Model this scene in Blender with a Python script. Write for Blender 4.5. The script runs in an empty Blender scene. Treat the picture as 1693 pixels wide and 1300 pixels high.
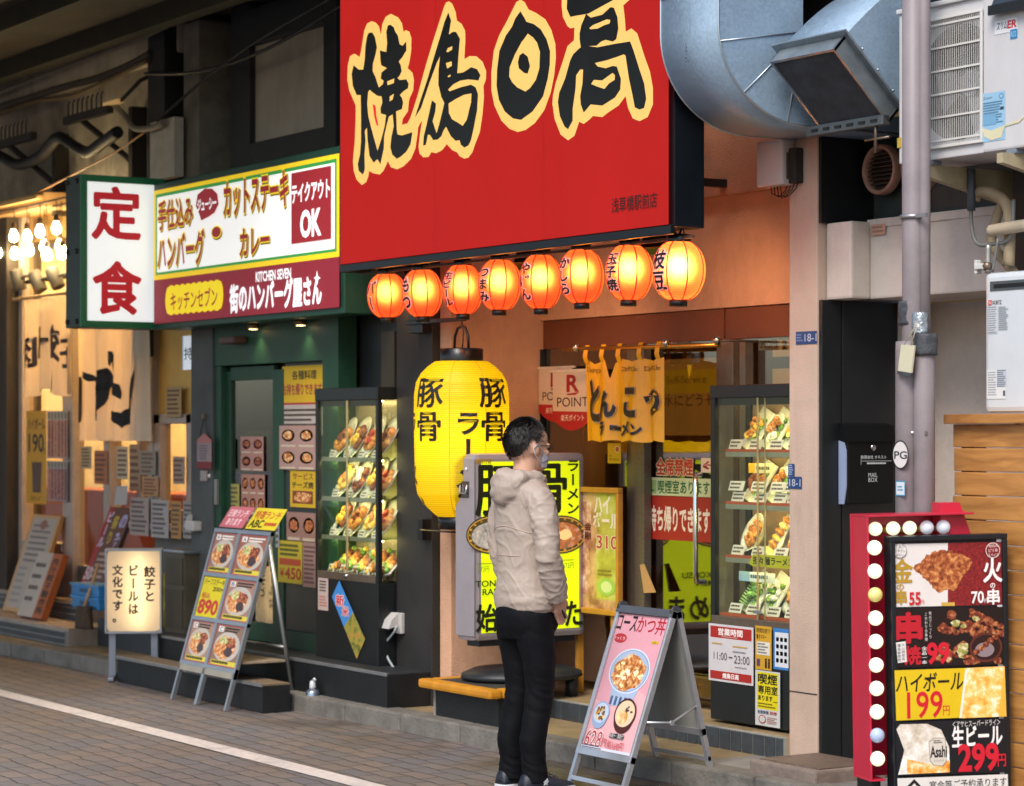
import bpy, bmesh, math, random
from mathutils import Vector as V, Matrix, noise, geometry
random.seed(7)
R = math.radians
SC = bpy.context.scene
COL = SC.collection
# ---------------------------------------------------------------- camera
F, CX, HY, CH, TH = 4000.0, 846.5, 715.0, 1.65, R(32.5)
ct, st = math.cos(TH), math.sin(TH)
cd = bpy.data.cameras.new('camera'); cam = bpy.data.objects.new('camera', cd); COL.objects.link(cam)
cam.location = (0, 0, CH); cam.rotation_euler = (R(90), 0, R(57.5))
cd.sensor_width = 36; cd.lens = 36 * F / 1693; cd.shift_y = 65 / 1693; cd.clip_end = 400; cd.clip_start = .2
cd.dof.use_dof = True; cd.dof.focus_distance = 11.2; cd.dof.aperture_fstop = 3.2
SC.camera = cam
# ---------------------------------------------------------------- world and sun (overcast afternoon)
W = bpy.data.worlds.new('World'); SC.world = W; W.use_nodes = True
nt = W.node_tree; sky = nt.nodes.new('ShaderNodeTexSky'); sky.sky_type = 'NISHITA'; sky.sun_disc = False
SUN_EL, SUN_AZ = R(48), R(-35)     # azimuth measured from -Y towards +X
sky.sun_elevation = SUN_EL; sky.sun_rotation = R(145); sky.air_density = 1.0; sky.dust_density = 2.0
nt.links.new(sky.outputs[0], nt.nodes['Background'].inputs[0]); nt.nodes['Background'].inputs[1].default_value = .15
sl = bpy.data.lights.new('sun', 'SUN'); sl.energy = 2.0; sl.angle = R(25); sl.color = (1, .95, .88)
so = bpy.data.objects.new('sun', sl); COL.objects.link(so); so.location = (6, -8, 12)
so.rotation_euler = (R(42), 0, R(35))
SC.view_settings.view_transform = 'Standard'; SC.view_settings.look = 'None'
SC.view_settings.exposure = 0.6; SC.view_settings.gamma = 1
SC.render.engine = 'CYCLES'; SC.cycles.use_denoising = True; SC.cycles.max_bounces = 8; SC.cycles.transparent_max_bounces = 16
SC.cycles.sample_clamp_indirect = 6; SC.cycles.caustics_reflective = False; SC.cycles.caustics_refractive = False
# ---------------------------------------------------------------- helpers: photo geometry on real planes
def ray(px):
    u = (px - CX) / F
    return -ct + u * st, st + u * ct
def onY(px, py, Y):
    dx, dy = ray(px); Z = Y / dy
    return V((dx * Z, Y, CH + (HY - py) / F * Z))
def onX(px, py, X):
    dx, dy = ray(px); Z = X / dx
    return V((X, dy * Z, CH + (HY - py) / F * Z))
def onZ(px, py, z):
    dx, dy = ray(px); Z = F * (CH - z) / (py - HY)
    return V((dx * Z, dy * Z, z))
def atD(px, py, Z):
    dx, dy = ray(px)
    return V((dx * Z, dy * Z, CH + (HY - py) / F * Z))
def proj(p):
    p = V(p); fz = -ct * p.x + st * p.y; rx = st * p.x + ct * p.y
    return (CX + F * rx / fz, HY - F * (p.z - CH) / fz)
# ---------------------------------------------------------------- materials
def lin(c):
    if isinstance(c, str):
        c = c.lstrip('#'); c = [int(c[i:i + 2], 16) / 255 for i in (0, 2, 4)]
    return tuple((x / 12.92 if x <= .04045 else ((x + .055) / 1.055) ** 2.4) for x in c[:3])
MATS = {}
def mat(key, col, rough=.6, metal=0, na=.12, ns=6, bump=0, bs=60, emit=None, es=0, spec=.5, dirt=0, streak=0, coat=0, ramp=None):
    if key in MATS: return MATS[key]
    m = bpy.data.materials.new(key); m.use_nodes = True; MATS[key] = m
    n, l = m.node_tree.nodes, m.node_tree.links; p = n['Principled BSDF']
    c = lin(col); p.inputs['Base Color'].default_value = (*c, 1); p.inputs['Roughness'].default_value = rough
    p.inputs['Metallic'].default_value = metal; p.inputs['Specular IOR Level'].default_value = spec
    if coat: p.inputs['Coat Weight'].default_value = coat; p.inputs['Coat Roughness'].default_value = .1
    tc = n.new('ShaderNodeTexCoord')
    if na or ramp:
        a = n.new('ShaderNodeTexNoise'); a.inputs['Scale'].default_value = ns; a.inputs['Detail'].default_value = 6; a.inputs['Roughness'].default_value = .65
        l.new(tc.outputs['Object'], a.inputs['Vector'])
        cr = n.new('ShaderNodeValToRGB'); l.new(a.outputs['Fac'], cr.inputs[0])
        if ramp:
            els = cr.color_ramp.elements
            while len(els) < len(ramp): els.new(.5)
            for e, (pos, cc) in zip(els, ramp): e.position = pos; e.color = (*lin(cc), 1)
        else:
            e = cr.color_ramp.elements; e[0].position = .3; e[1].position = .7
            e[0].color = (*[x * (1 - na) for x in c], 1); e[1].color = (*[min(1, x * (1 + na)) for x in c], 1)
        out = cr.outputs[0]
        if dirt:
            b = n.new('ShaderNodeTexNoise'); b.inputs['Scale'].default_value = 2.3; b.inputs['Detail'].default_value = 9; b.inputs['Roughness'].default_value = .75
            mp = n.new('ShaderNodeMapping'); mp.inputs['Scale'].default_value = (1, 1, .25 if streak else 1)
            l.new(tc.outputs['Object'], mp.inputs[0]); l.new(mp.outputs[0], b.inputs['Vector'])
            dr = n.new('ShaderNodeValToRGB'); dr.color_ramp.elements[0].position = .5; dr.color_ramp.elements[1].position = .72
            dr.color_ramp.elements[0].color = (0, 0, 0, 1); dr.color_ramp.elements[1].color = (dirt, dirt, dirt, 1)
            l.new(b.outputs['Fac'], dr.inputs[0])
            mx = n.new('ShaderNodeMix'); mx.data_type = 'RGBA'; l.new(dr.outputs[0], mx.inputs[0]); l.new(out, mx.inputs[6]); mx.inputs[7].default_value = (*[x * .25 for x in c], 1)
            out = mx.outputs[2]
        l.new(out, p.inputs['Base Color'])
        if emit is True: l.new(out, p.inputs['Emission Color'])
        rr = n.new('ShaderNodeMapRange'); rr.inputs[3].default_value = max(.02, rough - .1); rr.inputs[4].default_value = min(1, rough + .12)
        l.new(a.outputs['Fac'], rr.inputs[0]); l.new(rr.outputs[0], p.inputs['Roughness'])
    if bump:
        b = n.new('ShaderNodeTexNoise'); b.inputs['Scale'].default_value = bs; b.inputs['Detail'].default_value = 4
        l.new(tc.outputs['Object'], b.inputs['Vector']); bp = n.new('ShaderNodeBump'); bp.inputs['Strength'].default_value = bump; bp.inputs['Distance'].default_value = .01
        l.new(b.outputs['Fac'], bp.inputs['Height']); l.new(bp.outputs[0], p.inputs['Normal'])
    if es:
        es /= 1.52
        if emit is not True:
            p.inputs['Emission Color'].default_value = (*lin(emit or col), 1)
        p.inputs['Emission Strength'].default_value = es
    return m
def ink(col, es=0, rough=.5):           # printed colour; es > 0: a face that glows, mostly a backlit one
    return mat('print %s %.2f %.2f' % (col, es, rough), col, rough, na=.05, ns=9, emit=col if es else None, es=es, spec=.35)
def glass_mat(key='thin glass', tint='#ffffff', refl=1.0, rough=.02):
    if key in MATS: return MATS[key]
    m = bpy.data.materials.new(key); m.use_nodes = True; MATS[key] = m
    n, l = m.node_tree.nodes, m.node_tree.links; n.remove(n['Principled BSDF'])
    t = n.new('ShaderNodeBsdfTransparent'); t.inputs[0].default_value = (*lin(tint), 1)
    g = n.new('ShaderNodeBsdfGlossy'); g.inputs['Roughness'].default_value = rough
    ge = n.new('ShaderNodeNewGeometry'); dt_ = n.new('ShaderNodeVectorMath'); dt_.operation = 'DOT_PRODUCT'; l.new(ge.outputs['Normal'], dt_.inputs[0]); l.new(ge.outputs['Incoming'], dt_.inputs[1])
    def mth(op, a, b=None):
        k = n.new('ShaderNodeMath'); k.operation = op
        for i, v in enumerate((a, b)):
            if v is None: continue
            if isinstance(v, (int, float)): k.inputs[i].default_value = v
            else: l.new(v, k.inputs[i])
        return k.outputs[0]
    schl = mth('ADD', mth('MULTIPLY', mth('POWER', mth('SUBTRACT', 1.0, mth('ABSOLUTE', dt_.outputs['Value'])), 5.0), .96), .04)
    ml = n.new('ShaderNodeMath'); ml.operation = 'MULTIPLY'; ml.inputs[1].default_value = refl; ml.use_clamp = True
    l.new(schl, ml.inputs[0])
    mx = n.new('ShaderNodeMixShader'); l.new(ml.outputs[0], mx.inputs[0]); l.new(t.outputs[0], mx.inputs[1]); l.new(g.outputs[0], mx.inputs[2])
    l.new(mx.outputs[0], n['Material Output'].inputs[0]); return m
# ---------------------------------------------------------------- mesh builder
WM = {}
class B:
    def __init__(s, frame=None): s.vs = []; s.fs = []; s.fm = []; s.sm = []; s.ms = []; s.f = frame or Matrix()
    def mi(s, m):
        if m not in s.ms: s.ms.append(m)
        return s.ms.index(m)
    def add(s, vs, fs, m, smooth=False):
        o = len(s.vs); s.vs += [s.f @ V(v) for v in vs]; k = s.mi(m)
        for f in fs: s.fs.append([o + i for i in f]); s.fm.append(k); s.sm.append(smooth)
    def box(s, x0, x1, y0, y1, z0, z1, m, bev=0, rot=None):
        x0, x1 = sorted((x0, x1)); y0, y1 = sorted((y0, y1)); z0, z1 = sorted((z0, z1))
        bm = bmesh.new(); bmesh.ops.create_cube(bm, size=1)
        c = V(((x0 + x1) / 2, (y0 + y1) / 2, (z0 + z1) / 2)); d = V((x1 - x0, y1 - y0, z1 - z0))
        for v in bm.verts: v.co = V((v.co.x * d.x, v.co.y * d.y, v.co.z * d.z))
        bev = min(bev, min(d) * .45)
        if bev > 0: bmesh.ops.bevel(bm, geom=bm.edges[:], offset=bev, segments=2, profile=.6, affect='EDGES')
        bm.verts.index_update()
        q = rot or Matrix()
        s.add([c + (q @ v.co) for v in bm.verts], [[v.index for v in f.verts] for f in bm.faces], m); bm.free(); return s
    def prism(s, pts, ext, m, cap=True):
        n = len(pts); ext = V(ext); P = [V(p) for p in pts]; Q = [p + ext for p in P]
        fs = [[i, (i + 1) % n, n + (i + 1) % n, n + i] for i in range(n)]
        if cap:
            for t in geometry.tessellate_polygon([P]): fs += [list(t), [n + i for i in reversed(t)]]
        s.add(P + Q, fs, m); return s
    def tube(s, path, r, m, seg=10, caps=True, flat=1.0):
        P = [V(p) for p in path]; n = len(P); rs = r if isinstance(r, (list, tuple)) else [r] * n
        vs = []; prev = None
        for i, p in enumerate(P):
            d = (P[min(i + 1, n - 1)] - P[max(i - 1, 0)]).normalized()
            if prev is None:
                a = V((0, 0, 1)) if abs(d.z) < .9 else V((1, 0, 0)); x = d.cross(a).normalized()
            else: x = (prev - d * prev.dot(d)).normalized()
            prev = x; y = d.cross(x)
            for k in range(seg):
                t = 2 * math.pi * k / seg; vs.append(p + (x * math.cos(t) + y * math.sin(t) * flat) * rs[i])
        fs = [[i * seg + k, i * seg + (k + 1) % seg, (i + 1) * seg + (k + 1) % seg, (i + 1) * seg + k] for i in range(n - 1) for k in range(seg)]
        s.add(vs, fs, m, True)
        if caps: s.add(vs[:seg], [list(range(seg))[::-1]], m); s.add(vs[-seg:], [list(range(seg))], m)
        return s
    def lathe(s, prof, c, m, seg=32, axis='Z', smooth=True, caps=True):
        c = V(c); vs = []
        for r, h in prof:
            for k in range(seg):
                t = 2 * math.pi * k / seg; a, b = r * math.cos(t), r * math.sin(t)
                vs.append(c + (V((a, b, h)) if axis == 'Z' else V((a, -h, b)) if axis == 'Y' else V((h, a, b))))
        n = len(prof)
        s.add(vs, [[i * seg + k, i * seg + (k + 1) % seg, (i + 1) * seg + (k + 1) % seg, (i + 1) * seg + k] for i in range(n - 1) for k in range(seg)], m, smooth)
        if caps:
            s.add(vs[:seg], [list(range(seg))[::-1]], m); s.add(vs[-seg:], [list(range(seg))], m)
        return s
    def ball(s, c, r, m, sc=(1, 1, 1), seg=16, rings=9):
        pr = []
        vs = [V(c) + V((math.sin(math.pi * i / rings) * math.cos(2 * math.pi * k / seg) * r * sc[0], math.sin(math.pi * i / rings) * math.sin(2 * math.pi * k / seg) * r * sc[1], math.cos(math.pi * i / rings) * r * sc[2])) for i in range(rings + 1) for k in range(seg)]
        s.add(vs, [[i * seg + k, i * seg + (k + 1) % seg, (i + 1) * seg + (k + 1) % seg, (i + 1) * seg + k][::-1] for i in range(rings) for k in range(seg)], m, True); return s
    def loft(s, rings, m, caps=True, smooth=True):
        n = len(rings[0]); vs = [p for r in rings for p in r]
        s.add(vs, [[i * n + k, i * n + (k + 1) % n, (i + 1) * n + (k + 1) % n, (i + 1) * n + k] for i in range(len(rings) - 1) for k in range(n)], m, smooth)
        if caps: s.add(rings[0], [list(range(n))[::-1]], m, smooth); s.add(rings[-1], [list(range(n))], m, smooth)
        return s
    def grid(s, fn, nu, nv, m, smooth=True):
        vs = [fn(i / nu, j / nv) for j in range(nv + 1) for i in range(nu + 1)]
        s.add(vs, [[j * (nu + 1) + i, j * (nu + 1) + i + 1, (j + 1) * (nu + 1) + i + 1, (j + 1) * (nu + 1) + i] for j in range(nv) for i in range(nu)], m, smooth); return s
    def build(s, name, parent=None, **props):
        me = bpy.data.meshes.new(name); inv = WM[parent.name].inverted() if parent else Matrix()
        me.from_pydata([tuple(inv @ v) for v in s.vs], [], s.fs)
        for m in s.ms: me.materials.append(m)
        me.polygons.foreach_set('material_index', s.fm); me.polygons.foreach_set('use_smooth', s.sm)
        bm = bmesh.new(); bm.from_mesh(me); bmesh.ops.remove_doubles(bm, verts=bm.verts, dist=1e-6)
        if not props.pop('open', False): bmesh.ops.recalc_face_normals(bm, faces=bm.faces)
        bm.to_mesh(me); bm.free()
        o = bpy.data.objects.new(name, me); COL.objects.link(o)
        if parent: o.parent = parent; WM[o.name] = WM[parent.name]
        else: WM[o.name] = Matrix()
        for k, v in props.items(): o[k] = v
        return o
def thing(name, label, cat, loc=(0, 0, 0), rz=0, group=None):
    o = bpy.data.objects.new(name, None); COL.objects.link(o); o.location = loc; o.rotation_euler = (0, 0, rz)
    WM[o.name] = Matrix.Translation(V(loc)) @ Matrix.Rotation(rz, 4, 'Z')
    o['label'] = label; o['category'] = cat
    if group: o['group'] = group
    o.empty_display_size = .1
    return o
def solo(o, label, cat, group=None):
    o['label'] = label; o['category'] = cat
    if group: o['group'] = group
    return o
def struct(b, name): return b.build(name, kind='structure')
def dup(root, loc, rz=None, label=None):
    r = root.copy(); COL.objects.link(r); r.location = loc
    if rz is not None: r.rotation_euler = (0, 0, rz)
    if label: r['label'] = label
    WM[r.name] = Matrix.Translation(V(loc)) @ Matrix.Rotation(r.rotation_euler.z, 4, 'Z')
    for ch in list(root.children):
        c = ch.copy(); COL.objects.link(c); c.parent = r
        for g in list(ch.children):
            d = g.copy(); COL.objects.link(d); d.parent = c
    return r
# ---------------------------------------------------------------- lettering and printed faces
TXT = {}
def glyphs(body, off):
    k = (body, off)
    if k not in TXT:
        c = bpy.data.curves.new('t', 'FONT'); c.body = body; c.resolution_u = 3; c.offset = off; c.fill_mode = 'FRONT'
        o = bpy.data.objects.new('t', c); COL.objects.link(o); dg = bpy.context.evaluated_depsgraph_get()
        me = bpy.data.meshes.new_from_object(o.evaluated_get(dg))
        vs = [(v.co.x, v.co.y) for v in me.vertices]; fs = [list(p.vertices) for p in me.polygons]
        bpy.data.objects.remove(o); bpy.data.curves.remove(c); bpy.data.meshes.remove(me)
        xs = [v[0] for v in vs] or [0, 1]; ys = [v[1] for v in vs] or [0, 1]
        TXT[k] = (vs, fs, (min(xs), min(ys), max(xs), max(ys)))
    return TXT[k]
def boldset(body, bold):
    """kana and latin thicken by outline offset; ideographs (whose offset outlines tangle) by overlaid shifted copies"""
    if not bold: vs, fs, _ = glyphs(body, 0.0); return [(0, 0, vs, fs)]
    if not any(ord(k) >= 0x3400 for k in body): vs, fs, _ = glyphs(body, bold); return [(0, 0, vs, fs)]
    vs, fs, _ = glyphs(body, 0.0); r = bold * .9; n = 8 if bold > .025 else 4
    return [(r * math.cos(2 * math.pi * i / n + .4), r * math.sin(2 * math.pi * i / n + .4), vs, fs) for i in range(n)] + ([(0, 0, vs, fs)] if n == 8 else [])
class Art:
    """a printed face: fractions (0..1) of width and height on a real plane, layers stacked half a millimetre apart"""
    def __init__(s, O, Rt, Up, w, h, es=0, step=.0002, b=None, lift=.001):
        s.O = V(O); s.R = V(Rt).normalized(); s.U = V(Up).normalized(); s.N = s.R.cross(s.U); s.w = w; s.h = h; s.es = es; s.d = lift; s.step = step; s.b = b or B(); s.rough = .5
    def P(s, u, v, d=None): return s.O + s.R * (u * s.w) + s.U * (v * s.h) + s.N * (s.d if d is None else d)
    def px(s, x, y):
        dx, dy = ray(x); D = V((dx, dy, (HY - y) / F)); C = V((0, 0, CH)); t = (s.O - C).dot(s.N) / D.dot(s.N); Q = C + D * t - s.O
        return (Q.dot(s.R) / s.w, Q.dot(s.U) / s.h)
    def col(s, c): return c if not isinstance(c, str) else ink(c, s.es, s.rough)
    def poly(s, pts, c, keep=False):
        if not keep: s.d += s.step
        P = [s.P(*p) for p in pts]
        s.b.add(P, [list(t) for t in geometry.tessellate_polygon([[V((p[0] * s.w, p[1] * s.h, 0)) for p in pts]])], s.col(c)); return s
    def blob(s, pts, c): s.d += .00003; return s.poly(pts, c, True)
    def eblob(s, *a, **k): s.d += .00003; return s.ell(*a, keep=True, **k)
    def rect(s, u0, v0, u1, v1, c, keep=False): return s.poly([(u0, v0), (u1, v0), (u1, v1), (u0, v1)], c, keep)
    def ell(s, cx, cy, rx, ry, c, seg=28, keep=False, jit=0):
        return s.poly([(cx + rx * (1 + random.uniform(-jit, jit)) * math.cos(2 * math.pi * i / seg), cy + ry * (1 + random.uniform(-jit, jit)) * math.sin(2 * math.pi * i / seg)) for i in range(seg)], c, keep)
    def frame(s, w, c, wv=None):
        wv = wv or w * s.w / s.h; s.d += s.step
        for q in ((0, 0, 1, wv), (0, 1 - wv, 1, 1), (0, wv, w, 1 - wv), (1 - w, wv, 1, 1 - wv)): s.rect(*q, c, True)
        return s
    def text(s, body, u0, v0, u1, v1, c, bold=.02, vert=False, out=None, ob=.05, slant=0, keep=False):
        if out: s.text(body, u0, v0, u1, v1, out, bold + ob, vert, None, 0, slant)
        if not keep: s.d += s.step
        items = []
        if vert:
            n = len(body); hh = (v1 - v0) / n
            for i, ch in enumerate(body): items.append((ch, u0, v1 - (i + 1) * hh + hh * .04, u1, v1 - i * hh - hh * .04))
        else: items.append((body, u0, v0, u1, v1))
        for ch, a0, b0, a1, b1 in items:
            if ch in ' 　': continue
            vs, fs, bb = glyphs(ch, 0.0)
            if not fs: continue
            rotv = vert and ch in 'ー～'
            def mp(x, y):
                if rotv: x, y = .5 + (y - .384), .38 - (x - .5)
                if vert: u = a0 + x * (a1 - a0); v = b0 + (y + .12) * (b1 - b0)
                else:
                    u = a0 + (x - bb[0]) / max(1e-6, bb[2] - bb[0]) * (a1 - a0); v = b0 + (y - bb[1]) / max(1e-6, bb[3] - bb[1]) * (b1 - b0)
                return u + slant * (v - b0) * s.h / s.w, v
            for dx, dy, vv, ff in boldset(ch, bold):
                s.b.add([s.P(*mp(x + dx, y + dy)) for x, y in vv], ff, s.col(c)); s.d += .00004
        return s
    def tpx(s, body, x0, y0, x1, y1, c, bold=.02, **k):
        xm, ym = (x0 + x1) / 2, (y0 + y1) / 2
        return s.text(body, s.px(x0, ym)[0], s.px(xm, y1)[1], s.px(x1, ym)[0], s.px(xm, y0)[1], c, bold, **k)
    def greek(s, u0, v0, u1, v1, n, c, fill=.55, jit=.3):
        s.d += s.step
        for i in range(n):
            vv = v1 - (i + .75) * (v1 - v0) / n; hh = (v1 - v0) / n * fill; u = u0; end = u1 - random.random() * jit * (u1 - u0)
            while u < end:
                ww = min(random.uniform(.6, 1.8) * hh * s.h / s.w, end - u); s.rect(u, vv, u + ww * .85, vv + hh, c, True); u += ww
        return s
    def ppx(s, pts, c, ox=0, oy=0, sc=1, keep=False): return s.poly([s.px(ox + x * sc, oy + y * sc) for x, y in pts], c, keep)
    def build(s, name, parent=None, **k): return s.b.build(name, parent, open=True, **k)
def artY(x0, x1, yt, yb, Y, es=0, **k):
    """face on plane Y looking at the street; yt, yb measured at x0"""
    p = onY(x0, yb, Y); q = onY(x1, yb, Y); t = onY(x0, yt, Y)
    return Art(p, (1, 0, 0), (0, 0, 1), q.x - p.x, t.z - p.z, es, **k)
def artX(x0, x1, yt, yb, X, es=0, **k):
    p = onX(x0, yb, X); q = onX(x1, yb, X); t = onX(x0, yt, X)
    return Art(p, (0, 1, 0), (0, 0, 1), q.y - p.y, t.z - p.z, es, **k)
def smat(f): return f
# ================================================================ SETTING
asph = None
def paving():
    m = bpy.data.materials.new('brick paving'); m.use_nodes = True; n, l = m.node_tree.nodes, m.node_tree.links; p = n['Principled BSDF']
    tc = n.new('ShaderNodeTexCoord'); mp = n.new('ShaderNodeMapping'); mp.inputs['Rotation'].default_value = (0, 0, R(2)); l.new(tc.outputs['Object'], mp.inputs[0])
    wv = n.new('ShaderNodeTexNoise'); wv.inputs['Scale'].default_value = 7; l.new(mp.outputs[0], wv.inputs['Vector'])
    ad = n.new('ShaderNodeVectorMath'); ad.operation = 'MULTIPLY_ADD'; ad.inputs[1].default_value = (.05, .05, 0); l.new(wv.outputs['Color'], ad.inputs[0]); l.new(mp.outputs[0], ad.inputs[2])
    br = n.new('ShaderNodeTexBrick'); l.new(ad.outputs[0], br.inputs['Vector']); br.inputs['Scale'].default_value = 1
    br.inputs['Brick Width'].default_value = .225; br.inputs['Row Height'].default_value = .112; br.inputs['Mortar Size'].default_value = .006; br.inputs['Mortar Smooth'].default_value = .4
    br.inputs['Color1'].default_value = (*lin('#a5968b'), 1); br.inputs['Color2'].default_value = (*lin('#8b8a8d'), 1); br.inputs['Mortar'].default_value = (*lin('#55514e'), 1); br.inputs['Bias'].default_value = -.1
    a = n.new('ShaderNodeTexNoise'); a.inputs['Scale'].default_value = 1.1; a.inputs['Detail'].default_value = 8; l.new(tc.outputs['Object'], a.inputs['Vector'])
    cr = n.new('ShaderNodeValToRGB'); cr.color_ramp.elements[0].position = .32; cr.color_ramp.elements[1].position = .68
    cr.color_ramp.elements[0].color = (*lin('#a69e98'), 1); cr.color_ramp.elements[1].color = (*lin('#b0b4bd'), 1); l.new(a.outputs['Fac'], cr.inputs[0])
    mx = n.new('ShaderNodeMix'); mx.data_type = 'RGBA'; mx.blend_type = 'MULTIPLY'; mx.inputs[0].default_value = .9; l.new(br.outputs[0], mx.inputs[6]); l.new(cr.outputs[0], mx.inputs[7])
    f = n.new('ShaderNodeTexNoise'); f.inputs['Scale'].default_value = 60; f.inputs['Detail'].default_value = 6; l.new(tc.outputs['Object'], f.inputs['Vector'])
    g = n.new('ShaderNodeMix'); g.data_type = 'RGBA'; g.blend_type = 'OVERLAY'; g.inputs[0].default_value = .45; l.new(mx.outputs[2], g.inputs[6]); l.new(f.outputs['Color'], g.inputs[7])
    # damp gutter strip: darker and glossier where water lies against the kerb
    sx = n.new('ShaderNodeSeparateXYZ'); l.new(tc.outputs['Object'], sx.inputs[0])
    mr = n.new('ShaderNodeMapRange'); mr.inputs[1].default_value = 6.05; mr.inputs[2].default_value = 6.6; l.new(sx.outputs['Y'], mr.inputs[0])
    mn = n.new('ShaderNodeMath'); mn.operation = 'MULTIPLY'; l.new(mr.outputs[0], mn.inputs[0])
    w = n.new('ShaderNodeTexNoise'); w.inputs['Scale'].default_value = 1.6; w.inputs['Detail'].default_value = 5; l.new(tc.outputs['Object'], w.inputs['Vector'])
    wr = n.new('ShaderNodeMapRange'); wr.inputs[1].default_value = .4; wr.inputs[2].default_value = .6; l.new(w.outputs['Fac'], wr.inputs[0]); l.new(wr.outputs[0], mn.inputs[1])
    dk = n.new('ShaderNodeMix'); dk.data_type = 'RGBA'; l.new(mn.outputs[0], dk.inputs[0]); l.new(g.outputs[2], dk.inputs[6]); dk.inputs[7].default_value = (*lin('#4c4035'), 1)
    l.new(dk.outputs[2], p.inputs['Base Color'])
    ro = n.new('ShaderNodeMapRange'); ro.inputs[3].default_value = .62; ro.inputs[4].default_value = .22; l.new(mn.outputs[0], ro.inputs[0]); l.new(ro.outputs[0], p.inputs['Roughness'])
    bp = n.new('ShaderNodeBump'); bp.inputs['Strength'].default_value = .8; bp.inputs['Distance'].default_value = .006; bp.invert = True
    l.new(br.outputs['Fac'], bp.inputs['Height']); l.new(bp.outputs[0], p.inputs['Normal']); return m
pave = paving()
b = B(); b.add([(-90, -40, 0), (40, -40, 0), (40, 40, 0), (-90, 40, 0)], [[0, 1, 2, 3]], pave); struct(b, 'road')
linep = mat('road paint', '#cdc2ba', .6, na=.18, ns=25, dirt=.55)
b = B(); b.add([(-60, 5.425, .004), (10, 5.425, .004), (10, 5.56, .004), (-60, 5.56, .004)], [[0, 1, 2, 3]], linep); struct(b, 'road_marking')
def yk(X): return 6.69 + .037 * (X + 10.6)
conc = mat('kerb concrete', '#6e6a63', .7, na=.3, ns=7, bump=.4, bs=60, dirt=.8)
b = B()
x = -26.0
while x < -3:
    x1 = x + .6; y0, y1 = yk(x + .3), yk(x + .3) + .16
    b.box(x + .004, x1 - .004, y0, y1, -.05, .1, conc, .012, Matrix.Rotation(math.atan(.037), 4, 'Z')); x = x1
struct(b, 'kerb')
tread = mat('entrance slab', '#94805f', .45, na=.2, ns=5, bump=.12, bs=50, dirt=.5)
cem = mat('pavement cement', '#7f7b77', .7, na=.25, ns=4, bump=.3, bs=40, dirt=.6)
b = B(); b.add([(-30, yk(-30) + .155, .094), (-9.2, yk(-9.2) + .155, .094), (-9.2, 7.7, .094), (-30, 7.7, .094)], [[0, 1, 2, 3]], tread)
b.add([(-9.2, yk(-9.2) + .155, .094), (-2, yk(-2) + .155, .094), (-2, 9, .094), (-9.2, 9, .094)], [[0, 1, 2, 3]], cem); struct(b, 'pavement')
# raised tiled entrance of the ramen shop
tile = mat('dark step tile', '#3c4247', .35, na=.25, ns=14, bump=.1, bs=80)
grout = mat('tile grout', '#8d8d86', .8, na=.2)
def tiles(b, x0, x1, y, z0, z1, w, h):
    b.box(x0, x1, y + .006, y + .03, z0, z1, grout)
    x = x0
    while x < x1 - .02:
        z = z0
        while z < z1 - .01:
            b.box(x + .004, min(x + w, x1) - .004, y, y + .012, z + .003, min(z + h, z1) - .004, tile, .003); z += h
        x += w
b = B(); b.box(-11.7, -8.99, 7.29, 7.9, .09, .2, tread, .004); tiles(b, -11.7, -9.0, 7.26, .094, .197, .088, .11); struct(b, 'entrance_floor')
# dumpling shop's two tiled ledges
ledge = mat('ledge stone', '#9a8a7c', .5, na=.18, ns=7, bump=.1, bs=70, dirt=.4)
b = B(); b.box(-26, -16.55, 6.72, 7.3, .06, .225, ledge, .006); tiles(b, -22, -16.56, 6.695, .06, .205, .05, .047)
b.box(-26, -17.0, 7.06, 7.4, .22, .37, ledge, .006); tiles(b, -22, -17.0, 7.035, .226, .35, .05, .047)
b.box(-16.55, -15.0, 6.95, 7.5, .09, .29, mat('dark doorstep', '#33363a', .6, dirt=.5), .006)
struct(b, 'shop_floor')
# ================================================================ RAILWAY VIADUCT over the left-hand shops
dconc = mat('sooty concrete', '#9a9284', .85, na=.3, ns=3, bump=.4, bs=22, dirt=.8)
dark = mat('black steel', '#17191a', .5, na=.3, ns=5)
via = thing('railway_viaduct', 'dark concrete railway viaduct roofing over the shops at upper left', 'viaduct', (-20, 7.3, 0))
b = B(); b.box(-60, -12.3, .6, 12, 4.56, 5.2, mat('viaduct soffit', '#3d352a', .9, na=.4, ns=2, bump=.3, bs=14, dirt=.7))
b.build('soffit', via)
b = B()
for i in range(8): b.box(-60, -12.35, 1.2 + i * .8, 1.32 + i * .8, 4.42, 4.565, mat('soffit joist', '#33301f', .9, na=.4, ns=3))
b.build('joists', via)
b = B(); b.box(-45, -15.62, 7.32, 7.7, 3.2, 4.57, dconc); b.box(-45, -15.7, 7.2, 7.33, 4.34, 4.55, mat('grey beam', '#b0a898', .8, na=.25, ns=3, dirt=.7, streak=1), .02)
b.box(-15.62, -11.8, 7.5, 7.8, 2.3, 4.57, dark)
b.build('wall', via)
b = B(); b.box(-16.0, -15.72, 7.1, 7.45, 2.9, 4.56, dark, .01); b.box(-15.5, -15.25, 7.15, 7.5, 3.3, 4.5, mat('dim post', '#6b675c', .8, na=.3, ns=4, dirt=.6), .01); b.build('column', via)
b = B(); p0 = onY(248, 300, 7.05); p1 = onY(288, 205, 7.05); b.box(p0.x, p1.x, 7.05, 7.12, p0.z, p1.z + .05, mat('pale post', '#b5ae9f', .8, na=.2, dirt=.5)); b.build('post', via)
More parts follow.
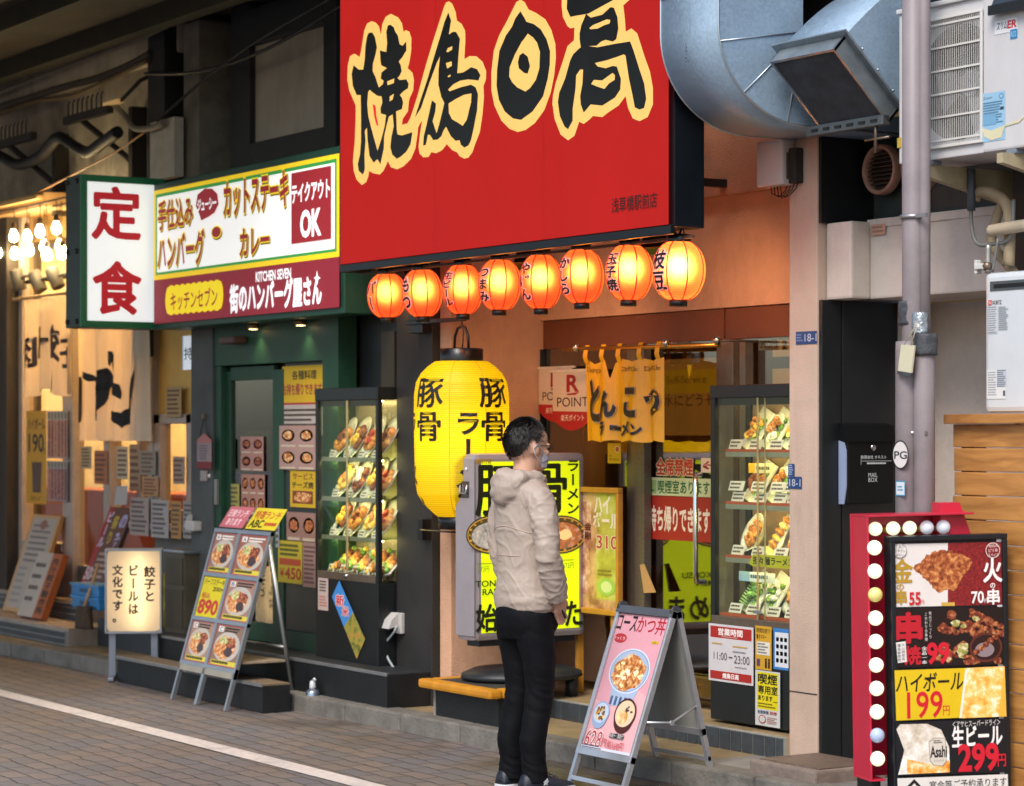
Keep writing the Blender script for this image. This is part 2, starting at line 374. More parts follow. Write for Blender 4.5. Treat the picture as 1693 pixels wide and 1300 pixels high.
# grey board in a black frame above the green shop sign
fb = thing('wall_board', 'plain grey wall board in a thick black frame above the long shop sign', 'board', onY(415, 250, 7.3))
a0, a1 = onY(418, 238, 7.3), onY(541, 40, 7.3)
b = B(); b.box(a0.x, a1.x, 7.32, 7.36, a0.z, a1.z, mat('grey board', '#a0988a', .7, na=.12, ns=3, dirt=.35, streak=1)); b.build('board', fb)
b = B()
for q in ((a0.x - .28, a0.x, a0.z - .25, a1.z + .3), (a1.x, a1.x + .16, a0.z - .25, a1.z + .3), (a0.x, a1.x, a0.z - .3, a0.z), (a0.x, a1.x, a1.z, a1.z + .25)): b.box(q[0], q[1], 7.27, 7.42, q[2], q[3], dark, .008)
b.build('frame', fb)
# ================================================================ RAMEN SHOP
cream = mat('stucco', '#cc9f80', .85, na=.12, ns=5, bump=.6, bs=95, dirt=.32, streak=1)
cream2 = mat('stucco shaded', '#b8805f', .85, na=.16, ns=4, bump=.5, bs=90, dirt=.4, streak=1)  # darker, redder stucco copy: upper wall's shade and red bounce put into the colour
brown = mat('header brown', '#6d3d28', .55, na=.12, ns=6, bump=.05)
steel = mat('brushed frame', '#77685a', .35, .6, na=.12, ns=20)
blackp = mat('black paint', '#141719', .42, na=.25, ns=7)
YD = 7.65
rs = thing('ramen_shop', 'ramen shop front of orange stucco with glazed door behind red lanterns', 'shop', (-10.3, 7.7, .1))
b = B(); b.box(-11.83, -11.71, 7.05, 8.0, .09, 4.5, cream, .006); b.build('pilaster', rs)
b = B(); b.box(-11.71, -8.78, YD, 7.95, 2.295, 2.87, cream); b.build('wall', rs)
b = B(); b.box(-11.71, -8.78, YD - .05, 7.95, 2.87, 4.5, cream2, .004); b.build('bulkhead', rs)
b = B(); b.box(-11.705, -8.8, YD + .02, YD + .12, 2.13, 2.294, brown, .004)
b.box(onY(1190, 540, YD).x, onY(1194, 540, YD).x, YD + .01, YD + .05, 2.13, 2.294, brown); b.build('header', rs)
def mull(px0, px1, nm, z0=.2, z1=2.13, m=steel, y=YD):
    b = B(); b.box(onY(px0, 700, y).x, onY(px1, 700, y).x, y, y + .07, z0, z1, m, .006); return b.build(nm, rs)
mull(885, 893, 'door_frame', m=blackp); mull(1036, 1055, 'door_frame'); mull(1184, 1212, 'door_frame')
gl = glass_mat('shop glass', '#d8d4cc', 5.0)
b = B(); b.box(-11.69, -8.85, YD + .035, YD + .04, .25, 2.13, gl); b.build('window_pane', rs)
mesh_m = mat('wire mesh glass', '#4a4038', .5, na=.3, ns=150)
dr = B(); xa, xb = onY(1056, 800, YD).x, onY(1240, 800, YD).x
dr.box(xa, xa + .09, YD - .03, YD + .02, .26, 2.12, mat('door stile', '#6b6055', .35, .5, na=.3, ns=90), .004); dr.box(xb - .05, xb, YD - .03, YD + .02, .26, 2.12, steel, .004)
door = dr.build('door', rs)
b = B(); b.box(xa, xb, YD - .032, YD + .02, .27, .37, mat('brass rail', '#8a6a35', .35, .8, na=.2, ns=10), .004)
q = onY(1158, 1133, YD); b.lathe([(.018, 0), (.018, .02), (.008, .028)], (q.x, YD - .035, .32), mat('bolt', '#b08b4a', .3, .9), 14, 'Y'); b.build('bottom_rail', door)
hp = [onY(1158, 785, YD - .03), onY(1150, 785, YD - .11), onY(1150, 800, YD - .12), onY(1150, 945, YD - .12), onY(1152, 962, YD - .11), onY(1164, 962, YD - .03)]
b = B(); b.tube(hp, .014, mat('chrome', '#c8c8c8', .15, 1, na=.05), 12); b.build('handle', door)
# room behind the glass
warmw = mat('inner wall', '#b98a4a', .8, na=.15, ns=3)
b = B(); b.box(-11.7, -8.83, 9.6, 9.7, .2, 2.5, warmw); b.box(-11.75, -11.7, 7.95, 9.7, .2, 2.5, warmw); b.box(-8.83, -8.79, 7.95, 9.7, .2, 2.5, warmw); b.box(-11.7, -8.83, 7.95, 9.6, 2.45, 2.5, warmw)
b.box(-11.7, -8.83, 7.9, 9.6, .18, .2, mat('inner floor', '#5a4433', .5, na=.2)); b.box(-11.7, -10.2, 8.0, 8.02, .9, 2.12, mat('bamboo blind', '#6e5526', .7, na=.4, ns=40)); b.build('room', rs)
b = B(); b.box(-10.9, -9.2, 8.6, 8.7, 2.40, 2.43, ink('#ffd9a0', 3.0)); b.build('ceiling_lamp', rs)
# lit half of the window right of the door: mesh blind and price cards, glowing in place of room light
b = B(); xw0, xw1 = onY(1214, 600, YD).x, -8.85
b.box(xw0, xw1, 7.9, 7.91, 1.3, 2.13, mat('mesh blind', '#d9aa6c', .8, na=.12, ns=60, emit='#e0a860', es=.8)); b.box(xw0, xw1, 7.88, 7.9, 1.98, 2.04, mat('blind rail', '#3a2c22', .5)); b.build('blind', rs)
# right-hand pillar of the shop front, cladding on its return
pil = mat('pillar plaster', '#bda594', .8, na=.1, ns=4, bump=.25, bs=120, dirt=.28, streak=1)
b = B(); b.box(-8.992, -8.785, 7.29, 8.0, .09, 3.6, pil, .008); pl = b.build('pillar', rs)
b = B(); b.box(-8.99, -8.787, 7.287, 7.30, .42, .424, blackp); b.build('joint', pl)
clad = mat('black cladding', '#16191b', .38, na=.25, ns=6, dirt=.15)
b = B(); b.box(-8.784, -8.76, 7.30, 7.415, .1, 2.27, clad, .003); b.box(-8.784, -8.755, 7.42, 7.76, .1, 2.27, clad, .003); b.build('cladding', rs)
b = B(); b.box(-8.784, -8.70, 7.765, 7.80, .1, 2.27, mat('pale trim', '#b7b0a8', .6, na=.1), .004); b.build('trim', rs)
# ================================================================ ANNEX: pale beam, dark vent band, alcove (right)
off = mat('old white paint', '#c3b8ae', .7, na=.1, ns=4, bump=.15, bs=60, dirt=.3)
ax = thing('annex_building', 'grimy white beam and alcove wall behind the drainpipes at right', 'building', (-8, 7.6, .1))
zb0, zb1 = 2.27, 2.63
b = B(); b.box(-8.78, -8.6, 7.34, 7.46, zb0, zb1, off, .012); b.box(-8.62, -4, 7.46, 7.9, zb0, zb1, off, .01); b.box(-8.62, -4, 7.452, 7.47, zb1 - .03, zb1 + .01, off, .004); b.build('beam', ax)
b = B(); b.box(-8.78, -4, 7.98, 8.1, .1, zb0, mat('alcove plaster', '#cabcb0', .8, na=.12, ns=4, bump=.2, bs=70, dirt=.35)); b.box(-8.1, -4, 7.85, 7.98, 2.17, 2.26, mat('rust pipe', '#8f7f74', .7, na=.2), .02); b.build('wall', ax)
grn = mat('dark green metal', '#2c3533', .6, na=.35, ns=5, dirt=.6)
b = B(); b.box(-8.78, -4, 7.62, 7.9, zb1 + .01, 3.7, grn); b.box(-8.3, -4, 7.56, 7.62, zb1 + .01, zb1 + .16, grn, .008); b.box(-8.79, -8.765, 7.3, 7.62, zb1, 3.7, blackp); 
b.build('vent_panel', ax)
b = B(); b.box(-8.78, -3, 7.3, 9, 4.05, 4.5, mat('dark eaves', '#24282c', .6, na=.2)); b.box(-8.78, -3, 7.9, 9, 3.6, 4.2, blackp); b.box(-8.995, -7.2, 7.24, 7.3, 3.34, 4.6, blackp); b.box(-8.99, -7.2, 7.1, 7.24, 3.72, 3.82, mat('dark eaves', '#24282c')); b.build('eaves', ax)
rust = mat('rusty ring', '#a87f6d', .6, na=.3, ns=20, dirt=.3)
for i, (px, py) in enumerate(((1461, 281), (1526, 277))):
    c = onY(px, py, 7.56)
    b = B(); b.lathe([(.118, -.01), (.118, .03), (.108, .04), (.096, .03), (.096, -.01)], c, rust, 40, 'Y', caps=False)
    v = b.build('vent_cap', ax, label='round louvred vent cap %s' % ('left of the drainpipe' if i == 0 else 'half hidden behind the drainpipe'))
    b = B()
    b.lathe([(.097, -.005), (.0, -.005)], c + V((0, .02, 0)), blackp, 32, 'Y', caps=False)
    for k in range(9):
        z = -.08 + k * .02; w = math.sqrt(max(.0001, .095 ** 2 - z * z)); b.box(c.x - w, c.x + w, c.y - .02, c.y + .008, c.z + z - .002, c.z + z + .002, mat('louvre', '#4c4036', .5, na=.3), 0, Matrix.Rotation(R(30), 4, 'X'))
    b.build('louvres', v)
b = B(); c = onY(1385, 440, 7.459)
A = artY(1440, 1464, 372, 390, 7.45); A.rect(0, 0, 1, 1, '#b98f7a'); A.greek(.1, .15, .9, .9, 2, '#8b6a5a'); A.build('faded_sticker', ax)
# ================================================================ DINER (green front)
green = mat('green paint', '#123c28', .5, na=.2, ns=6, bump=.05, dirt=.25)
dgrey = mat('dark grey render', '#4a4d4c', .7, na=.2, ns=4, bump=.2, bs=50, dirt=.4)
ds = thing('diner_front', 'green framed diner shopfront with a sliding glass door', 'shop', (-13.6, 7.05, .29))
YG = 7.0
def gx(px, Y=YG): return onY(px, 800, Y).x
b = B(); b.box(gx(322), gx(357), 6.97, 7.4, .09, 2.42, dgrey, .01); b.build('pillar', ds, label='dark grey pillar beside the green door')
b = B(); b.box(gx(357), gx(540), 6.985, 7.1, 2.09, 2.40, green, .004); b.box(gx(540), gx(566), 6.97, 7.1, .29, 2.40, green, .004); b.box(gx(357), gx(367), 6.99, 7.1, .29, 2.09, green, .004)
b.box(gx(466), gx(540), 7.0, 7.06, .29, .40, green, .003); b.build('door_surround', ds)
b = B(); b.box(gx(367), gx(374), 7.03, 7.07, .3, 2.05, green, .004); b.box(gx(446), gx(464), 7.02, 7.07, .3, 2.05, green, .004); b.box(gx(374), gx(446), 7.03, 7.07, 1.99, 2.08, green, .004); b.box(gx(374), gx(446), 7.03, 7.07, .3, .42, green, .004)
dd = b.build('door', ds)
gl2 = glass_mat('door glass', '#d0d4cc', 3.0)
b = B(); b.box(gx(374), gx(446), 7.045, 7.05, .42, 1.99, gl2); b.build('pane', dd)
b = B(); q0, q1 = onY(358, 792, 6.985), onY(362, 835, 6.985); b.box(q0.x, q1.x, 6.965, 6.99, q1.z, q0.z, mat('alu pull', '#8d9191', .3, .8), .004); b.build('handle', dd)
b = B(); b.box(gx(464), gx(540), 7.03, 7.08, .40, 2.09, mat('dark side panel', '#232a28', .4, na=.2), .003); b.build('side_panel', ds)
b = B(); b.box(-15, -12.2, 8.6, 8.7, .2, 2.6, mat('diner inner wall', '#6a5644', .8, na=.3, ns=2)); b.box(-15, -12.2, 7.1, 8.7, .28, .29, dark); b.box(gx(395, 7.5), gx(520, 7.5), 7.7, 7.75, 1.25, 2.3, mat('red brick inside', '#9c4a36', .7, na=.2, ns=14)); b.box(-15, -12.2, 7.1, 8.7, 2.40, 2.44, dark); b.build('room', ds)
b = B()
for px, py in ((370, 696), (397, 696), (391, 706), (434, 696)): b.ball(onY(px, py, 7.6), .035, ink('#fff6e6', 6.0), seg=10, rings=6)
b.build('ceiling_lamp', ds)
b = B(); b.box(gx(566), -12.24, 7.12, 7.3, .29, 2.5, blackp); b.box(gx(630, 7.1), gx(652, 7.1), 7.10, 7.12, 1.2, 2.25, mat('brown pane', '#3a3222', .5, na=.3)); b.build('wall', ds)
b = B(); b.box(-12.24, -11.835, 7.0, 7.6, .09, 2.6, mat('black brown pillar', '#242220', .6, na=.25, ns=5, dirt=.2), .006); b.build('pillar', ds, label='black pillar between the two shops')
b = B(); q0, q1 = onY(384, 570, 6.98), onY(408, 556, 6.98); b.box(q0.x, q1.x, 6.88, 6.985, q0.z, q1.z, mat('brown sensor', '#4a332a', .5), .012); b.build('door_sensor', ds)
# ================================================================ DUMPLING SHOP (far left)
ws = thing('dumpling_shop', 'warmly lit dumpling shop front at the far left under the viaduct', 'shop', (-17.6, 7.3, .3))
YW = 7.25
def wx(px, Y=YW): return onY(px, 800, Y).x
stone = mat('brown granite', '#7d6750', .6, na=.3, ns=60, bump=.1, bs=80)
wood = mat('pale timber', '#b99260', .55, na=.2, ns=9)
ylw = mat('yellow plaster', '#cfa75c', .8, na=.12, ns=4, bump=.1)
b = B(); b.box(wx(-60), wx(20), 6.98, 7.4, .2, 3.3, stone, .01); b.build('pillar', ws)
b = B(); b.box(wx(20), wx(40), 7.1, 7.4, .3, 3.45, mat('dark timber', '#33291f', .6, na=.3, ns=8)); b.box(wx(-60), wx(118), 7.02, 7.4, 3.40, 3.52, wood, .01); b.box(wx(-60), wx(118), 6.96, 7.02, 3.46, 3.49, mat('eaves strip', '#d8b070', .6), .004)
for p0, p1 in ((40, 46), (113, 130), (181, 191), (236, 243), (254, 262)): b.box(wx(p0), wx(p1), 7.2, 7.3, .36 if p0 < 200 else .9, 3.4 if p0 < 60 else 2.75, mat('pale frame', '#a5968a', .5, na=.12, dirt=.2), .006)
b.box(wx(46), wx(113), 7.21, 7.3, .36, .72, mat('lower panel', '#7f7c78', .5, na=.15), .005); b.box(wx(46), wx(113), 7.19, 7.3, .72, .78, mat('pale frame', '#a5968a'), .004)
b.box(wx(130), wx(254), 7.24, 7.3, .36, .62, mat('lower panel', '#7f7c78'), .005)
b.build('window_frame', ws)
b = B(); b.box(wx(46), wx(254), 7.262, 7.267, .6, 3.4, glass_mat('dumpling glass', '#fff4e0', 1.0)); b.build('window_pane', ws)
b = B(); b.box(wx(254), -14.9, 7.25, 7.4, 1.75, 2.75, ylw); b.box(wx(254), -14.9, 7.26, 7.4, .29, .98, mat('grey kickboard', '#6a6864', .7, na=.2, dirt=.4)); b.box(wx(205), -14.9, 7.14, 7.3, .95, 1.0, mat('counter', '#a5968a', .5), .006); b.build('wall', ws)
b = B()
for q in ((wx(262), wx(272), .98, 1.78), (wx(316), wx(324), .98, 1.78)): b.box(q[0], q[1], 7.21, 7.3, q[2], q[3], mat('pale frame', '#a5968a'), .005)
b.box(wx(262), wx(324), 7.21, 7.3, 1.71, 1.78, mat('pale frame', '#a5968a'), .005); b.box(wx(262), wx(324), 7.2, 7.3, .99, 1.10, mat('pale frame', '#a5968a'), .005); b.build('window_frame', ws)
b = B(); b.box(wx(272), wx(316), 7.26, 7.265, 1.1, 1.71, glass_mat('dumpling glass')); b.build('window_pane', ws)
inw = mat('dumpling inner wall', '#dccfa6', .8, na=.2, ns=2)
b = B(); b.box(-29, -15, 9.2, 9.3, .2, 3.6, inw); b.box(-29, -15, 7.4, 9.2, 3.5, 3.6, inw); b.box(-29.1, -29, 7.3, 9.3, .2, 3.6, inw); b.box(-15.05, -15, 7.4, 9.2, .2, 3.5, inw); b.box(-29, -15, 7.3, 9.2, .25, .3, mat('inner floor', '#5a4433'))
b.box(-24, -15.2, 8.2, 8.6, .3, 1.15, mat('counter red', '#8a3a2a', .5, na=.2)); b.box(-19, -16, 9.1, 9.18, 1.5, 1.56, mat('shelf brown', '#5a3a22')); b.build('room', ws)
b = B(); b.box(-26, -16, 8.1, 8.2, 3.4, 3.45, ink('#ffe8c0', 80.0)); b.build('ceiling_lamp', ws)
b = B(); b.box(wx(243, 7.2), wx(254, 7.2), 7.1, 7.2, 2.2, 2.75, blackp); b.build('speaker_box', ws)
# ================================================================ SIGNBOARDS
framem = mat('sign case', '#101820', .35, .3, na=.2, ns=6)
YS = 6.6
sg = thing('shop_signboard', 'huge red signboard with black brush characters edged in gold above the lanterns', 'signboard', (-10.6, 6.7, 2.6))
q0, q1 = onY(566, 437, YS), onY(1109, 372, YS)
zb = (q0.z + q1.z) / 2; zt = 4.3
b = B(); b.box(q0.x - .01, q1.x + .005, YS + .015, YS + .19, zb - .01, zt, framem, .006); b.box(q0.x - .01, q1.x + .005, YS - .006, YS + .02, zb - .045, zb + .0, framem, .004)
b.box(q0.x - .022, q0.x, YS - .006, YS + .19, zb - .045, zt, framem, .004); b.build('case', sg)
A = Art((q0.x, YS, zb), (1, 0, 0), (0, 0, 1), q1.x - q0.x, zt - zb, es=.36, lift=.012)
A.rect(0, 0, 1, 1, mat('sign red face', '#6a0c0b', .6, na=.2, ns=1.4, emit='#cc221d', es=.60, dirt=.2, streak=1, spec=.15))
A.d += .0006
for u_ in (.335, .668): A.rect(u_, 0, u_ + .0012, 1, mat('panel joint', '#5a0c0c', .5, emit='#8a1814', es=.4), True)
A.build('panel', sg)
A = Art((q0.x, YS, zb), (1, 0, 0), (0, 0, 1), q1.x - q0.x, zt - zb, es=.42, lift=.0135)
GOLD = '#d8ae60'
t1 = [(235,145),(205,160),(185,210),(175,280),(165,340),(155,385),(120,362),(90,380),(75,440),(72,540),(85,610),(115,680),(128,710),(128,800),(122,950),(110,1080),(115,1150),(135,1210),(170,1245),(200,1225),(215,1180),(218,1150),(245,1165),(290,1175),(315,1150),(345,1085),(365,1125),(405,1140),(450,1120),(500,1070),(530,1000),(545,900),(548,860),(560,835),(530,790),(480,830),(440,840),(445,800),(480,750),(485,690),(490,665),(515,610),(520,540),(510,490),(478,460),(490,420),(502,340),(503,260),(490,215),(465,205),(450,215),(440,160),(415,120),(365,95),(330,115),(308,160),(298,235),(285,180),(265,155)]
t2 = [(295,12),(320,30),(345,90),(355,155),(390,180),(415,230),(418,290),(410,440),(450,418),(500,420),(545,460),(572,530),(570,590),(552,640),(555,720),(545,850),(525,980),(490,1070),(470,1130),(440,1170),(410,1178),(375,1160),(355,1130),(320,1115),(280,1070),(245,1115),(200,1138),(165,1130),(145,1165),(105,1168),(78,1140),(70,1090),(80,1000),(97,895),(60,950),(25,985),(-20,930),(10,875),(60,720),(120,500),(180,300),(235,130),(260,50),(275,20)]
t3 = [(335,0),(370,20),(405,85),(470,115),(550,170),(600,260),(635,380),(640,500),(625,650),(595,800),(540,950),(460,1060),(380,1120),(310,1138),(240,1110),(170,1040),(110,910),(85,780),(85,620),(105,440),(150,310),(215,190),(260,100),(300,20)]
t4 = [(690,-90),(690,60),(700,150),(740,230),(765,248),(800,240),(795,350),(740,400),(715,480),(660,650),(640,710),(615,820),(610,900),(630,1030),(680,1160),(745,1210),(800,1170),(840,1050),(880,1068),(930,1030),(960,1000),(1040,1010),(1090,970),(1180,910),(1240,830),(1260,930),(1300,1020),(1360,1045),(1430,1010),(1475,900),(1475,760),(1450,620),(1400,480),(1340,290),(1290,248),(1240,275),(1235,180),(1220,50),(1275,0),(1300,-90),(1100,-200),(900,-230)]
k1 = [(215,225),(240,220),(258,250),(272,320),(262,370),(245,430),(243,480),(262,520),(285,590),(310,570),(318,545),(298,530),(303,490),(325,470),(340,460),(300,440),(295,400),(292,340),(305,345),(335,352),(340,290),(335,215),(345,175),(362,168),(385,185),(395,215),(412,240),(425,300),(445,310),(468,280),(470,340),(440,390),(418,415),(432,440),(438,480),(425,510),(410,525),(425,540),(470,535),(485,565),(480,595),(450,615),(425,640),(440,660),(448,690),(440,735),(400,750),(403,800),(405,870),(410,905),(440,912),(510,890),(498,970),(470,1020),(430,1055),(405,1068),(375,1040),(362,990),(370,920),(385,850),(378,770),(352,785),(335,850),(320,920),(318,1000),(295,1105),(275,1070),(250,1095),(222,1050),(210,950),(205,860),(190,880),(195,950),(188,1040),(190,1140),(178,1175),(150,1150),(143,1105),(158,1040),(165,950),(165,780),(163,640),(135,640),(110,580),(102,500),(115,440),(150,470),(180,470),(190,400),(195,310),(205,250)]
k2 = [(292,95),(312,155),(295,260),(325,238),(350,240),(378,290),(368,400),(358,545),(400,540),(440,515),(460,500),(505,515),(530,560),(515,598),(440,590),(380,600),(330,625),(290,665),(300,680),(380,650),(460,630),(495,650),(512,700),(505,820),(480,950),(460,1040),(440,1080),(410,1095),(385,1075),(375,1040),(345,1045),(310,1010),(275,940),(255,970),(240,1010),(215,1035),(180,1040),(155,1000),(140,1000),(125,1075),(105,1080),(110,1010),(130,930),(150,840),(170,745),(200,770),(195,830),(175,900),(205,990),(225,920),(250,820),(262,765),(240,720),(218,630),(220,520),(230,420),(205,470),(150,620),(90,800),(45,870),(80,760),(140,580),(190,410),(230,280),(265,160)]
k3 = [(335,100),(375,165),(385,190),(450,210),(510,255),(560,340),(590,440),(588,560),(570,680),(530,830),(440,960),(340,1033),(270,1020),(200,960),(150,860),(130,740),(135,600),(155,440),(210,310),(265,230),(290,165)]
k4a = [(740,-90),(735,80),(765,147),(860,130),(920,120),(1130,5),(1240,-90),(1000,-180)]
k4 = [(900,121),(940,155),(1040,130),(1110,65),(1140,70),(1170,150),(1178,250),(1160,340),(1130,360),(1070,345),(1030,360),(990,395),(920,400),(1000,410),(1150,380),(1280,360),(1310,440),(1360,600),(1400,720),(1418,850),(1400,930),(1360,945),(1320,925),(1300,820),(1270,680),(1240,480),(1225,470),(1170,490),(1080,520),(975,545),(1000,575),(1070,590),(1130,570),(1165,575),(1200,680),(1195,770),(1150,840),(1040,910),(940,900),(880,970),(855,900),(850,830),(870,720),(875,600),(850,600),(815,650),(810,760),(785,940),(785,1040),(745,1113),(715,1090),(675,1000),(658,880),(670,800),(720,680),(765,520),(790,470),(830,430),(855,410),(845,340),(845,290),(860,220),(890,150)]
S1, S2, S3 = (560, 0, .24609), (680, 0, .22316), (800, 0, .19231)
for t, s_ in ((t1, S1), (t2, S2), (t3, S3), (t4, S3)): A.ppx(t, GOLD, *s_)
BLK = mat('brush black', '#0c0f10', .4, na=.1)
for t, s_ in ((k1, S1), (k2, S2), (k3, S3), (k4, S3), (k4a, S3)): A.ppx(t, BLK, *s_)
A.d += .0005
for t, s_ in (([(225,605),(240,620),(275,645),(305,650),(310,690),(297,730),(300,765),(335,775),(325,850),(305,930),(278,1015),(262,960),(235,860),(215,780),(208,700),(215,620)], S1), ([(342,550),(390,530),(388,560),(345,575)], S1), ([(360,650),(388,632),(380,670),(358,685)], S1),
    ([(278,385),(290,360),(322,345),(322,370),(290,390)], S2), ([(275,470),(318,458),(320,490),(285,510)], S2), ([(290,565),(310,555),(310,570),(290,575)], S2), ([(295,770),(350,735),(410,705),(465,695),(462,760),(430,890),(400,935),(370,915),(320,885),(298,840)], S2),
    ([(400,292),(445,325),(480,370),(505,450),(500,590),(470,690),(420,760),(380,790),(310,755),(265,710),(240,660),(245,580),(290,470),(350,360),(375,330)], S3), ([(930,245),(960,220),(1080,170),(1110,175),(1105,205),(1060,220),(1000,250),(940,255)], S3), ([(945,725),(970,690),(1040,695),(1130,630),(1150,650),(1148,690),(1100,720),(1060,768),(990,745)], S3)):
    A.ppx(t, GOLD, *s_, keep=True)
A.d += .0005
A.ppx([(245,700),(265,715),(270,780),(285,850),(270,840),(255,780)], '#c8221f', *S1)
A.ppx([(360,458),(400,490),(420,570),(400,635),(370,630),(325,590),(316,540),(330,480)], BLK, *S3)
A.tpx('浅草橋駅前店', 1016, 323, 1091, 348, '#1c0e0c', .012)
A.build('lettering', sg)
for px in (600, 770, 960): b = B(); p = onY(px, 400, 6.72); b.box(p.x, p.x + .04, 6.78, 7.62, zb + .3, zb + .34, dark); b.box(p.x, p.x + .04, 6.78, 7.62, zb + 1.2, zb + 1.24, dark); b.box(p.x + .01, p.x + .03, 6.9, 6.92, zb + .34, zb + 1.2, dark); b.build('wall_bracket', sg)
pass
b = B(); b.box(q0.x + .05, q1.x + .03, 6.70, 6.715, zb - .06, zb - .045, mat('rail metal', '#5a4a42', .5, .5, na=.3, dirt=.4)); b.build('lantern_rail', sg)
# ---- diner sign, lit from inside
KW = '#f3f2ee'
kp = onY(252, 540, 6.75); kq = onY(562, 505, 6.75); kz0, kz1 = 2.375, 3.30
ks = thing('shop_signboard', 'long lit sign with yellow border, white field and maroon lower band', 'signboard', ((kp.x + kq.x) / 2, 6.85, 2.4))
kg = mat('sign green', '#124031', .45, na=.2, dirt=.2)
b = B(); b.box(kp.x - .01, kq.x + .03, 6.765, 6.98, kz0 - .03, kz1 + .03, kg, .006); b.build('case', ks)
A = Art(onY(254.7, 536, 6.75), (1, 0, 0), (0, 0, 1), onY(561.3, 505, 6.75).x - onY(254.7, 505, 6.75).x, onY(254.7, 316.1, 6.75).z - onY(254.7, 536, 6.75).z, es=.62)
A.rect(0, 0, 1, 1, '#7e1f2c')
hb = A.px(254.7, 463.8)[1]
A.rect(0, hb, 1, 1, '#e8c21c'); A.rect(.012, hb + .035, .988, .97, '#2e8a3e'); A.rect(.021, hb + .055, .979, .945, KW)
A.build('panel', ks)
A2 = Art(A.O, (1, 0, 0), (0, 0, 1), A.w, A.h, es=.6, lift=A.d)
MAR, YEL = '#8c1f28', '#efd21e'
def ol(s_, x0, y0, x1, y1, bold=.03):
    u0, v1 = A2.px(x0, y0); u1, v0 = A2.px(x1, y1); xm, ym = (x0 + x1) / 2, (y0 + y1) / 2
    u0, u1 = A2.px(x0, ym)[0], A2.px(x1, ym)[0]; v1, v0 = A2.px(xm, y0)[1], A2.px(xm, y1)[1]
    A2.text(s_, u0 + .004, v0 - .012, u1 + .004, v1 - .012, '#6d5a10', bold + .035); A2.text(s_, u0, v0, u1, v1, YEL, bold + .035); A2.text(s_, u0, v0, u1, v1, MAR, bold)
ol('手仕込み', 262, 329, 319, 376); ol('ハンバーグ', 262, 386, 338, 440); ol('カットステーキ', 371, 292, 477, 350); ol('カレー', 398, 377, 446, 420); ol('・', 354, 378, 364, 390, .05)
A2.ppx([(325,340),(328,322),(340,312),(352,312),(361,321),(363,338),(356,352),(346,359),(334,365),(331,355)], MAR)
A2.tpx('ジューシー', 328, 328, 359, 347, '#ffffff', .03)
A2.ppx([(483.3, 287), (549, 274), (549, 395), (483.3, 404)], MAR)
A2.tpx('テイクアウト', 484, 301, 547, 331, '#ffffff', .03); A2.tpx('OK', 499, 348, 531, 390, '#ffffff', .04)
pts = []; c0 = A2.px(275, 496); c1 = A2.px(371, 488); n_ = 9; uu0, uu1 = c0[0], c1[0]; vv0, vv1 = A2.px(323, 517)[1], A2.px(323, 468)[1]
for i in range(n_ * 4 + 1): f_ = i / (n_ * 4); pts.append((uu0 + .02 + (uu1 - uu0 - .04) * f_, vv1 - .008 + .012 * abs(math.sin(f_ * n_ * math.pi))))
for i in range(7): t = math.pi / 2 - math.pi * i / 6; pts.append((uu1 - .02 + .02 * math.cos(t), (vv0 + vv1) / 2 + (vv1 - vv0) * .48 * math.sin(t)))
for i in range(n_ * 4 + 1): f_ = 1 - i / (n_ * 4); pts.append((uu0 + .02 + (uu1 - uu0 - .04) * f_, vv0 + .008 - .012 * abs(math.sin(f_ * n_ * math.pi))))
for i in range(7): t = -math.pi / 2 - math.pi * i / 6; pts.append((uu0 + .02 + .02 * math.cos(t), (vv0 + vv1) / 2 + (vv1 - vv0) * .48 * math.sin(t)))
A2.poly(pts, YEL); A2.tpx('キッチンセブン', 284, 479, 361, 510, MAR, .015)
A2.tpx('街のハンバーグ屋さん', 382, 464, 533, 510, '#f4f4f6', .05); A2.tpx('KITCHEN SEVEN', 425, 447, 483, 463, '#f4f4f6', .03)
A2.ppx([(526, 447), (528, 457), (532, 460), (528, 463), (527, 472), (525, 463), (521, 460), (525, 457)], '#f4f4f6')
A2.build('lettering', ks)
b = B()
for px in (400, 478): p = onY(px, 530, 6.85); b.lathe([(.035, .0), (.04, .03), (.0, .03)], (p.x, 6.93, kz0 - .062), mat('spot rim', '#6b5a3a', .4, .5), 14); b.lathe([(.03, -.004), (.0, -.004)], (p.x, 6.93, kz0 - .062), ink('#ffd79a', 12.0), 14, caps=False)
b.build('downlight', ks)
for px in (400, 478):
    p = onY(px, 530, 6.85); sp_ = bpy.data.lights.new('downlight_lamp', 'SPOT'); sp_.energy = 3; sp_.color = (1, .75, .4); sp_.spot_size = R(110); sp_.spot_blend = .8; sp_.shadow_soft_size = .03
    so_ = bpy.data.objects.new('downlight_lamp', sp_); COL.objects.link(so_); so_.parent = ks; so_.location = WM[ks.name].inverted() @ V((p.x, 6.93, kz0 - .075))
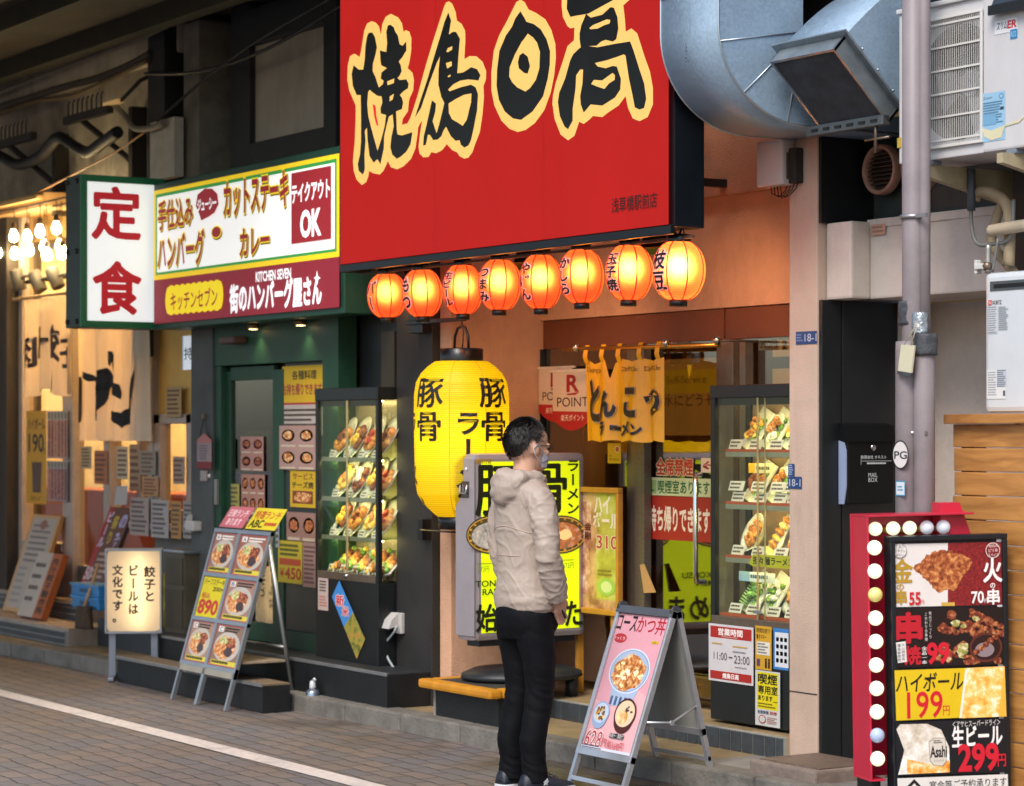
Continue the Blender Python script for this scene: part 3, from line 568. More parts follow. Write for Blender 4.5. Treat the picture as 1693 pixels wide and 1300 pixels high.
# ---- projecting sign with two big red characters
XT = -15.15
pt = onX(133, 288, XT); pb = onX(133, 541, XT); pr = onX(270, 400, XT)
ts = thing('projecting_sign', 'white lit box sign with two large red characters in a green frame', 'signboard', (XT, pt.y + .3, pb.z))
b = B(); b.box(XT - .26, XT - .012, pt.y, pr.y, pb.z, pt.z, mat('sign side', '#2b3a36', .5, na=.2, ns=5, dirt=.2), .008)
gf = mat('sign green edge', '#146a42', .4, na=.1)
w = .045
for q in ((pt.y, pt.y + w, pb.z, pt.z), (pr.y - w, pr.y, pb.z, pt.z), (pt.y + w, pr.y - w, pb.z, pb.z + w), (pt.y + w, pr.y - w, pt.z - w, pt.z)): b.box(XT - .012, XT + .012, q[0], q[1], q[2], q[3], gf, .003)
for z in (pb.z + .04, (pb.z + pt.z) / 2, pt.z - .04):
    for x in (XT - .22, XT - .06): b.lathe([(.02, 0), (.016, .012), (.0, .014)], (x, pt.y - .001, z), blackp, 10, 'Y')
b.build('case', ts)
A = Art((XT - .004, pt.y + w, pb.z + w), (0, 1, 0), (0, 0, 1), pr.y - pt.y - 2 * w, pt.z - pb.z - 2 * w, es=.66); A.rect(0, 0, 1, 1, '#eef1ef'); A.build('panel', ts)
A = Art(A.O, (0, 1, 0), (0, 0, 1), A.w, A.h, es=.45, lift=A.d); RED = '#b3202a'
A.tpx('定', 153, 311, 231, 395, RED, .035); A.tpx('食', 155, 434, 232, 518, RED, .035); A.build('lettering', ts)
b = B(); b.box(XT - .2, XT - .16, pr.y, 7.3, pt.z - .3, pt.z - .24, dark); b.box(XT - .2, XT - .16, pr.y, 7.3, pb.z + .2, pb.z + .26, dark); b.build('arm', ts)
# ================================================================ LANTERNS
def paper(key, c1, c2, es, tr=.6, fwd=0):
    if key in MATS: return MATS[key]
    m = bpy.data.materials.new(key); m.use_nodes = True; MATS[key] = m; n, l = m.node_tree.nodes, m.node_tree.links; p = n['Principled BSDF']
    p.inputs['Base Color'].default_value = (*lin(c1), 1); p.inputs['Roughness'].default_value = .45
    p.inputs['Emission Color'].default_value = (*lin(c2), 1); p.inputs['Emission Strength'].default_value = es / 1.52
    tc = n.new('ShaderNodeTexCoord'); w = n.new('ShaderNodeTexWave'); w.bands_direction = 'Z'; w.inputs['Scale'].default_value = 30; w.inputs['Distortion'].default_value = 0; l.new(tc.outputs['Object'], w.inputs[0])
    bp = n.new('ShaderNodeBump'); bp.inputs['Strength'].default_value = .35; bp.inputs['Distance'].default_value = .003; l.new(w.outputs['Fac'], bp.inputs['Height']); l.new(bp.outputs[0], p.inputs['Normal'])
    rr = n.new('ShaderNodeMix'); rr.data_type = 'RGBA'; l.new(w.outputs['Fac'], rr.inputs[0]); rr.inputs[6].default_value = (*[x * .6 for x in lin(c1)], 1); rr.inputs[7].default_value = (*lin(c1), 1)
    t = n.new('ShaderNodeBsdfTranslucent'); l.new(rr.outputs[2], t.inputs[0]); l.new(rr.outputs[2], p.inputs['Base Color'])
    mx = n.new('ShaderNodeMixShader'); mx.inputs[0].default_value = tr; l.new(p.outputs[0], mx.inputs[1]); l.new(t.outputs[0], mx.inputs[2]); out = mx.outputs[0]
    if fwd:      # thin paper scatters mostly forwards, so the bulb shows as a soft hot spot
        rf = n.new('ShaderNodeBsdfRefraction'); rf.inputs['Color'].default_value = (1, .55, .16, 1); rf.inputs['Roughness'].default_value = .92; rf.inputs['IOR'].default_value = 1.42
        m2 = n.new('ShaderNodeMixShader'); m2.inputs[0].default_value = fwd; l.new(out, m2.inputs[1]); l.new(rf.outputs[0], m2.inputs[2]); out = m2.outputs[0]
    l.new(out, n['Material Output'].inputs[0]); return m
pap = paper('lantern paper', '#ff6444', '#ff4634', .42, fwd=.4)
ribm = mat('lantern rib', '#b8301f', .5, na=.05, emit='#c8301c', es=.45)
cap = mat('lantern cap', '#0d0d0f', .3, na=.1)
inkm = mat('lantern ink', '#12090a', .5, na=0); halo = mat('lantern halo', '#f0a9a0', .6, na=0, emit='#f0988c', es=.5)
def lprof(t): # t 0..1 bottom to top -> radius factor, height factor
    a = (t - .5) * math.pi * .78; return math.cos(a), math.sin(a)
def wraptext(b, body, O, Rf, Hf, phi, z0, z1, wid, m, bold, lift, prof):
    n = len(body); hh = (z1 - z0) / n
    for i, ch in enumerate(body):
        for dx, dy, vs, fs in boldset(ch, bold):
            P = []; lift += .00005
            for x, y in vs:
                x += dx; y += dy
                if ch == 'ー': x, y = .5 + (y - .384), .38 - (x - .5)
                zz = z1 - (i + 1) * hh + (y + .12) * hh * .96; r = prof(zz) + lift; ang = phi + (x - .5) * wid / max(.05, prof(zz))
                P.append(V(O) + V((math.cos(ang) * r, math.sin(ang) * r, zz)))
            b.add(P, fs, m)
def lantern(c, rad, hgt, body, phi, label, nrm):
    L = thing('paper_lantern', label, 'lantern', c, 0, 'row of red paper lanterns under the signboard')
    H = hgt / 2; k = H / math.sin(.39 * math.pi)
    def prof(z): return rad * math.cos(math.asin(max(-1, min(1, z / k))))**.8
    b = B(); N = 36
    b.lathe([(prof(-H + 2 * H * i / N), -H + 2 * H * i / N) for i in range(N + 1)], c, pap, 48, caps=False); sh = b.build('shade', L)
    b = B()
    for j in range(8):
        a = phi + math.pi / 8 + j * math.pi / 4
        b.tube([V(c) + V((math.cos(a) * (prof(z) + .001), math.sin(a) * (prof(z) + .001), z)) for z in [-H + 2 * H * i / 14 for i in range(15)]], .0035, ribm, 6)
    b.build('ribs', sh)
    b = B(); rt = prof(H)
    b.lathe([(rt * 1.02, H - .008), (rt * 1.08, H), (rt * 1.08, H + .03), (rt * .98, H + .034)], c, cap, 32); b.build('cap', L)
    b = B(); b.lathe([(rt * .8, -H - .03), (rt * .82, -H + .0)], c, cap, 32); b.build('base_ring', L)
    b = B(); cc = V(c)
    for s_ in (-1, 1): b.tube([cc + V((s_ * rt * .8, 0, H + .03)), cc + V((s_ * rt * .5, 0, H + .07)), cc + V((0, 0, H + .10))], .003, cap, 5)
    b.tube([cc + V((0, 0, H + .03)), cc + V((.01, .005, H + .06)), cc + V((0, .0, H + .11))], .006, cap, 6); b.build('hanger', L)
    if body:
        b = B()
        for a in (phi,):
            wraptext(b, body, c, 0, 0, a, -H * .72, H * .72, rad * .62, halo, .09, .0035, prof); wraptext(b, body, c, 0, 0, a, -H * .72, H * .72, rad * .62, inkm, .035, .0055, prof)
        b.build('lettering', sh, open=True)
    L.rotation_euler = (random.uniform(-.03, .03), random.uniform(-.03, .03), random.uniform(-.05, .05))
    pl_ = bpy.data.lights.new('lantern_bulb', 'POINT'); pl_.energy = 3.4 * (rad / .16) ** 2 * nrm; pl_.color = (1, .62, .25); pl_.shadow_soft_size = .045
    po = bpy.data.objects.new('lantern_bulb', pl_); COL.objects.link(po); po.parent = L; po.location = (0, 0, .02)
    return L
LN = [(640, 489, 33, 38, 'バー', 'farthest red lantern, at the left end of the row', .8), (698, 485, 34, 41, 'もつ', 'second red lantern from the left end of the row', .85), (765, 479, 34, 43, '生ビール', 'red lantern lettered vertically for draught beer', .85), (826, 471, 36, 44, 'つまみ', 'fourth lantern, hanging left of the one lettered in small katakana', .9), (894, 466, 36, 47, 'やげん', 'fifth lantern from the left, its lettering half turned away', .95), (961, 457, 38, 47, 'かしら', 'red lantern lettered in hiragana, yellow glow at its foot', .9), (1040, 451, 40, 48, '玉子焼', 'orange red lantern with three characters, second from the right end', 1.35), (1122, 448, 45, 51, '枝豆', 'brightest and nearest lantern, at the right end of the row', 2.0)]
cdir = None
for i, (px, py, rx, ry, body, lb, nr) in enumerate(LN):
    p = onY(px, py, 6.72); fz = -ct * p.x + st * p.y; sc_ = fz / F
    vdir = math.atan2(-p.y, -p.x)           # towards the camera, seen from above
    lantern(tuple(p), rx * sc_ * .99, 2 * ry * sc_ * .94, body, vdir - R(48 if i > 1 else 55), lb, nr)
# ---- flood lamps hung under the sign between the lanterns
for i, (px, py, tx, ty) in enumerate(((662, 452, 800, 700), (880, 430, 980, 640), (1092, 402, 1235, 560))):
    q = onY(px, py, 6.9); t = thing('flood_lamp', ('black flood lamp behind the first two lanterns', 'black flood lamp beside the sixth lantern', 'black flood lamp behind the last two lanterns')[i], 'lamp', tuple(q), 0, 'flood lamps under the signboard')
    aim = onY(tx, ty, YD) - q; rot_ = aim.to_track_quat('-Z', 'Y').to_matrix().to_4x4(); b = B(Matrix.Translation(q) @ rot_)
    b.box(-.08, .08, -.055, .055, -.02, .05, cap, .01); b.build('housing', t); b = B(Matrix.Translation(q) @ rot_); b.box(-.07, .07, -.045, .045, -.024, -.02, ink('#ffb060', 12.0)); b.build('lens', t)
    b = B(); b.tube([q + V((0, 0, .02)), q + V((0, -.05, .12)), (q.x, 6.72, zb - .05)], .008, cap, 6); b.build('arm', t)
    sp_ = bpy.data.lights.new('flood_beam', 'SPOT'); sp_.energy = 13; sp_.color = (1, .52, .25); sp_.spot_size = R(105); sp_.spot_blend = 1; sp_.shadow_soft_size = .05
    so_ = bpy.data.objects.new('flood_beam', sp_); COL.objects.link(so_); so_.parent = t; so_.matrix_world = Matrix.Translation(q) @ rot_ @ Matrix.Translation((0, 0, -.04)); so_.matrix_parent_inverse = WM[t.name].inverted()
# ---- big yellow lantern
yp = paper('yellow lantern paper', '#f6da20', '#f4d400', .32)
c = onY(763, 726, 6.93); fz = -ct * c.x + st * c.y; k = fz / F
yl = thing('paper_lantern', 'big yellow cylindrical paper lantern with black brush writing on a wall bracket', 'lantern', tuple(c))
Hy = 128 * k; Ry = 79 * k
PY = [(0, .50), (.03, .62), (.08, .80), (.15, .93), (.25, .975), (.4, .985), (.6, 1.0), (.78, .995), (.86, .96), (.92, .86), (.965, .72), (1, .56)]
def yprof(z):
    t = (z + Hy) / (2 * Hy); t = max(0, min(1, t))
    for (a, ra), (b_, rb) in zip(PY, PY[1:]):
        if t <= b_: f_ = (t - a) / (b_ - a); f_ = f_ * f_ * (3 - 2 * f_) * .3 + f_ * .7; return Ry * (ra + (rb - ra) * f_)
    return Ry * .56
b = B(); n_ = 128; pr_ = []
for i in range(n_ + 1):
    z = -Hy + 2 * Hy * i / n_; pr_.append((yprof(z) * (1 - .004 * (i % 4 == 0)), z))
b.lathe(pr_, c, yp, 64, caps=False); ysh = b.build('shade', yl)
vd = math.atan2(-c.y, -c.x)
yr = mat('yellow rib', '#c79a14', .5, na=.05, emit='#c79a14', es=.3); b = B()
for a in (vd - .25, vd + R(30), vd + R(100), vd - R(100)): b.tube([c + V((math.cos(a) * (yprof(z) + .0005), math.sin(a) * (yprof(z) + .0005), z)) for z in [-Hy + 2 * Hy * i / 40 for i in range(41)]], .0022, yr, 5)
b.build('ribs', ysh)
b = B(); bi = mat('lantern brush ink', '#15120a', .5, na=0)
for ph in (vd - R(45), vd + R(44)):
    b = B(); wraptext(b, '豚骨', c, 0, 0, ph, -Hy * .04, Hy * .82, Ry * .80, bi, .022, .0025, yprof); b.build('lettering', ysh, open=True)
b = B(); wraptext(b, 'ラーメン', c, 0, 0, vd + R(8), -Hy * .98, Hy * .38, Ry * .55, bi, .035, .0025, yprof)
b.build('lettering', ysh, open=True); b = B(); wraptext(b, 'ラーメン', c, 0, 0, vd - R(84), -Hy * .98, Hy * .38, Ry * .55, bi, .035, .0025, yprof)
b.build('lettering', ysh, open=True)
b = B(); rt = 36 * k; b.lathe([(rt * .98, Hy - .01), (rt, Hy), (rt, Hy + .068), (rt * .94, Hy + .072), (rt * .9, Hy + .03)], c, cap, 40); b.build('cap', yl)
b = B(); b.lathe([(rt * 1.05, -Hy - .07), (rt * 1.1, -Hy), (rt * 1.0, -Hy + .005)], c, cap, 40); b.build('base_ring', yl)
b = B()
b.tube([c + V((-.075 * 1, 0, Hy + .06)), c + V((-.07, 0, Hy + .14)), c + V((-.04, 0, Hy + .185)), c + V((.0, 0, Hy + .195)), c + V((.04, 0, Hy + .185)), c + V((.07, 0, Hy + .14)), c + V((.075, 0, Hy + .06))], .008, cap, 8)
b.tube([c + V((0, 0, Hy + .05)), c + V((.015, 0, Hy + .1)), c + V((.02, 0, Hy + .16)), c + V((0, 0, Hy + .23))], .004, cap, 6); b.build('handle', yl)
b = B(); z = c.z + Hy + .235; b.box(-12.0, c.x + .02, 6.92, 6.95, z - .012, z + .012, cap, .003); b.box(-11.99, -11.84, 6.94, 7.01, z - .06, z + .06, cap, .004)
b.build('wall_bracket', yl); b = B(); z2 = c.z - Hy - .09; b.tube([(-11.84, 6.93, z2), (c.x + .1, 6.93, z2)], .006, cap, 6); b.box(-11.9, -11.84, 6.94, 7.01, z2 - .06, z2 + .06, cap, .004); b.build('wall_bracket', yl)
pl_ = bpy.data.lights.new('yellow_lantern_bulb', 'POINT'); pl_.energy = 4; pl_.color = (1, .72, .25); pl_.shadow_soft_size = .06
po = bpy.data.objects.new('yellow_lantern_bulb', pl_); COL.objects.link(po); po.parent = yl; po.location = (0, 0, .0)
# ================================================================ NOREN, FLAGS, small notices at the ramen door
YN = 7.42
nr = thing('shop_curtain', 'short yellow split curtain with black lettering on a brass rod at the ramen door', 'curtain', onY(1030, 577, YN))
b = B(); r0, r1 = onY(931, 578, YN), onY(1189, 571, YN); b.tube([r0, r1], .012, mat('brass rod', '#b07a2e', .3, .8, na=.15), 10)
b.build('rod', nr)
b = B()
for px in (953, 1101, 1186): q = onY(px, 575, YN - .01); q.z = r0.z + .004; b.ball(q, .024, mat('steel clip', '#b7a48e', .2, 1, na=.1)); b.tube([q, (q.x, YD + .02, q.z)], .007, steel, 6)
b.build('rod_bracket', nr)
nx0, nx1 = onY(966, 650, YN).x, onY(1098, 650, YN).x; nz0, nz1 = onY(1030, 730, YN).z, onY(1030, 592, YN).z; nw = nx1 - nx0
cloth = mat('yellow satin', '#e2a010', .38, na=.08, ns=8, spec=.6)
def nfold(u): return .018 * math.sin(u * 17 + .6) + .012 * math.sin(u * 31 + 2) + .01 * math.sin(u * 7)
def npt(u, v, d=0):
    gap = 0; sag = .028 * (1 - abs(((u * 4) % 1) - .5) * 2) * v ** 6
    if .28 < u < .38: sag += .10 * (1 - abs(u - .33) / .05) * v ** 3
    y = YN + nfold(u) * (1.15 - .75 * v) - d
    return V((nx0 + nw * u, y, nz0 + (nz1 - nz0) * v - sag + .006 * math.sin(u * 23)))
b = B(); b.grid(lambda i, j: npt(i, j), 96, 24, cloth)
cl = None
for u in (.04, .25, .46, .72, .94):
    b.grid(lambda i, j: V((nx0 + nw * (u - .028 + .056 * i), YN - .016 * math.sin(j * math.pi) - (.002 if j < .5 else -.002), nz1 - .03 * 0 - .02 + (r0.z + .016 - nz1 + .02) * min(1, j))), 2, 8, cloth)
cl = b.build('cloth', nr, open=True)
b = B()
def on_cloth(b, body, u0, v0, u1, v1, m, bold, d):
    vs, fs, bb = glyphs(body, 0.0); vs2, fs2, _ = glyphs(body, bold)
    b.add([npt(u0 + (x - bb[0]) / (bb[2] - bb[0]) * (u1 - u0), v0 + (y - bb[1]) / (bb[3] - bb[1]) * (v1 - v0), d) for x, y in vs2], fs2, m)
nh = mat('curtain halo', '#c09a78', .6, na=0); nk = mat('curtain ink', '#0e0d10', .5, na=0)
for bd, u0, v0, u1, v1 in (('と', .08, .26, .19, .72), ('ん', .23, .30, .37, .60), ('こ', .55, .30, .69, .62), ('つ', .77, .32, .96, .58), ('ラ', .22, .08, .29, .23), ('ー', .34, .14, .44, .17), ('メ', .52, .08, .61, .22), ('ン', .66, .08, .74, .20)):
    on_cloth(b, bd, u0, v0, u1, v1, nh, .07, .006); on_cloth(b, bd, u0, v0, u1, v1, nk, .045, .009)
br_ = mat('curtain border ink', '#4a2410', .6, na=0)
for u in (.03, .50, .76):
    for k_ in range(5):
        uu = u + k_ * .042
        for v_ in (.855, .875, .895):
            if (k_ + int(v_ * 100)) % 3: b.add([npt(uu, v_, .005), npt(uu + .036, v_, .005), npt(uu + .036, v_ + .008, .005), npt(uu, v_ + .008, .005)], [[0, 1, 2, 3]], br_)
        b.add([npt(uu, .84, .005), npt(uu + .005, .84, .005), npt(uu + .005, .91, .005), npt(uu, .91, .005)], [[0, 1, 2, 3]], br_)
b.build('lettering', cl, open=True)
def flag(px0, px1, yt, yb, Y, rtxt, label):
    A = artY(px0, px1, yt, yb, Y); f = thing('point_flag', label, 'flag', tuple(A.P(.5, 0, 0)), 0, 'pennants in the shop window')
    bow = lambda u: .32 * (4 * (u - .5) ** 2)
    n = 14; A.poly([(i / n, .0 + .20 * (4 * (i / n - .5) ** 2)) for i in range(n + 1)] + [(1, 1), (0, 1)], '#d9c3b0')
    A.poly([(i / n, .0 + .20 * (4 * (i / n - .5) ** 2)) for i in range(n + 1)] + [(1, .31), (0, .33)], '#b3262b')
    A.text('R', .38, .66, .66, .93, '#a3222c', .03); A.poly([(.36, .62), (.7, .645), (.6, .60), (.4, .595)], '#a3222c'); A.text('POINT', .12, .40, .92, .56, '#3a2a26', .0)
    A.text(rtxt, .22, .16, .82, .27, '#f2ddd0', .01); A.b.box(A.O.x - .03, A.O.x + A.w + .03, Y - .006, Y + .004, A.O.z + A.h - .004, A.O.z + A.h + .01, mat('flag rod', '#d8cabc', .5))
    A.build('cloth', f); return f
flag(891, 946, 610, 698, YD - .012, '楽天ポイント', 'white and red pennant half covered by the one in front'); flag(914, 978, 615, 712, YD - .05, '楽天ポイント', 'white and red pennant in front, beside the yellow curtain')
A = artY(1005, 1027, 733, 766, YD + .028 - .06); A.rect(0, 0, 1, 1, '#e0b21c'); A.ell(.72, .7, .2, .13 * 1.3, '#f0e0c8'); A.ell(.72, .7, .14, .1 * 1.3, '#c0602a'); A.text('NO', .12, .32, .34, .42, '#5a4310', .0); A.text('SMOKING', .1, .13, .9, .25, '#5a4310', .0)
solo(A.build('no_smoking_sign'), 'small yellow no smoking sign under the yellow curtain', 'sign')
# door notices
ng = thing('door_notice', 'green and cream smoking notices stuck on the ramen door glass', 'notice', onY(1120, 820, YD))
A = artY(1066, 1178, 754, 790, YD + .03); A.text('全席禁煙', .18, .15, .72, .9, '#f0dcb0', .09); A.text('全席禁煙', .18, .15, .72, .9, '#c03a22', .04); A.rect(.84, .3, 1.1, .95, '#e8c8a8'); A.text('←', .88, .45, 1.02, .8, '#b03020', .03); A.build('red_lettering', ng)
A = artY(1064, 1176, 789, 819, YD + .03); A.rect(0, 0, 1, 1, '#cfd29a'); A.rect(.06, .12, .2, .85, '#9ab06a'); A.rect(.1, .25, .17, .33, '#3a6a3a'); A.text('喫煙室あります', .22, .14, .98, .86, '#2f6a3c', .025); A.build('green_strip', ng)
A = artY(1058, 1176, 818, 890, YD + .03); A.rect(0, 0, 1, 1, '#a62a20'); A.text('お持ち帰りできます', .04, .2, .98, .75, '#f0dcc0', .035); solo(A.build('takeaway_notice'), 'red takeaway notice with white lettering on the ramen door', 'notice')
A = artY(1058, 1085, 932, 980, YD - .045); A.poly([(0, .95), (.28, 1), (1, .06), (.25, .0)], '#b98d5a'); solo(A.build('paper_tag'), 'tan paper strip taped low on the ramen door', 'paper tag')
A = artY(1098, 1186, 595, 720, YD + .25, es=.5); A.rect(0, 0, 1, 1, '#c88a3a'); A.rect(0, .55, 1, .86, '#d8a21c'); A.text('Self-Service', .05, .68, .8, .78, '#6a4a1a', .0); A.text('水にどうぞ', .0, .38, .95, .54, '#3a2a1a', .01); solo(A.build('water_notice'), 'orange self service notice behind the glass beside the curtain', 'notice')  # sheet glows by itself so it reads through the dark glass
for i, (x0, x1) in enumerate(((1254, 1288), (1293, 1302))):
    A = artY(x0, x1, 560, 580, 7.87, es=.3); A.rect(0, 0, 1, 1, '#e0b98a'); A.text('220円' if i == 0 else '2', .1, .15, .9, .85, '#2a1c14', .01); solo(A.build('price_card'), 'price card reading 220 above the showcase' if i == 0 else 'price card cut off by the pink pillar', 'price card', 'price cards at the shop window')  # cards carry a little glow of their own
# number plates on the pillar
for i, (x0, x1, yt, yb, tx, lb) in enumerate(((1316, 1351, 549, 570, '18-1', 'upper blue house number strip on the pink pillar'), (1303, 1326, 788, 808, '18-1', 'lower blue house number plate on the pink pillar'))):
    A = artY(x0, x1, yt, yb, 7.288); A.rect(0, 0, 1, 1, '#24406e'); A.text(tx, .42 if i == 0 else .1, .2, .98 if i == 0 else .9, .8, '#b9bcc6', .0)
    if i == 1: A.rect(.0, 1.02, .48, 2.05, '#24406e'); A.greek(.05, 1.1, .42, 2.0, 5, '#8f9fc0')
    else: A.greek(.04, .2, .36, .85, 3, '#6a7fa8')
    solo(A.build('house_number'), lb, 'number plate')
# ================================================================ RIGHT-HAND SERVICES: ducts, air conditioner, pipes
def galv():
    m = bpy.data.materials.new('galvanised sheet'); m.use_nodes = True; n, l = m.node_tree.nodes, m.node_tree.links; p = n['Principled BSDF']
    tc = n.new('ShaderNodeTexCoord'); v = n.new('ShaderNodeTexVoronoi'); v.inputs['Scale'].default_value = 90; l.new(tc.outputs['Object'], v.inputs['Vector'])
    a = n.new('ShaderNodeTexNoise'); a.inputs['Scale'].default_value = 3; a.inputs['Detail'].default_value = 7; l.new(tc.outputs['Object'], a.inputs['Vector'])
    cr = n.new('ShaderNodeValToRGB'); cr.color_ramp.elements[0].color = (*lin('#8ba2b7'), 1); cr.color_ramp.elements[1].color = (*lin('#9cb4c8'), 1); l.new(v.outputs['Color'], cr.inputs[0])
    mx = n.new('ShaderNodeMix'); mx.data_type = 'RGBA'; mx.blend_type = 'OVERLAY'; mx.inputs[0].default_value = .22; l.new(cr.outputs[0], mx.inputs[6]); l.new(a.outputs['Fac'], mx.inputs[7]); l.new(mx.outputs[2], p.inputs['Base Color'])
    p.inputs['Metallic'].default_value = .3; rr = n.new('ShaderNodeMapRange'); rr.inputs[3].default_value = .34; rr.inputs[4].default_value = .6; l.new(v.outputs['Color'], rr.inputs[0]); l.new(rr.outputs[0], p.inputs['Roughness'])
    b = n.new('ShaderNodeBump'); b.inputs['Strength'].default_value = .08; b.inputs['Distance'].default_value = .01; l.new(a.outputs['Fac'], b.inputs['Height']); l.new(b.outputs[0], p.inputs['Normal']); return m
gv = galv(); seam = mat('seam metal', '#b9c4cc', .3, .8, na=.1)
dx0, dx1 = -8.94, -8.51; dy0, dy1 = 6.5, 6.98
dt = thing('duct', 'big galvanised duct elbow dropping beside the red signboard', 'duct', (-8.7, 6.8, 3.05))
b = B(); zc = 3.46; Ro = zc - 3.035; yc = dy1 + .0
def sweep(b, sec, m):   # sec: list of (outer yz, inner yz)
    for (o0, i0), (o1, i1) in zip(sec, sec[1:]):
        b.add([(dx0, *o0), (dx1, *o0), (dx1, *o1), (dx0, *o1)], [[0, 1, 2, 3]], m, True)
        b.add([(dx0, *i0), (dx1, *i0), (dx1, *i1), (dx0, *i1)], [[0, 1, 2, 3]], m, True)
        for x in (dx0, dx1): b.add([(x, *o0), (x, *i0), (x, *i1), (x, *o1)], [[0, 1, 2, 3]], m)
sec = [((dy0, 4.4), (dy1, 4.4)), ((dy0, zc), (dy1, zc))]
for i in range(1, 17):
    a = math.pi / 2 * i / 16; sec.append(((yc - (yc - dy0) * math.cos(a), zc - Ro * math.sin(a)), (yc + .0 - .03 * math.cos(a), zc - .03 * math.sin(a))))
sec.append(((7.6, zc - Ro), (7.6, zc - .03)))
sweep(b, sec, gv); b.build('body', dt)
b = B()
for k, x in enumerate((dx1, dx0)): b.tube([(x, *o) for o, i in sec], .005, seam, 6)
for (o, i) in (sec[3], sec[9], sec[15]): b.tube([(dx1 + .002, *o), (dx1 + .002, *i)], .0035, seam, 5)
b.tube([(dx0, dy0 - .002, 3.62), (dx1, dy0 - .002, 3.62)], .003, seam, 5); b.build('seam', dt)
A = artY(1132, 1143, 70, 106, 6.498); A.text('IS01EM', .1, .0, .8, 1, '#2a3440', .0, vert=True); A.build('lettering', dt)
b = B(); b.box(-8.5, -7.98, 6.99, 7.03, 2.985, 3.03, mat('slotted channel', '#6b6f70', .4, .7, na=.2), .003)
for i in range(6): b.box(-8.46 + i * .08, -8.42 + i * .08, 6.985, 6.992, 3.0, 3.013, blackp)
b.tube([(-8.05, 7.01, 2.87), (-8.05, 7.01, 3.05)], .008, steel, 6); b.tube([(-8.12, 7.01, 2.93), (-7.96, 7.01, 2.93)], .006, steel, 6); b.build('support_channel', dt)
hx0, hx1 = -8.42, -7.98
hd = thing('duct_hood', 'galvanised hood with a dark slanted mouth beside the duct elbow', 'duct', (-8.2, 6.9, 3.03))
M0, M1 = V((0, 6.75, 3.325)), V((0, 7.06, 3.03)); dn = V((0, .69, .725)).normalized()
b = B(); o_, i_ = M0 + dn * .03, M1 + dn * .03
sec = [((o_.y, o_.z), (i_.y, i_.z))]
for k in range(1, 11):
    f_ = k / 10; a = R(46) * f_
    sec.append(((o_.y + .55 * f_, o_.z + .32 * math.sin(f_ * math.pi / 2)), (i_.y + .25 * f_, i_.z + .09 * math.sin(f_ * math.pi / 2))))
dx0, dx1 = hx0, hx1; sweep(b, sec, gv); b.build('body', hd)
b = B(); q = Matrix.Rotation(math.atan2(M1.z - M0.z, M1.y - M0.y), 4, 'X')
fr_ = mat('hood flange', '#8f999f', .4, .7, na=.2, ns=12, dirt=.3); L_ = (M1 - M0).length; mc = (M0 + M1) / 2
def obox(b, x0, x1, s0, s1, d0, d1, m, bev=.002):
    u = (M1 - M0).normalized(); P = []
    for x in (x0, x1):
        for s_ in (s0, s1):
            for d in (d0, d1): p = M0 + u * s_ + dn * d; P.append((x, p.y, p.z))
    b.add(P, [[0, 1, 3, 2], [4, 6, 7, 5], [0, 4, 5, 1], [2, 3, 7, 6], [0, 2, 6, 4], [1, 5, 7, 3]], m)
obox(b, hx0 - .03, hx1 + .03, -.03, L_ + .03, .03, .04, fr_); 
for q_ in ((hx0, hx0 + .012, 0, L_), (hx1 - .012, hx1, 0, L_), (hx0, hx1, 0, .012), (hx0, hx1, L_ - .012, L_)): obox(b, q_[0], q_[1], q_[2], q_[3], -.05, .03, fr_)
b.build('flange', hd)
b = B(); obox(b, hx0 + .012, hx1 - .012, .012, L_ - .012, -.042, -.03, mat('grease filter', '#3a4048', .95, 0, na=.45, ns=8, bump=.5, bs=160, dirt=.4)); b.build('filter', hd)
b = B()
for s_ in (.1, .22, .34): p = M0 + (M1 - M0).normalized() * s_ + dn * .06; b.ball((hx1 + .012, p.y, p.z), .007, seam, seg=8, rings=5)
b.build('rivets', hd)
# ---- white and black boxes on the pillar
b = B(); p0, p1 = onY(1250, 311, 7.2), onY(1293, 229, 7.2); b.box(p0.x, p1.x, 7.2, 7.28, p0.z, p1.z, mat('white plastic', '#c9bfba', .5, na=.06, dirt=.2), .012)
for i in range(4): x = p0.x + .06 + .025 * i; b.tube([(x, 7.24, p0.z + .01), (x + .01, 7.24, p0.z - .03 - .01 * i), (x + .05, 7.25, p0.z - .05), (x + .09, 7.26, p0.z - .02), (x + .1, 7.27, p0.z + .02)], .003, blackp, 5)
solo(b.build('junction_box'), 'white junction box with loose wires under the duct elbow', 'box')
b = B(); p0, p1 = onY(1297, 305, 7.25), onY(1318, 244, 7.25); b.box(p0.x, p1.x, 7.24, 7.288, p0.z, p1.z, mat('sooty box', '#26221f', .8, na=.4, ns=20), .006); b.box(p0.x + .03, p0.x + .05, 7.225, 7.24, p0.z + .02, p1.z - .02, steel)
solo(b.build('junction_box'), 'sooty black box fixed to the top of the pink pillar', 'box')
# ---- air conditioner
YA = 7.0
ac0, ac1 = onY(1486, 272, YA), onY(1484, 33, YA); aw = .86; az0, az1 = ac0.z, ac1.z + .02; axl = ac0.x
acw = mat('air conditioner white', '#c4c3c4', .45, na=.05, ns=3, dirt=.12, streak=1)
ac = thing('air_conditioner', 'white outdoor air conditioner unit with grille high on the right', 'air conditioner', (axl + aw / 2, YA + .15, az0))
b = B(); gx0, gx1 = axl + .035, onY(1622, 150, YA).x; 
b.box(axl, gx0, YA, YA + .3, az0, az1, acw, .008); b.box(gx1 + .01, axl + aw, YA, YA + .3, az0, az1, acw, .01); b.box(gx0, gx1 + .01, YA + .005, YA + .3, az0, az0 + .05, acw, .004); b.box(gx0, gx1 + .01, YA + .005, YA + .3, az1 - .055, az1, acw, .004); b.box(gx0, gx1 + .01, YA + .22, YA + .3, az0 + .05, az1 - .055, acw)
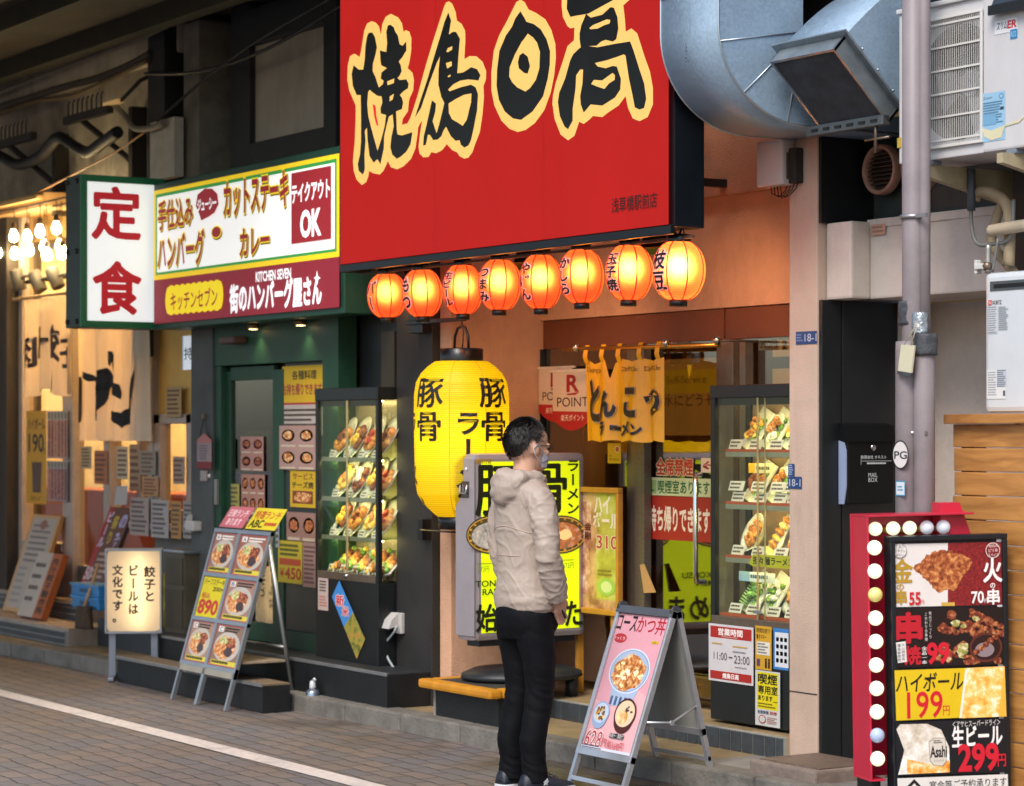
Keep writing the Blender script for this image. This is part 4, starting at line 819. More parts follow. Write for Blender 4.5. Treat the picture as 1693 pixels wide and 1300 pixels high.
b.box(axl - .008, axl + aw + .01, YA - .01, YA + .31, az1, az1 + .022, acw, .006)
cabinet = b.build('casing', ac)
b = B(); gz0, gz1 = az0 + .055, az1 - .06; cx, cz, rr_ = gx0 + .285, (gz0 + gz1) / 2, .245
# shroud plate with a round opening
n_ = 48; ring = [V((cx + rr_ * math.cos(2 * math.pi * i / n_), YA + .05, cz + rr_ * math.sin(2 * math.pi * i / n_))) for i in range(n_)]
def sq(i):
    a = 2 * math.pi * i / n_; c_, s_ = math.cos(a), math.sin(a); t = min((gx1 - cx if c_ > 0 else cx - gx0) / max(1e-6, abs(c_)), (gz1 - cz) / max(1e-6, abs(s_))); return V((cx + c_ * t, YA + .05, cz + s_ * t))
out = [sq(i) for i in range(n_)]
b.add(ring + out, [[i, (i + 1) % n_, n_ + (i + 1) % n_, n_ + i] for i in range(n_)], acw); back = [p + V((0, .09, 0)) for p in ring]
b.add(ring + back, [[i, (i + 1) % n_, n_ + (i + 1) % n_, n_ + i] for i in range(n_)], mat('shroud dark', '#5a5a5c', .6), True); b.build('shroud', ac)
b = B(); b.box(gx0, gx1, YA + .20, YA + .215, gz0, gz1, mat('coil dark', '#2a2b2c', .6, na=.3, ns=50))
for k in range(3):
    a = k * 2.094 + .4; P = []
    for i in range(9):
        t = i / 8; a0, a1 = a + t * .3, a + .9 + t * .25; r_ = .05 + .18 * t
        P += [(cx + r_ * math.cos(a0), YA + .11, cz + r_ * math.sin(a0)), (cx + r_ * math.cos(a1), YA + .15, cz + r_ * math.sin(a1))]
    b.add(P, [[2 * i, 2 * i + 1, 2 * i + 3, 2 * i + 2] for i in range(8)], mat('fan blade', '#77797c', .5), True)
b.lathe([(.055, .02), (.05, -.03), (.0, -.035)], (cx, YA + .13, cz), mat('fan blade', '#77797c'), 20, 'Y'); b.build('fan', ac)
b = B(); gw = mat('grille white', '#cfcdc8', .4, na=.05)
x = gx0
while x < gx1: b.box(x, x + .0022, YA - .003, YA - .0008, gz0, gz1, gw); x += .0112
for i in range(6): z = gz0 + .02 + (gz1 - gz0 - .04) * i / 5; b.box(gx0, gx1, YA - .0075, YA - .003, z - .004, z + .004, gw)
for q in ((gx0 - .01, gx1 + .012, gz0 - .012, gz0), (gx0 - .01, gx1 + .012, gz1, gz1 + .012), (gx1, gx1 + .012, gz0, gz1), (gx0 - .01, gx0, gz0, gz1)): b.box(q[0], q[1], YA - .008, YA + .0, q[2], q[3], gw, .002)
b.build('grille', ac)
A = artY(1645, 1683, 36, 58, YA - .0005); A.rect(0, 0, 1, 1, '#d5d6d8'); A.text('スリム', .08, .3, .52, .85, '#23324a', .02, slant=.15); A.text('ER', .55, .3, .93, .85, '#c4262e', .03, slant=.15); A.rect(.68, -.55, .98, .15, '#2b7ab0'); A.text('R32', .72, -.4, .94, .0, '#9fc4dc', .0); A.build('logo', ac)
A = artY(1624, 1662, 156, 236, YA - .0005); A.rect(0, 0, 1, 1, '#8fb6d0'); A.text('JLaser', .05, .86, .45, .93, '#2a2a30', .0); A.ell(.84, .9, .1, .06, '#4a7a9a'); A.ell(.84, .9, .07, .04, '#8fb6d0'); A.greek(.05, .35, .95, .82, 9, '#4a7896'); A.rect(.8, .62, .95, .68, '#333a40'); A.rect(.03, .34, .62, .56, '#6f9fc0'); A.poly([(0, .3), (.4, .22), (1.6, .36), (1.9, .42), (1.6, .30), (1.0, .26), (.85, .05), (.4, .02), (.1, .12)], '#cdc7a4'); A.build('data_label', ac)
b = B(); arm = mat('cream bracket', '#a89c7e', .6, na=.15, dirt=.4)
for xx in (axl + .16, axl + .66):
    b.prism([(xx, 6.94, az0 - .02), (xx, 6.94, az0 - .06), (xx, 7.42, az0 - .16), (xx, 7.62, az0 - .16), (xx, 7.62, az0 - .02)], (.035, 0, 0), arm); b.box(xx - .01, xx + .045, 7.0, 7.06, az0 - .02, az0, mat('rubber foot', '#6f7a86', .6), .004)
    b.box(xx - .003, xx, 7.2, 7.45, az0 - .12, az0 - .06, blackp)
b.box(axl + .1, axl + .8, 7.5, 7.62, az0 - .2, az0 - .03, arm, .005); b.build('bracket', ac)
b = B(); q = onY(1487, 240, YA); b.box(axl - .006, axl + .03, YA - .004, YA, q.z - .012, q.z + .03, mat('yellow tape', '#b79a3a', .5)); b.build('tape', ac)
# ---- little roof at the upper right corner
b = B(); p = atD(1638, 12, 9.9); e0 = V((p.x, p.y, p.z)); b.prism([(e0.x, e0.y, e0.z), (e0.x + .03, e0.y, e0.z + .05), (e0.x + .42, e0.y, e0.z + .30), (e0.x + .8, e0.y, e0.z + .30), (e0.x + .8, e0.y, e0.z - .02)], (0, .6, 0), mat('slate roof', '#3a4350', .5, .2, na=.15)); b.box(e0.x - .005, e0.x + .8, e0.y - .012, e0.y, e0.z - .035, e0.z + .004, blackp)
solo(b.build('roof_flashing'), 'dark grey roof flashing over the air conditioner at the top right corner', 'roof')
# ---- drain pipes
YP = 6.85
pm = mat('mauve drainpipe', '#837a7c', .5, na=.12, ns=5, bump=.05, dirt=.3)
pc = onY(1510, 500, YP)
dp = thing('drainpipe', 'thick mauve drainpipe in front of the air conditioner', 'pipe', (pc.x, YP, .1))
b = B(); b.tube([(pc.x, YP, .09), (pc.x, YP, 4.6)], .047, pm, 24); b.tube([(onY(1528, 300, YP + .02).x, YP + .02, z_) for z_ in (1.95, 2.6, 3.2, 4.6)], .026, pm, 16); b.build('pipe', dp)
b = B(); ps = onY(1499, 600, YP); b.lathe([(.052, 0), (.052, 1.9), (.05, 1.94)], (onY(1501, 700, YP - .02).x, YP - .02, .09), pm, 24); b.lathe([(.045, 0), (.045, 1.9), (.035, 1.93)], (onY(1528, 700, YP).x, YP, .09), pm, 20); b.build('sleeve', dp)
b = B(); tape_ = mat('grey wrap tape', '#3d4044', .6, na=.4, ns=30, bump=.6, bs=40); foil = mat('foil wrap', '#b4bcc2', .3, .8, na=.25, ns=40, bump=.9, bs=50)
def lump(c, rx, rz, m, b):
    rings = []
    for i in range(9):
        t = i / 8; z = -rz + 2 * rz * t; rings.append([V(c) + V((rx * (1 + .14 * noise.noise(V((k * .9, i * .8, rx * 90)))) * math.cos(2 * math.pi * k / 18), rx * (1 + .14 * noise.noise(V((k * .9, i * .8, 7)))) * math.sin(2 * math.pi * k / 18), z)) for k in range(18)])
    b.loft(rings, m)
q = onY(1506, 518, YP); lump((q.x, YP, q.z), .053, .05, tape_, b); q = onY(1530, 570, YP); lump((q.x, YP, q.z), .05, .045, tape_, b); q = onY(1524, 535, YP); lump((q.x, YP - .01, q.z), .034, .045, foil, b); b.build('wrapping', dp)
b = B(); q = onY(1510, 359, YP)
for zz in (q.z, onY(1510, 716, YP).z): b.lathe([(.052, -.008), (.056, -.008), (.056, .008), (.052, .008)], (pc.x, YP, zz), mat('strap', '#9a9698', .35, .7), 24, caps=False); b.box(pc.x + .04, pc.x + .11, YP - .03, YP - .02, zz - .008, zz + .008, mat('strap', '#9a9698'))
b.build('strap', dp)
for i, (x0, x1, yt, yb, kind) in enumerate(((1478, 1500, 728, 776, 0), (1481, 1497, 795, 820, 1))):
    A = artY(x0, x1, yt, yb, YP - .075)
    if kind == 0: A.ell(.5, .5, .6, .5, '#1c1c20'); A.ell(.5, .5, .54, .45, '#d3cdca'); A.text('PG', .05, .36, .98, .62, '#2a2a30', .02)
    else: A.rect(0, 0, 1, 1, '#3a86a8'); A.rect(.08, .08, .92, .92, '#c9d0d4'); A.greek(.2, .3, .8, .7, 2, '#3a86a8')
    A.build('sticker', dp)
tg = thing('hanging_tag', 'cream plastic tag hanging from the drainpipe on a cord', 'tag', onY(1500, 620, YP - .08))
A = artY(1484, 1512, 570, 624, YP - .085); P_ = [A.P(.22, 1), A.P(1.0, .95), A.P(.8, .02), A.P(.0, .1)]
b = B(); b.prism(P_, (0, .008, 0), mat('cream plate', '#c9c3a6', .5, na=.08)); b.build('plate', tg)
b = B(); b.prism([A.P(.02, .20, .003), A.P(.84, .12, .003), A.P(.8, .0, .003), A.P(.0, .1, .003)], (0, .01, 0), tape_); b.build('tape', tg)
b = B(); t_ = onY(1518, 532, YP - .06); b.tube([A.P(.4, .98), t_], .002, arm, 5); b.tube([A.P(.8, .96), t_], .002, arm, 5); b.build('cord', tg)
# ---- water heater, pipes
YH = 7.1
h0, h1 = onY(1628, 690, YH), onY(1626, 452, YH)
wh = thing('water_heater', 'white wall mounted gas water heater above the timber fence', 'water heater', (h0.x + .2, YH + .1, h0.z))
whw = mat('heater white', '#c9ced2', .35, na=.04, coat=.3)
b = B(); b.box(h0.x, h0.x + .42, YH, YH + .2, h0.z + .02, h1.z, whw, .022); b.box(h0.x + .02, h0.x + .4, YH + .02, YH + .18, h0.z, h0.z + .03, whw, .006)
for k in range(3): b.tube([(h0.x + .09 + .12 * k, YH + .1, h0.z + .01), (h0.x + .09 + .12 * k, YH + .1, h0.z - .05)], .012, steel, 8)
b.build('casing', wh)
A = artY(1637, 1700, 466, 482, YH - .001); A.rect(0, 0, 1, 1, mat('flue slot', '#4a4f52', .4)); A.rect(.1, .25, 1, .7, blackp); A.build('flue', wh)
A = artY(1634, 1656, 497, 505, YH - .001); A.rect(0, 0, .28, 1, '#c0392b'); A.text('N', .06, .15, .22, .85, '#e8e0dc', .0); A.text('NORITZ', .34, .1, 1, .9, '#3a4048', .01); A.build('logo', wh)
A = artY(1633, 1668, 507, 552, YH - .001); A.rect(0, 0, .46, 1, '#c3c8cc'); A.greek(.0, 0, .45, 1, 12, '#7c848c'); A.greek(.52, .1, 1, .98, 12, '#8e959c'); A.build('data_label', wh)
A = artY(1632, 1664, 612, 660, YH - .001); A.rect(0, 0, 1, 1, '#d4d6d6'); A.greek(.05, .1, .5, .95, 10, '#9a9da2'); A.rect(.52, .4, 1, 1, '#b8bfca'); A.greek(.54, .4, .98, 1, 9, '#5f6670'); A.rect(.84, .1, .95, .28, '#4a4f58'); A.build('data_label', wh)
pp = thing('pipework', 'cluster of beige lagged pipes and grey hoses above the water heater', 'pipe', onY(1640, 400, 7.3))
lag = mat('lagged pipe', '#9c8b70', .7, na=.15, ns=12, bump=.3, bs=60); hose = mat('grey hose', '#6f706c', .5, na=.2)
def pipe(pts, r, m, Y): 
    b = B(); P = [onY(x, y, Y) for x, y in pts]; Q = []
    for i in range(len(P) - 1):
        for k in range(6):
            t = k / 6; p0_, p1_, p2_, p3_ = P[max(i - 1, 0)], P[i], P[i + 1], P[min(i + 2, len(P) - 1)]
            Q.append(.5 * ((2 * p1_) + (p2_ - p0_) * t + (2 * p0_ - 5 * p1_ + 4 * p2_ - p3_) * t * t + (3 * p1_ - p0_ - 3 * p2_ + p3_) * t ** 3))
    Q.append(P[-1]); b.tube(Q, r, m, 12); return b.build('pipe', pp)
pipe([(1612, 330), (1620, 318), (1645, 322), (1668, 350), (1668, 440)], .025, lag, 7.25); pipe([(1638, 382), (1660, 378), (1700, 372)], .026, mat('cream pipe', '#b3a58e', .6, na=.1), 7.2); pipe([(1606, 320), (1606, 370), (1615, 402), (1640, 404), (1670, 392), (1676, 330)], .009, hose, 7.22)
pipe([(1660, 330), (1648, 360), (1640, 402), (1668, 440), (1690, 470)], .022, lag, 7.3); pipe([(1634, 405), (1633, 452)], .012, mat('braided pipe', '#a9a9a4', .3, .7, na=.3, ns=80), 7.15); pipe([(1650, 395), (1641, 450)], .006, hose, 7.16)
b = B(); q = onY(1606, 310, 7.22); b.tube([(q.x, 7.22, q.z + .08), (q.x, 7.22, q.z - .1)], .018, mat('grey boot', '#4a5058', .6), 10); b.build('boot', pp)
b = B(); q = onY(1624, 441, 7.15); b.box(q.x - .03, q.x + .03, 7.13, 7.17, q.z - .012, q.z + .012, mat('valve white', '#cfd0cc', .4), .004); b.ball((q.x + .03, 7.15, q.z), .022, steel); b.box(q.x - .035, q.x - .02, 7.135, 7.165, q.z - .03, q.z + .03, mat('valve white', '#cfd0cc'), .004); b.build('valve', pp)
b = B(); q0_, q1_ = onY(1672, 470, 7.3), onY(1693, 290, 7.3); b.box(onY(1680, 400, 7.4).x, q1_.x + .3, 7.38, 7.46, 2.3, 2.95, mat('dark bracket', '#34322f', .6, na=.3)); b.build('back_plate', pp)
# ---- timber fence
YF = 7.05
fn = thing('timber_fence', 'orange timber fence of wide horizontal boards behind the bulb sign', 'fence', (-7.2, YF, .1))
fz = onY(1575, 697, YF); fx0 = fz.x
wd = mat('fence timber', '#a5713c', .6, na=.25, ns=5, dirt=.25)
def timber():
    m = bpy.data.materials.new('grained fence timber'); m.use_nodes = True; n, l = m.node_tree.nodes, m.node_tree.links; p = n['Principled BSDF']; p.inputs['Roughness'].default_value = .55
    tc = n.new('ShaderNodeTexCoord'); mp = n.new('ShaderNodeMapping'); mp.inputs['Scale'].default_value = (1.5, 6, 11); l.new(tc.outputs['Object'], mp.inputs[0])
    oi = n.new('ShaderNodeObjectInfo'); ad = n.new('ShaderNodeVectorMath'); ad.operation = 'ADD'; l.new(mp.outputs[0], ad.inputs[0]); l.new(oi.outputs['Random'], ad.inputs[1])
    a = n.new('ShaderNodeTexNoise'); a.inputs['Scale'].default_value = 1.8; a.inputs['Detail'].default_value = 8; a.inputs['Distortion'].default_value = 1.2; l.new(ad.outputs[0], a.inputs['Vector'])
    cr = n.new('ShaderNodeValToRGB'); e = cr.color_ramp.elements; e[0].position = .3; e[0].color = (*lin('#92602f'), 1); e[1].position = .7; e[1].color = (*lin('#bd8748'), 1); l.new(a.outputs['Fac'], cr.inputs[0]); l.new(cr.outputs[0], p.inputs['Base Color'])
    bp = n.new('ShaderNodeBump'); bp.inputs['Strength'].default_value = .2; l.new(a.outputs['Fac'], bp.inputs['Height']); l.new(bp.outputs[0], p.inputs['Normal']); return m
tb = timber(); zt_ = fz.z; k = 0
b = B(); z = zt_ - .012
while z > .15: b.box(fx0 + .003 * (k % 3), fx0 + 2.2, YF + random.uniform(0, .004), YF + .03, z - .096, z, tb, .004); z -= .1005; k += 1
b.build('boards', fn)
b = B(); b.box(fx0 - .02, fx0 + 2.2, YF - .035, YF + .09, zt_ - .01, zt_ + .03, tb, .004); b.build('capping', fn)
b = B(); b.box(fx0 + .02, fx0 + .1, YF + .03, YF + .1, .09, zt_ - .012, tb, .004); b.build('post', fn)
# ---- mailbox on the black return panel
mb = thing('mailbox', 'black mailbox with white lettering on the black cladding', 'mailbox', (-8.7, 7.55, 1.3))
XM = -8.70
m0, m1 = onX(1402, 834, XM), onX(1478, 704, XM)
mbm = mat('mailbox black', '#0a0c0d', .5, na=.2, spec=.25); msd = mat('mailbox side', '#8d9bb8', .4, na=.08)
b = B(); b.box(-8.755, XM, m0.y, m1.y, m0.z, m1.z - .05, mbm, .008); b.build('body', mb)
b = B(); b.prism([(-8.757, m0.y - .006, m1.z - .055), (XM + .012, m0.y - .006, m1.z - .055), (XM + .012, m0.y - .006, m1.z - .075), (XM - .01, m0.y - .006, m1.z - .01), (-8.757, m0.y - .006, m1.z + .01)][:0] or [(-8.757, m0.y - .006, m1.z - .075), (XM + .012, m0.y - .006, m1.z - .075), (XM - .012, m0.y - .006, m1.z + .002), (-8.757, m0.y - .006, m1.z + .012)], (0, m1.y - m0.y + .012, 0), mbm); b.build('lid', mb)
b = B(); b.prism([(-8.757, m0.y - .003, m0.z + .0), (XM - .02, m0.y - .003, m0.z), (XM - .004, m0.y - .003, m0.z + .08), (XM - .004, m0.y - .003, m1.z - .12), (XM - .02, m0.y - .003, m1.z - .08), (-8.757, m0.y - .003, m1.z - .07)], (0, -.006, 0), msd); b.build('side_cheek', mb)
b = B(); q = onX(1443, 740, XM); b.lathe([(.016, 0), (.016, .008), (.006, .01)], (XM, q.y, q.z), mat('lock steel', '#b9bcc0', .2, 1, na=.1), 16, 'X'); b.build('lock', mb)
A = Art(V((XM, m0.y, m0.z)), (0, 1, 0), (0, 0, 1), m1.y - m0.y, m1.z - m0.z, lift=.002); WT = '#c9ccd0'
A.tpx('有限会社 オネスト', 1423, 753, 1465, 759, WT, .01); A.rect(.28, .545, .94, .55, WT); A.rect(.27, .5, .276, .62, WT); A.greek(.4, .50, .82, .53, 1, WT, .7, .05); A.tpx('MAIL', 1435, 782, 1450, 789, WT, .0); A.tpx('BOX', 1435, 790, 1450, 797, WT, .0); A.build('lettering', mb)
b = B(); p = onZ(1350, 1275, .1); 
g0 = V((-8.72, 6.95, .0)); b.box(-8.75, -8.28, 6.86, 7.28, .05, .155, mat('old concrete lip', '#7d6f66', .8, na=.3, ns=8, bump=.5, bs=30, dirt=.5), .012); b.build
ib = mat('rusty chequer plate', '#7a6a5e', .5, .4, na=.3, ns=18, bump=.8, bs=120, dirt=.4)
dc = thing('drain_cover', 'rusty chequered drain cover in a concrete lip beside the pink pillar', 'drain cover', (-8.5, 7.05, .1))
b.build('surround', dc); b = B(); b.box(-8.72, -8.3, 6.9, 7.24, .15, .162, ib, .002); b.build('plate', dc)
# ================================================================ BULB SIGN (bottom right)
BE = R(75); ex = V((-ct * math.cos(BE) + st * math.sin(BE), st * math.cos(BE) + ct * math.sin(BE), 0)); rzb = math.atan2(ex.y, ex.x)
o = atD(1473.5, 715, 9.75); o.z = 0
bs_ = thing('bulb_sign', 'red sign edged with round bulbs around a black framed food menu', 'signboard', (o.x, o.y, 0), rzb)
bs_.rotation_euler = (0, R(-.9), rzb); WM[bs_.name] = WM[bs_.name] @ Matrix.Rotation(R(-.9), 4, 'Y'); Fm = WM[bs_.name]; ppm = 4000 / 9.75
def bz(y): return CH - (y - HY) / ppm
redm = mat('sign red', '#c11f3c', .35, na=.06, ns=5, coat=.25, dirt=.08)
wP = .515; zt_, zb_ = bz(887), .13
b = B(Fm); b.box(-.145, wP * .80, .05, .19, bz(1290), bz(850), redm, 0) if False else None
# red tray: side walls, back and rims
zb2, zt2 = bz(1291), bz(851)
b.box(-.085, -.077, .0, .17, zb2, zt2, redm, .002); b.box(-.087, wP - .1, .15, .17, zb2, zt2, redm); b.box(-.087, wP - .13, .0, .15, zt2 - .008, zt2, redm, .002); b.box(-.087, -.02, .0, .15, zb2, zb2 + .008, redm, .002)
b.prism([(.26, .05, zt2 + .0), (.26, .05, zt2 + .04), (.345, .05, zt2 + .04), (.40, .05, bz(887) - .02), (.26, .05, bz(887) - .02)], (0, .08, 0), redm)
b.build('red_tray', bs_)
for i in range(10):
    z = bz(905 + i * 38.7); bb_ = B(Fm); bb_.ball((-.056, -.004, z), .030, mat('unlit bulb', '#9fb0cf', .12, na=.05, emit='#b8c4e0', es=.25) if i == 8 else mat('lit bulb', '#f4f6d8', .2, na=.02, emit='#f2f6cf', es=.95) if i != 2 else mat('dim bulb', '#c9c080', .2, na=.1, emit='#d8c050', es=.4), seg=18, rings=12)  # even the unlit bulb is given a faint glow
    bb_.lathe([(.018, .0), (.02, .05)], (-.045, .08, z), mat('bulb collar', '#2e2420', .5), 14, 'Y') if False else bb_.tube([(-.056, .02, z), (-.056, .15, z)], .017, mat('bulb collar', '#caa64a', .5), 12)
    bb_.build('bulb', bs_)
for i, px in enumerate((1464, 1495, 1524, 1554, 1583)):
    x = (px - 1475) / ppm * 1.03; bb_ = B(Fm); bb_.ball((x, .05, bz(875)), .0285, MATS['lit bulb'] if i < 3 else mat('clear bulb', '#c9ccd6', .1, na=.05, emit='#d8d8e4', es=.3), seg=18, rings=12); bb_.tube([(x, .07, bz(878)), (x, .15, bz(878))], .016, MATS['bulb collar'], 12); bb_.build('bulb', bs_)  # clear bulbs glow faintly though they are switched off
b = B(Fm); bf = mat('black sign frame', '#11161c', .35, na=.15)
for q in ((0, wP, zt_ - .022, zt_), (0, wP, zb_, zb_ + .022), (0, .022, zb_ + .022, zt_ - .022), (wP - .022, wP, zb_ + .022, zt_ - .022)): b.box(q[0], q[1], -.035, .012, q[2], q[3], bf, .004)
b.box(.0, wP, .012, .03, zb_, zt_, bf); b.build('frame', bs_)
b = B(Fm)
for x in (.06, wP - .06):
    if x > .1: b.build('leg', bs_); b = B(Fm)
    b.box(x - .015, x + .015, -.03, .0, .0, zb_, bf, .003); b.box(x - .015, x + .015, -.15, .25, .0, .025, bf, .004)
b.build('leg', bs_); b = B(Fm); b.box(-.06, -.02, .05, .2, .0, zb2, bf, .003); b.build('leg', bs_)
O_ = Fm @ V((.022, -.022, zb_ + .022)); A = Art(O_, Fm.to_3x3() @ V((1, 0, 0)), Fm.to_3x3() @ V((0, 0, 1)), wP - .044, zt_ - zb_ - .044, es=.06, lift=0)
A.rect(0, 0, 1, 1, '#14151a'); A.rect(.955, 0, 1, 1, '#cfd0d4')
def fried(key, cs, sc=55): return mat(key, cs[1], .5, na=.3, ns=sc, ramp=[(.32, cs[0]), (.5, cs[1]), (.66, cs[2])], emit=True, es=.12)
fr1 = fried('fried chicken print', ('#4a1c10', '#a3542a', '#d89a5a')); fr2 = fried('grilled skewer print', ('#2a0f0c', '#7a2f1c', '#c98a52')); veg = fried('grilled veg print', ('#5a6a2a', '#a8a05a', '#e8dcb8')); beer = fried('beer print', ('#c86a18', '#f0a848', '#fff0d0'), 22); red_n = fried('red texture print', ('#4a0c10', '#7a141a', '#9a2a24'), 90); ice = fried('highball print', ('#d88a1a', '#f4c468', '#fff6e0'), 26); foam = fried('foam print', ('#b8a890', '#dcd4c8', '#f4f2ee'), 18)
def q4(pts, c): return A.poly([A.px(*p) for p in pts], c)
q4([(1473, 900), (1567, 898), (1567, 1002), (1475, 1004)], '#dcd6d2'); q4([(1567, 898), (1656, 896), (1657, 1000), (1567, 1002)], red_n)
for i in range(9):
    t = i / 8; a = R(60 + 75 * (1 - t)); bx, by = 1566, 985; L2 = 78 - 12 * abs(t - .45); n_ = 7
    for k in range(n_):
        f_ = .25 + .75 * k / n_; x, y = bx + math.cos(a) * L2 * f_ * 1.0, by - math.sin(a) * L2 * f_; r_ = 6.5 + random.random() * 3
        A.blob([A.px(x + r_ * (.8 + .4 * random.random()) * math.cos(j * .785), y + r_ * (.8 + .4 * random.random()) * math.sin(j * .785)) for j in range(8)], fr1)
q4([(1556, 996), (1578, 996), (1578, 1002), (1556, 1002)], '#c9a24a')
A.tpx('金', 1474, 925, 1508, 963, '#b08a2a', .03); A.tpx('の', 1482, 966, 1494, 975, '#b08a2a', .02); A.tpx('串', 1480, 976, 1498, 999, '#b08a2a', .04); A.tpx('55', 1503, 980, 1521, 1000, '#c0202c', .03); A.tpx('円', 1521, 992, 1527, 999, '#c0202c', .0)
A.ell(*A.px(1487, 911), .065, .028, '#8a8078'); A.ell(*A.px(1487, 911), .06, .025, '#dcd6d2'); A.tpx('王道の', 1479, 901, 1494, 907, '#4a4440', .0); A.tpx('甘辛ダレ', 1478, 908, 1496, 914, '#4a4440', .0); A.tpx('味わい', 1480, 915, 1494, 920, '#4a4440', .0)
A.tpx('火', 1625, 923, 1655, 962, '#ece8e6', .03); A.tpx('の', 1636, 964, 1644, 972, '#ece8e6', .02); A.tpx('串', 1631, 974, 1651, 999, '#ece8e6', .03); A.tpx('70', 1605, 978, 1625, 997, '#ece8e6', .02); A.tpx('円', 1626, 990, 1631, 997, '#ece8e6', .0)
A.ell(*A.px(1640, 910), .068, .03, '#d8d0cc'); A.ell(*A.px(1640, 910), .062, .027, '#7a1418'); A.tpx('秘伝の', 1633, 900, 1648, 905, '#e8e0dc', .0); A.tpx('ピリ辛', 1633, 907, 1648, 913, '#e8e0dc', .0); A.tpx('スパイス', 1632, 915, 1649, 920, '#e8e0dc', .0)
q4([(1474, 1007), (1658, 1003), (1659, 1098), (1476, 1104)], '#1d1210')
for i in range(60):
    x, y = 1548 + random.random() * 105, 1010 + random.random() * 84; r_ = 4 + random.random() * 7
    if x + y * .6 < 2175 and x < 1580: continue
    A.blob([A.px(x + r_ * (.7 + .5 * random.random()) * math.cos(j * .785), y + r_ * .8 * (.7 + .5 * random.random()) * math.sin(j * .785)) for j in range(8)], random.choice((fr2, fr2, fr2, veg, '#2a1210')))
A.ell(*A.px(1628, 1070), .155, .058, '#5a2a20'); A.ell(*A.px(1628, 1070), .135, .048, '#2a1412'); A.ell(*A.px(1626, 1074), .09, .028, '#8a7a80')
for (xa, ya, xb, yb) in ((1600, 1030, 1655, 1048), (1605, 1010, 1652, 1035), (1612, 1078, 1660, 1040)):
    for k in range(7): f_ = k / 6; x, y = xa + (xb - xa) * f_, ya + (yb - ya) * f_; A.blob([A.px(x + 6 * math.cos(j * .785) * (.8 + .3 * random.random()), y + 5 * math.sin(j * .785) * (.8 + .3 * random.random())) for j in range(8)], fr2)
A.tpx('串', 1479, 1014, 1521, 1062, '#b81e2c', .05); A.tpx('焼', 1494, 1068, 1520, 1098, '#b81e2c', .04); A.tpx('99', 1531, 1063, 1566, 1096, '#c81e30', .035); A.tpx('円', 1565, 1078, 1571, 1092, '#c81e30', .0); q4([(1479, 1062), (1495, 1060), (1497, 1094), (1482, 1096)], '#dcd8d4'); A.tpx('大山鶏使用', 1488, 1063, 1494, 1092, '#2a2020', .0, vert=True); A.tpx('備長炭使用', 1481, 1064, 1487, 1094, '#2a2020', .0, vert=True)
A.tpx('炭火でじっくり', 1533, 1010, 1538, 1056, '#e0d8d4', .0, vert=True); A.tpx('こだわりの串焼', 1526, 1012, 1531, 1060, '#e0d8d4', .0, vert=True); A.tpx('全品一本', 1521, 1068, 1530, 1098, '#e8e4e0', .01, vert=True)
q4([(1476, 1108), (1595, 1104), (1586, 1186), (1479, 1191)], '#d8b81a'); q4([(1595, 1104), (1658, 1101), (1661, 1184), (1586, 1187)], '#e8b040')
q4([(1597, 1104), (1657, 1101), (1648, 1184), (1588, 1187)], ice); q4([(1593, 1105), (1597, 1105), (1587, 1186), (1583, 1187)], '#e8e4d8')
A.tpx('ハイボール', 1478, 1112, 1588, 1142, '#201a10', .015, slant=.12); A.tpx('199', 1497, 1143, 1555, 1186, '#c81e2c', .01); A.tpx('円', 1556, 1166, 1567, 1182, '#c81e2c', .0)
q4([(1477, 1194), (1660, 1187), (1662, 1276), (1480, 1282)], '#16161a')
q4([(1482, 1280), (1492, 1240), (1479, 1205), (1485, 1197), (1530, 1196), (1553, 1206), (1566, 1235), (1567, 1276)], foam); q4([(1497, 1279), (1496, 1254), (1530, 1262), (1567, 1256), (1567, 1276)], beer)
q4([(1532, 1226), (1540, 1219), (1560, 1219), (1562, 1258), (1556, 1266), (1540, 1265), (1534, 1258)], '#8a8078'); q4([(1533, 1227), (1541, 1220), (1559, 1220), (1561, 1257), (1555, 1265), (1541, 1264), (1535, 1257)], '#cfc8bc'); A.tpx('Asahi', 1535, 1233, 1562, 1251, '#241c18', .03); A.tpx('スーパードライ', 1541, 1255, 1557, 1259, '#5a3a20', .0); A.greek(*A.px(1540, 1229), *A.px(1556, 1222), 2, '#5a4a38')
A.tpx('＜アサヒスーパードライ＞', 1571, 1190, 1650, 1200, '#dedad8', .0); A.tpx('生ビール', 1571, 1199, 1653, 1232, '#e8e4e2', .035); A.tpx('299', 1582, 1230, 1646, 1272, '#c81e30', .035); A.tpx('円', 1646, 1246, 1659, 1266, '#c81e30', .02)
q4([(1480, 1286), (1662, 1279), (1664, 1335), (1482, 1340)], '#d8d4cf'); q4([(1483, 1312), (1508, 1287), (1530, 1310), (1524, 1312), (1508, 1294), (1491, 1312)], '#201c1c'); A.tpx('宴会等ご予約承ります', 1533, 1287, 1660, 1302, '#201c1c', .01)
A.build('menu_face', bs_)
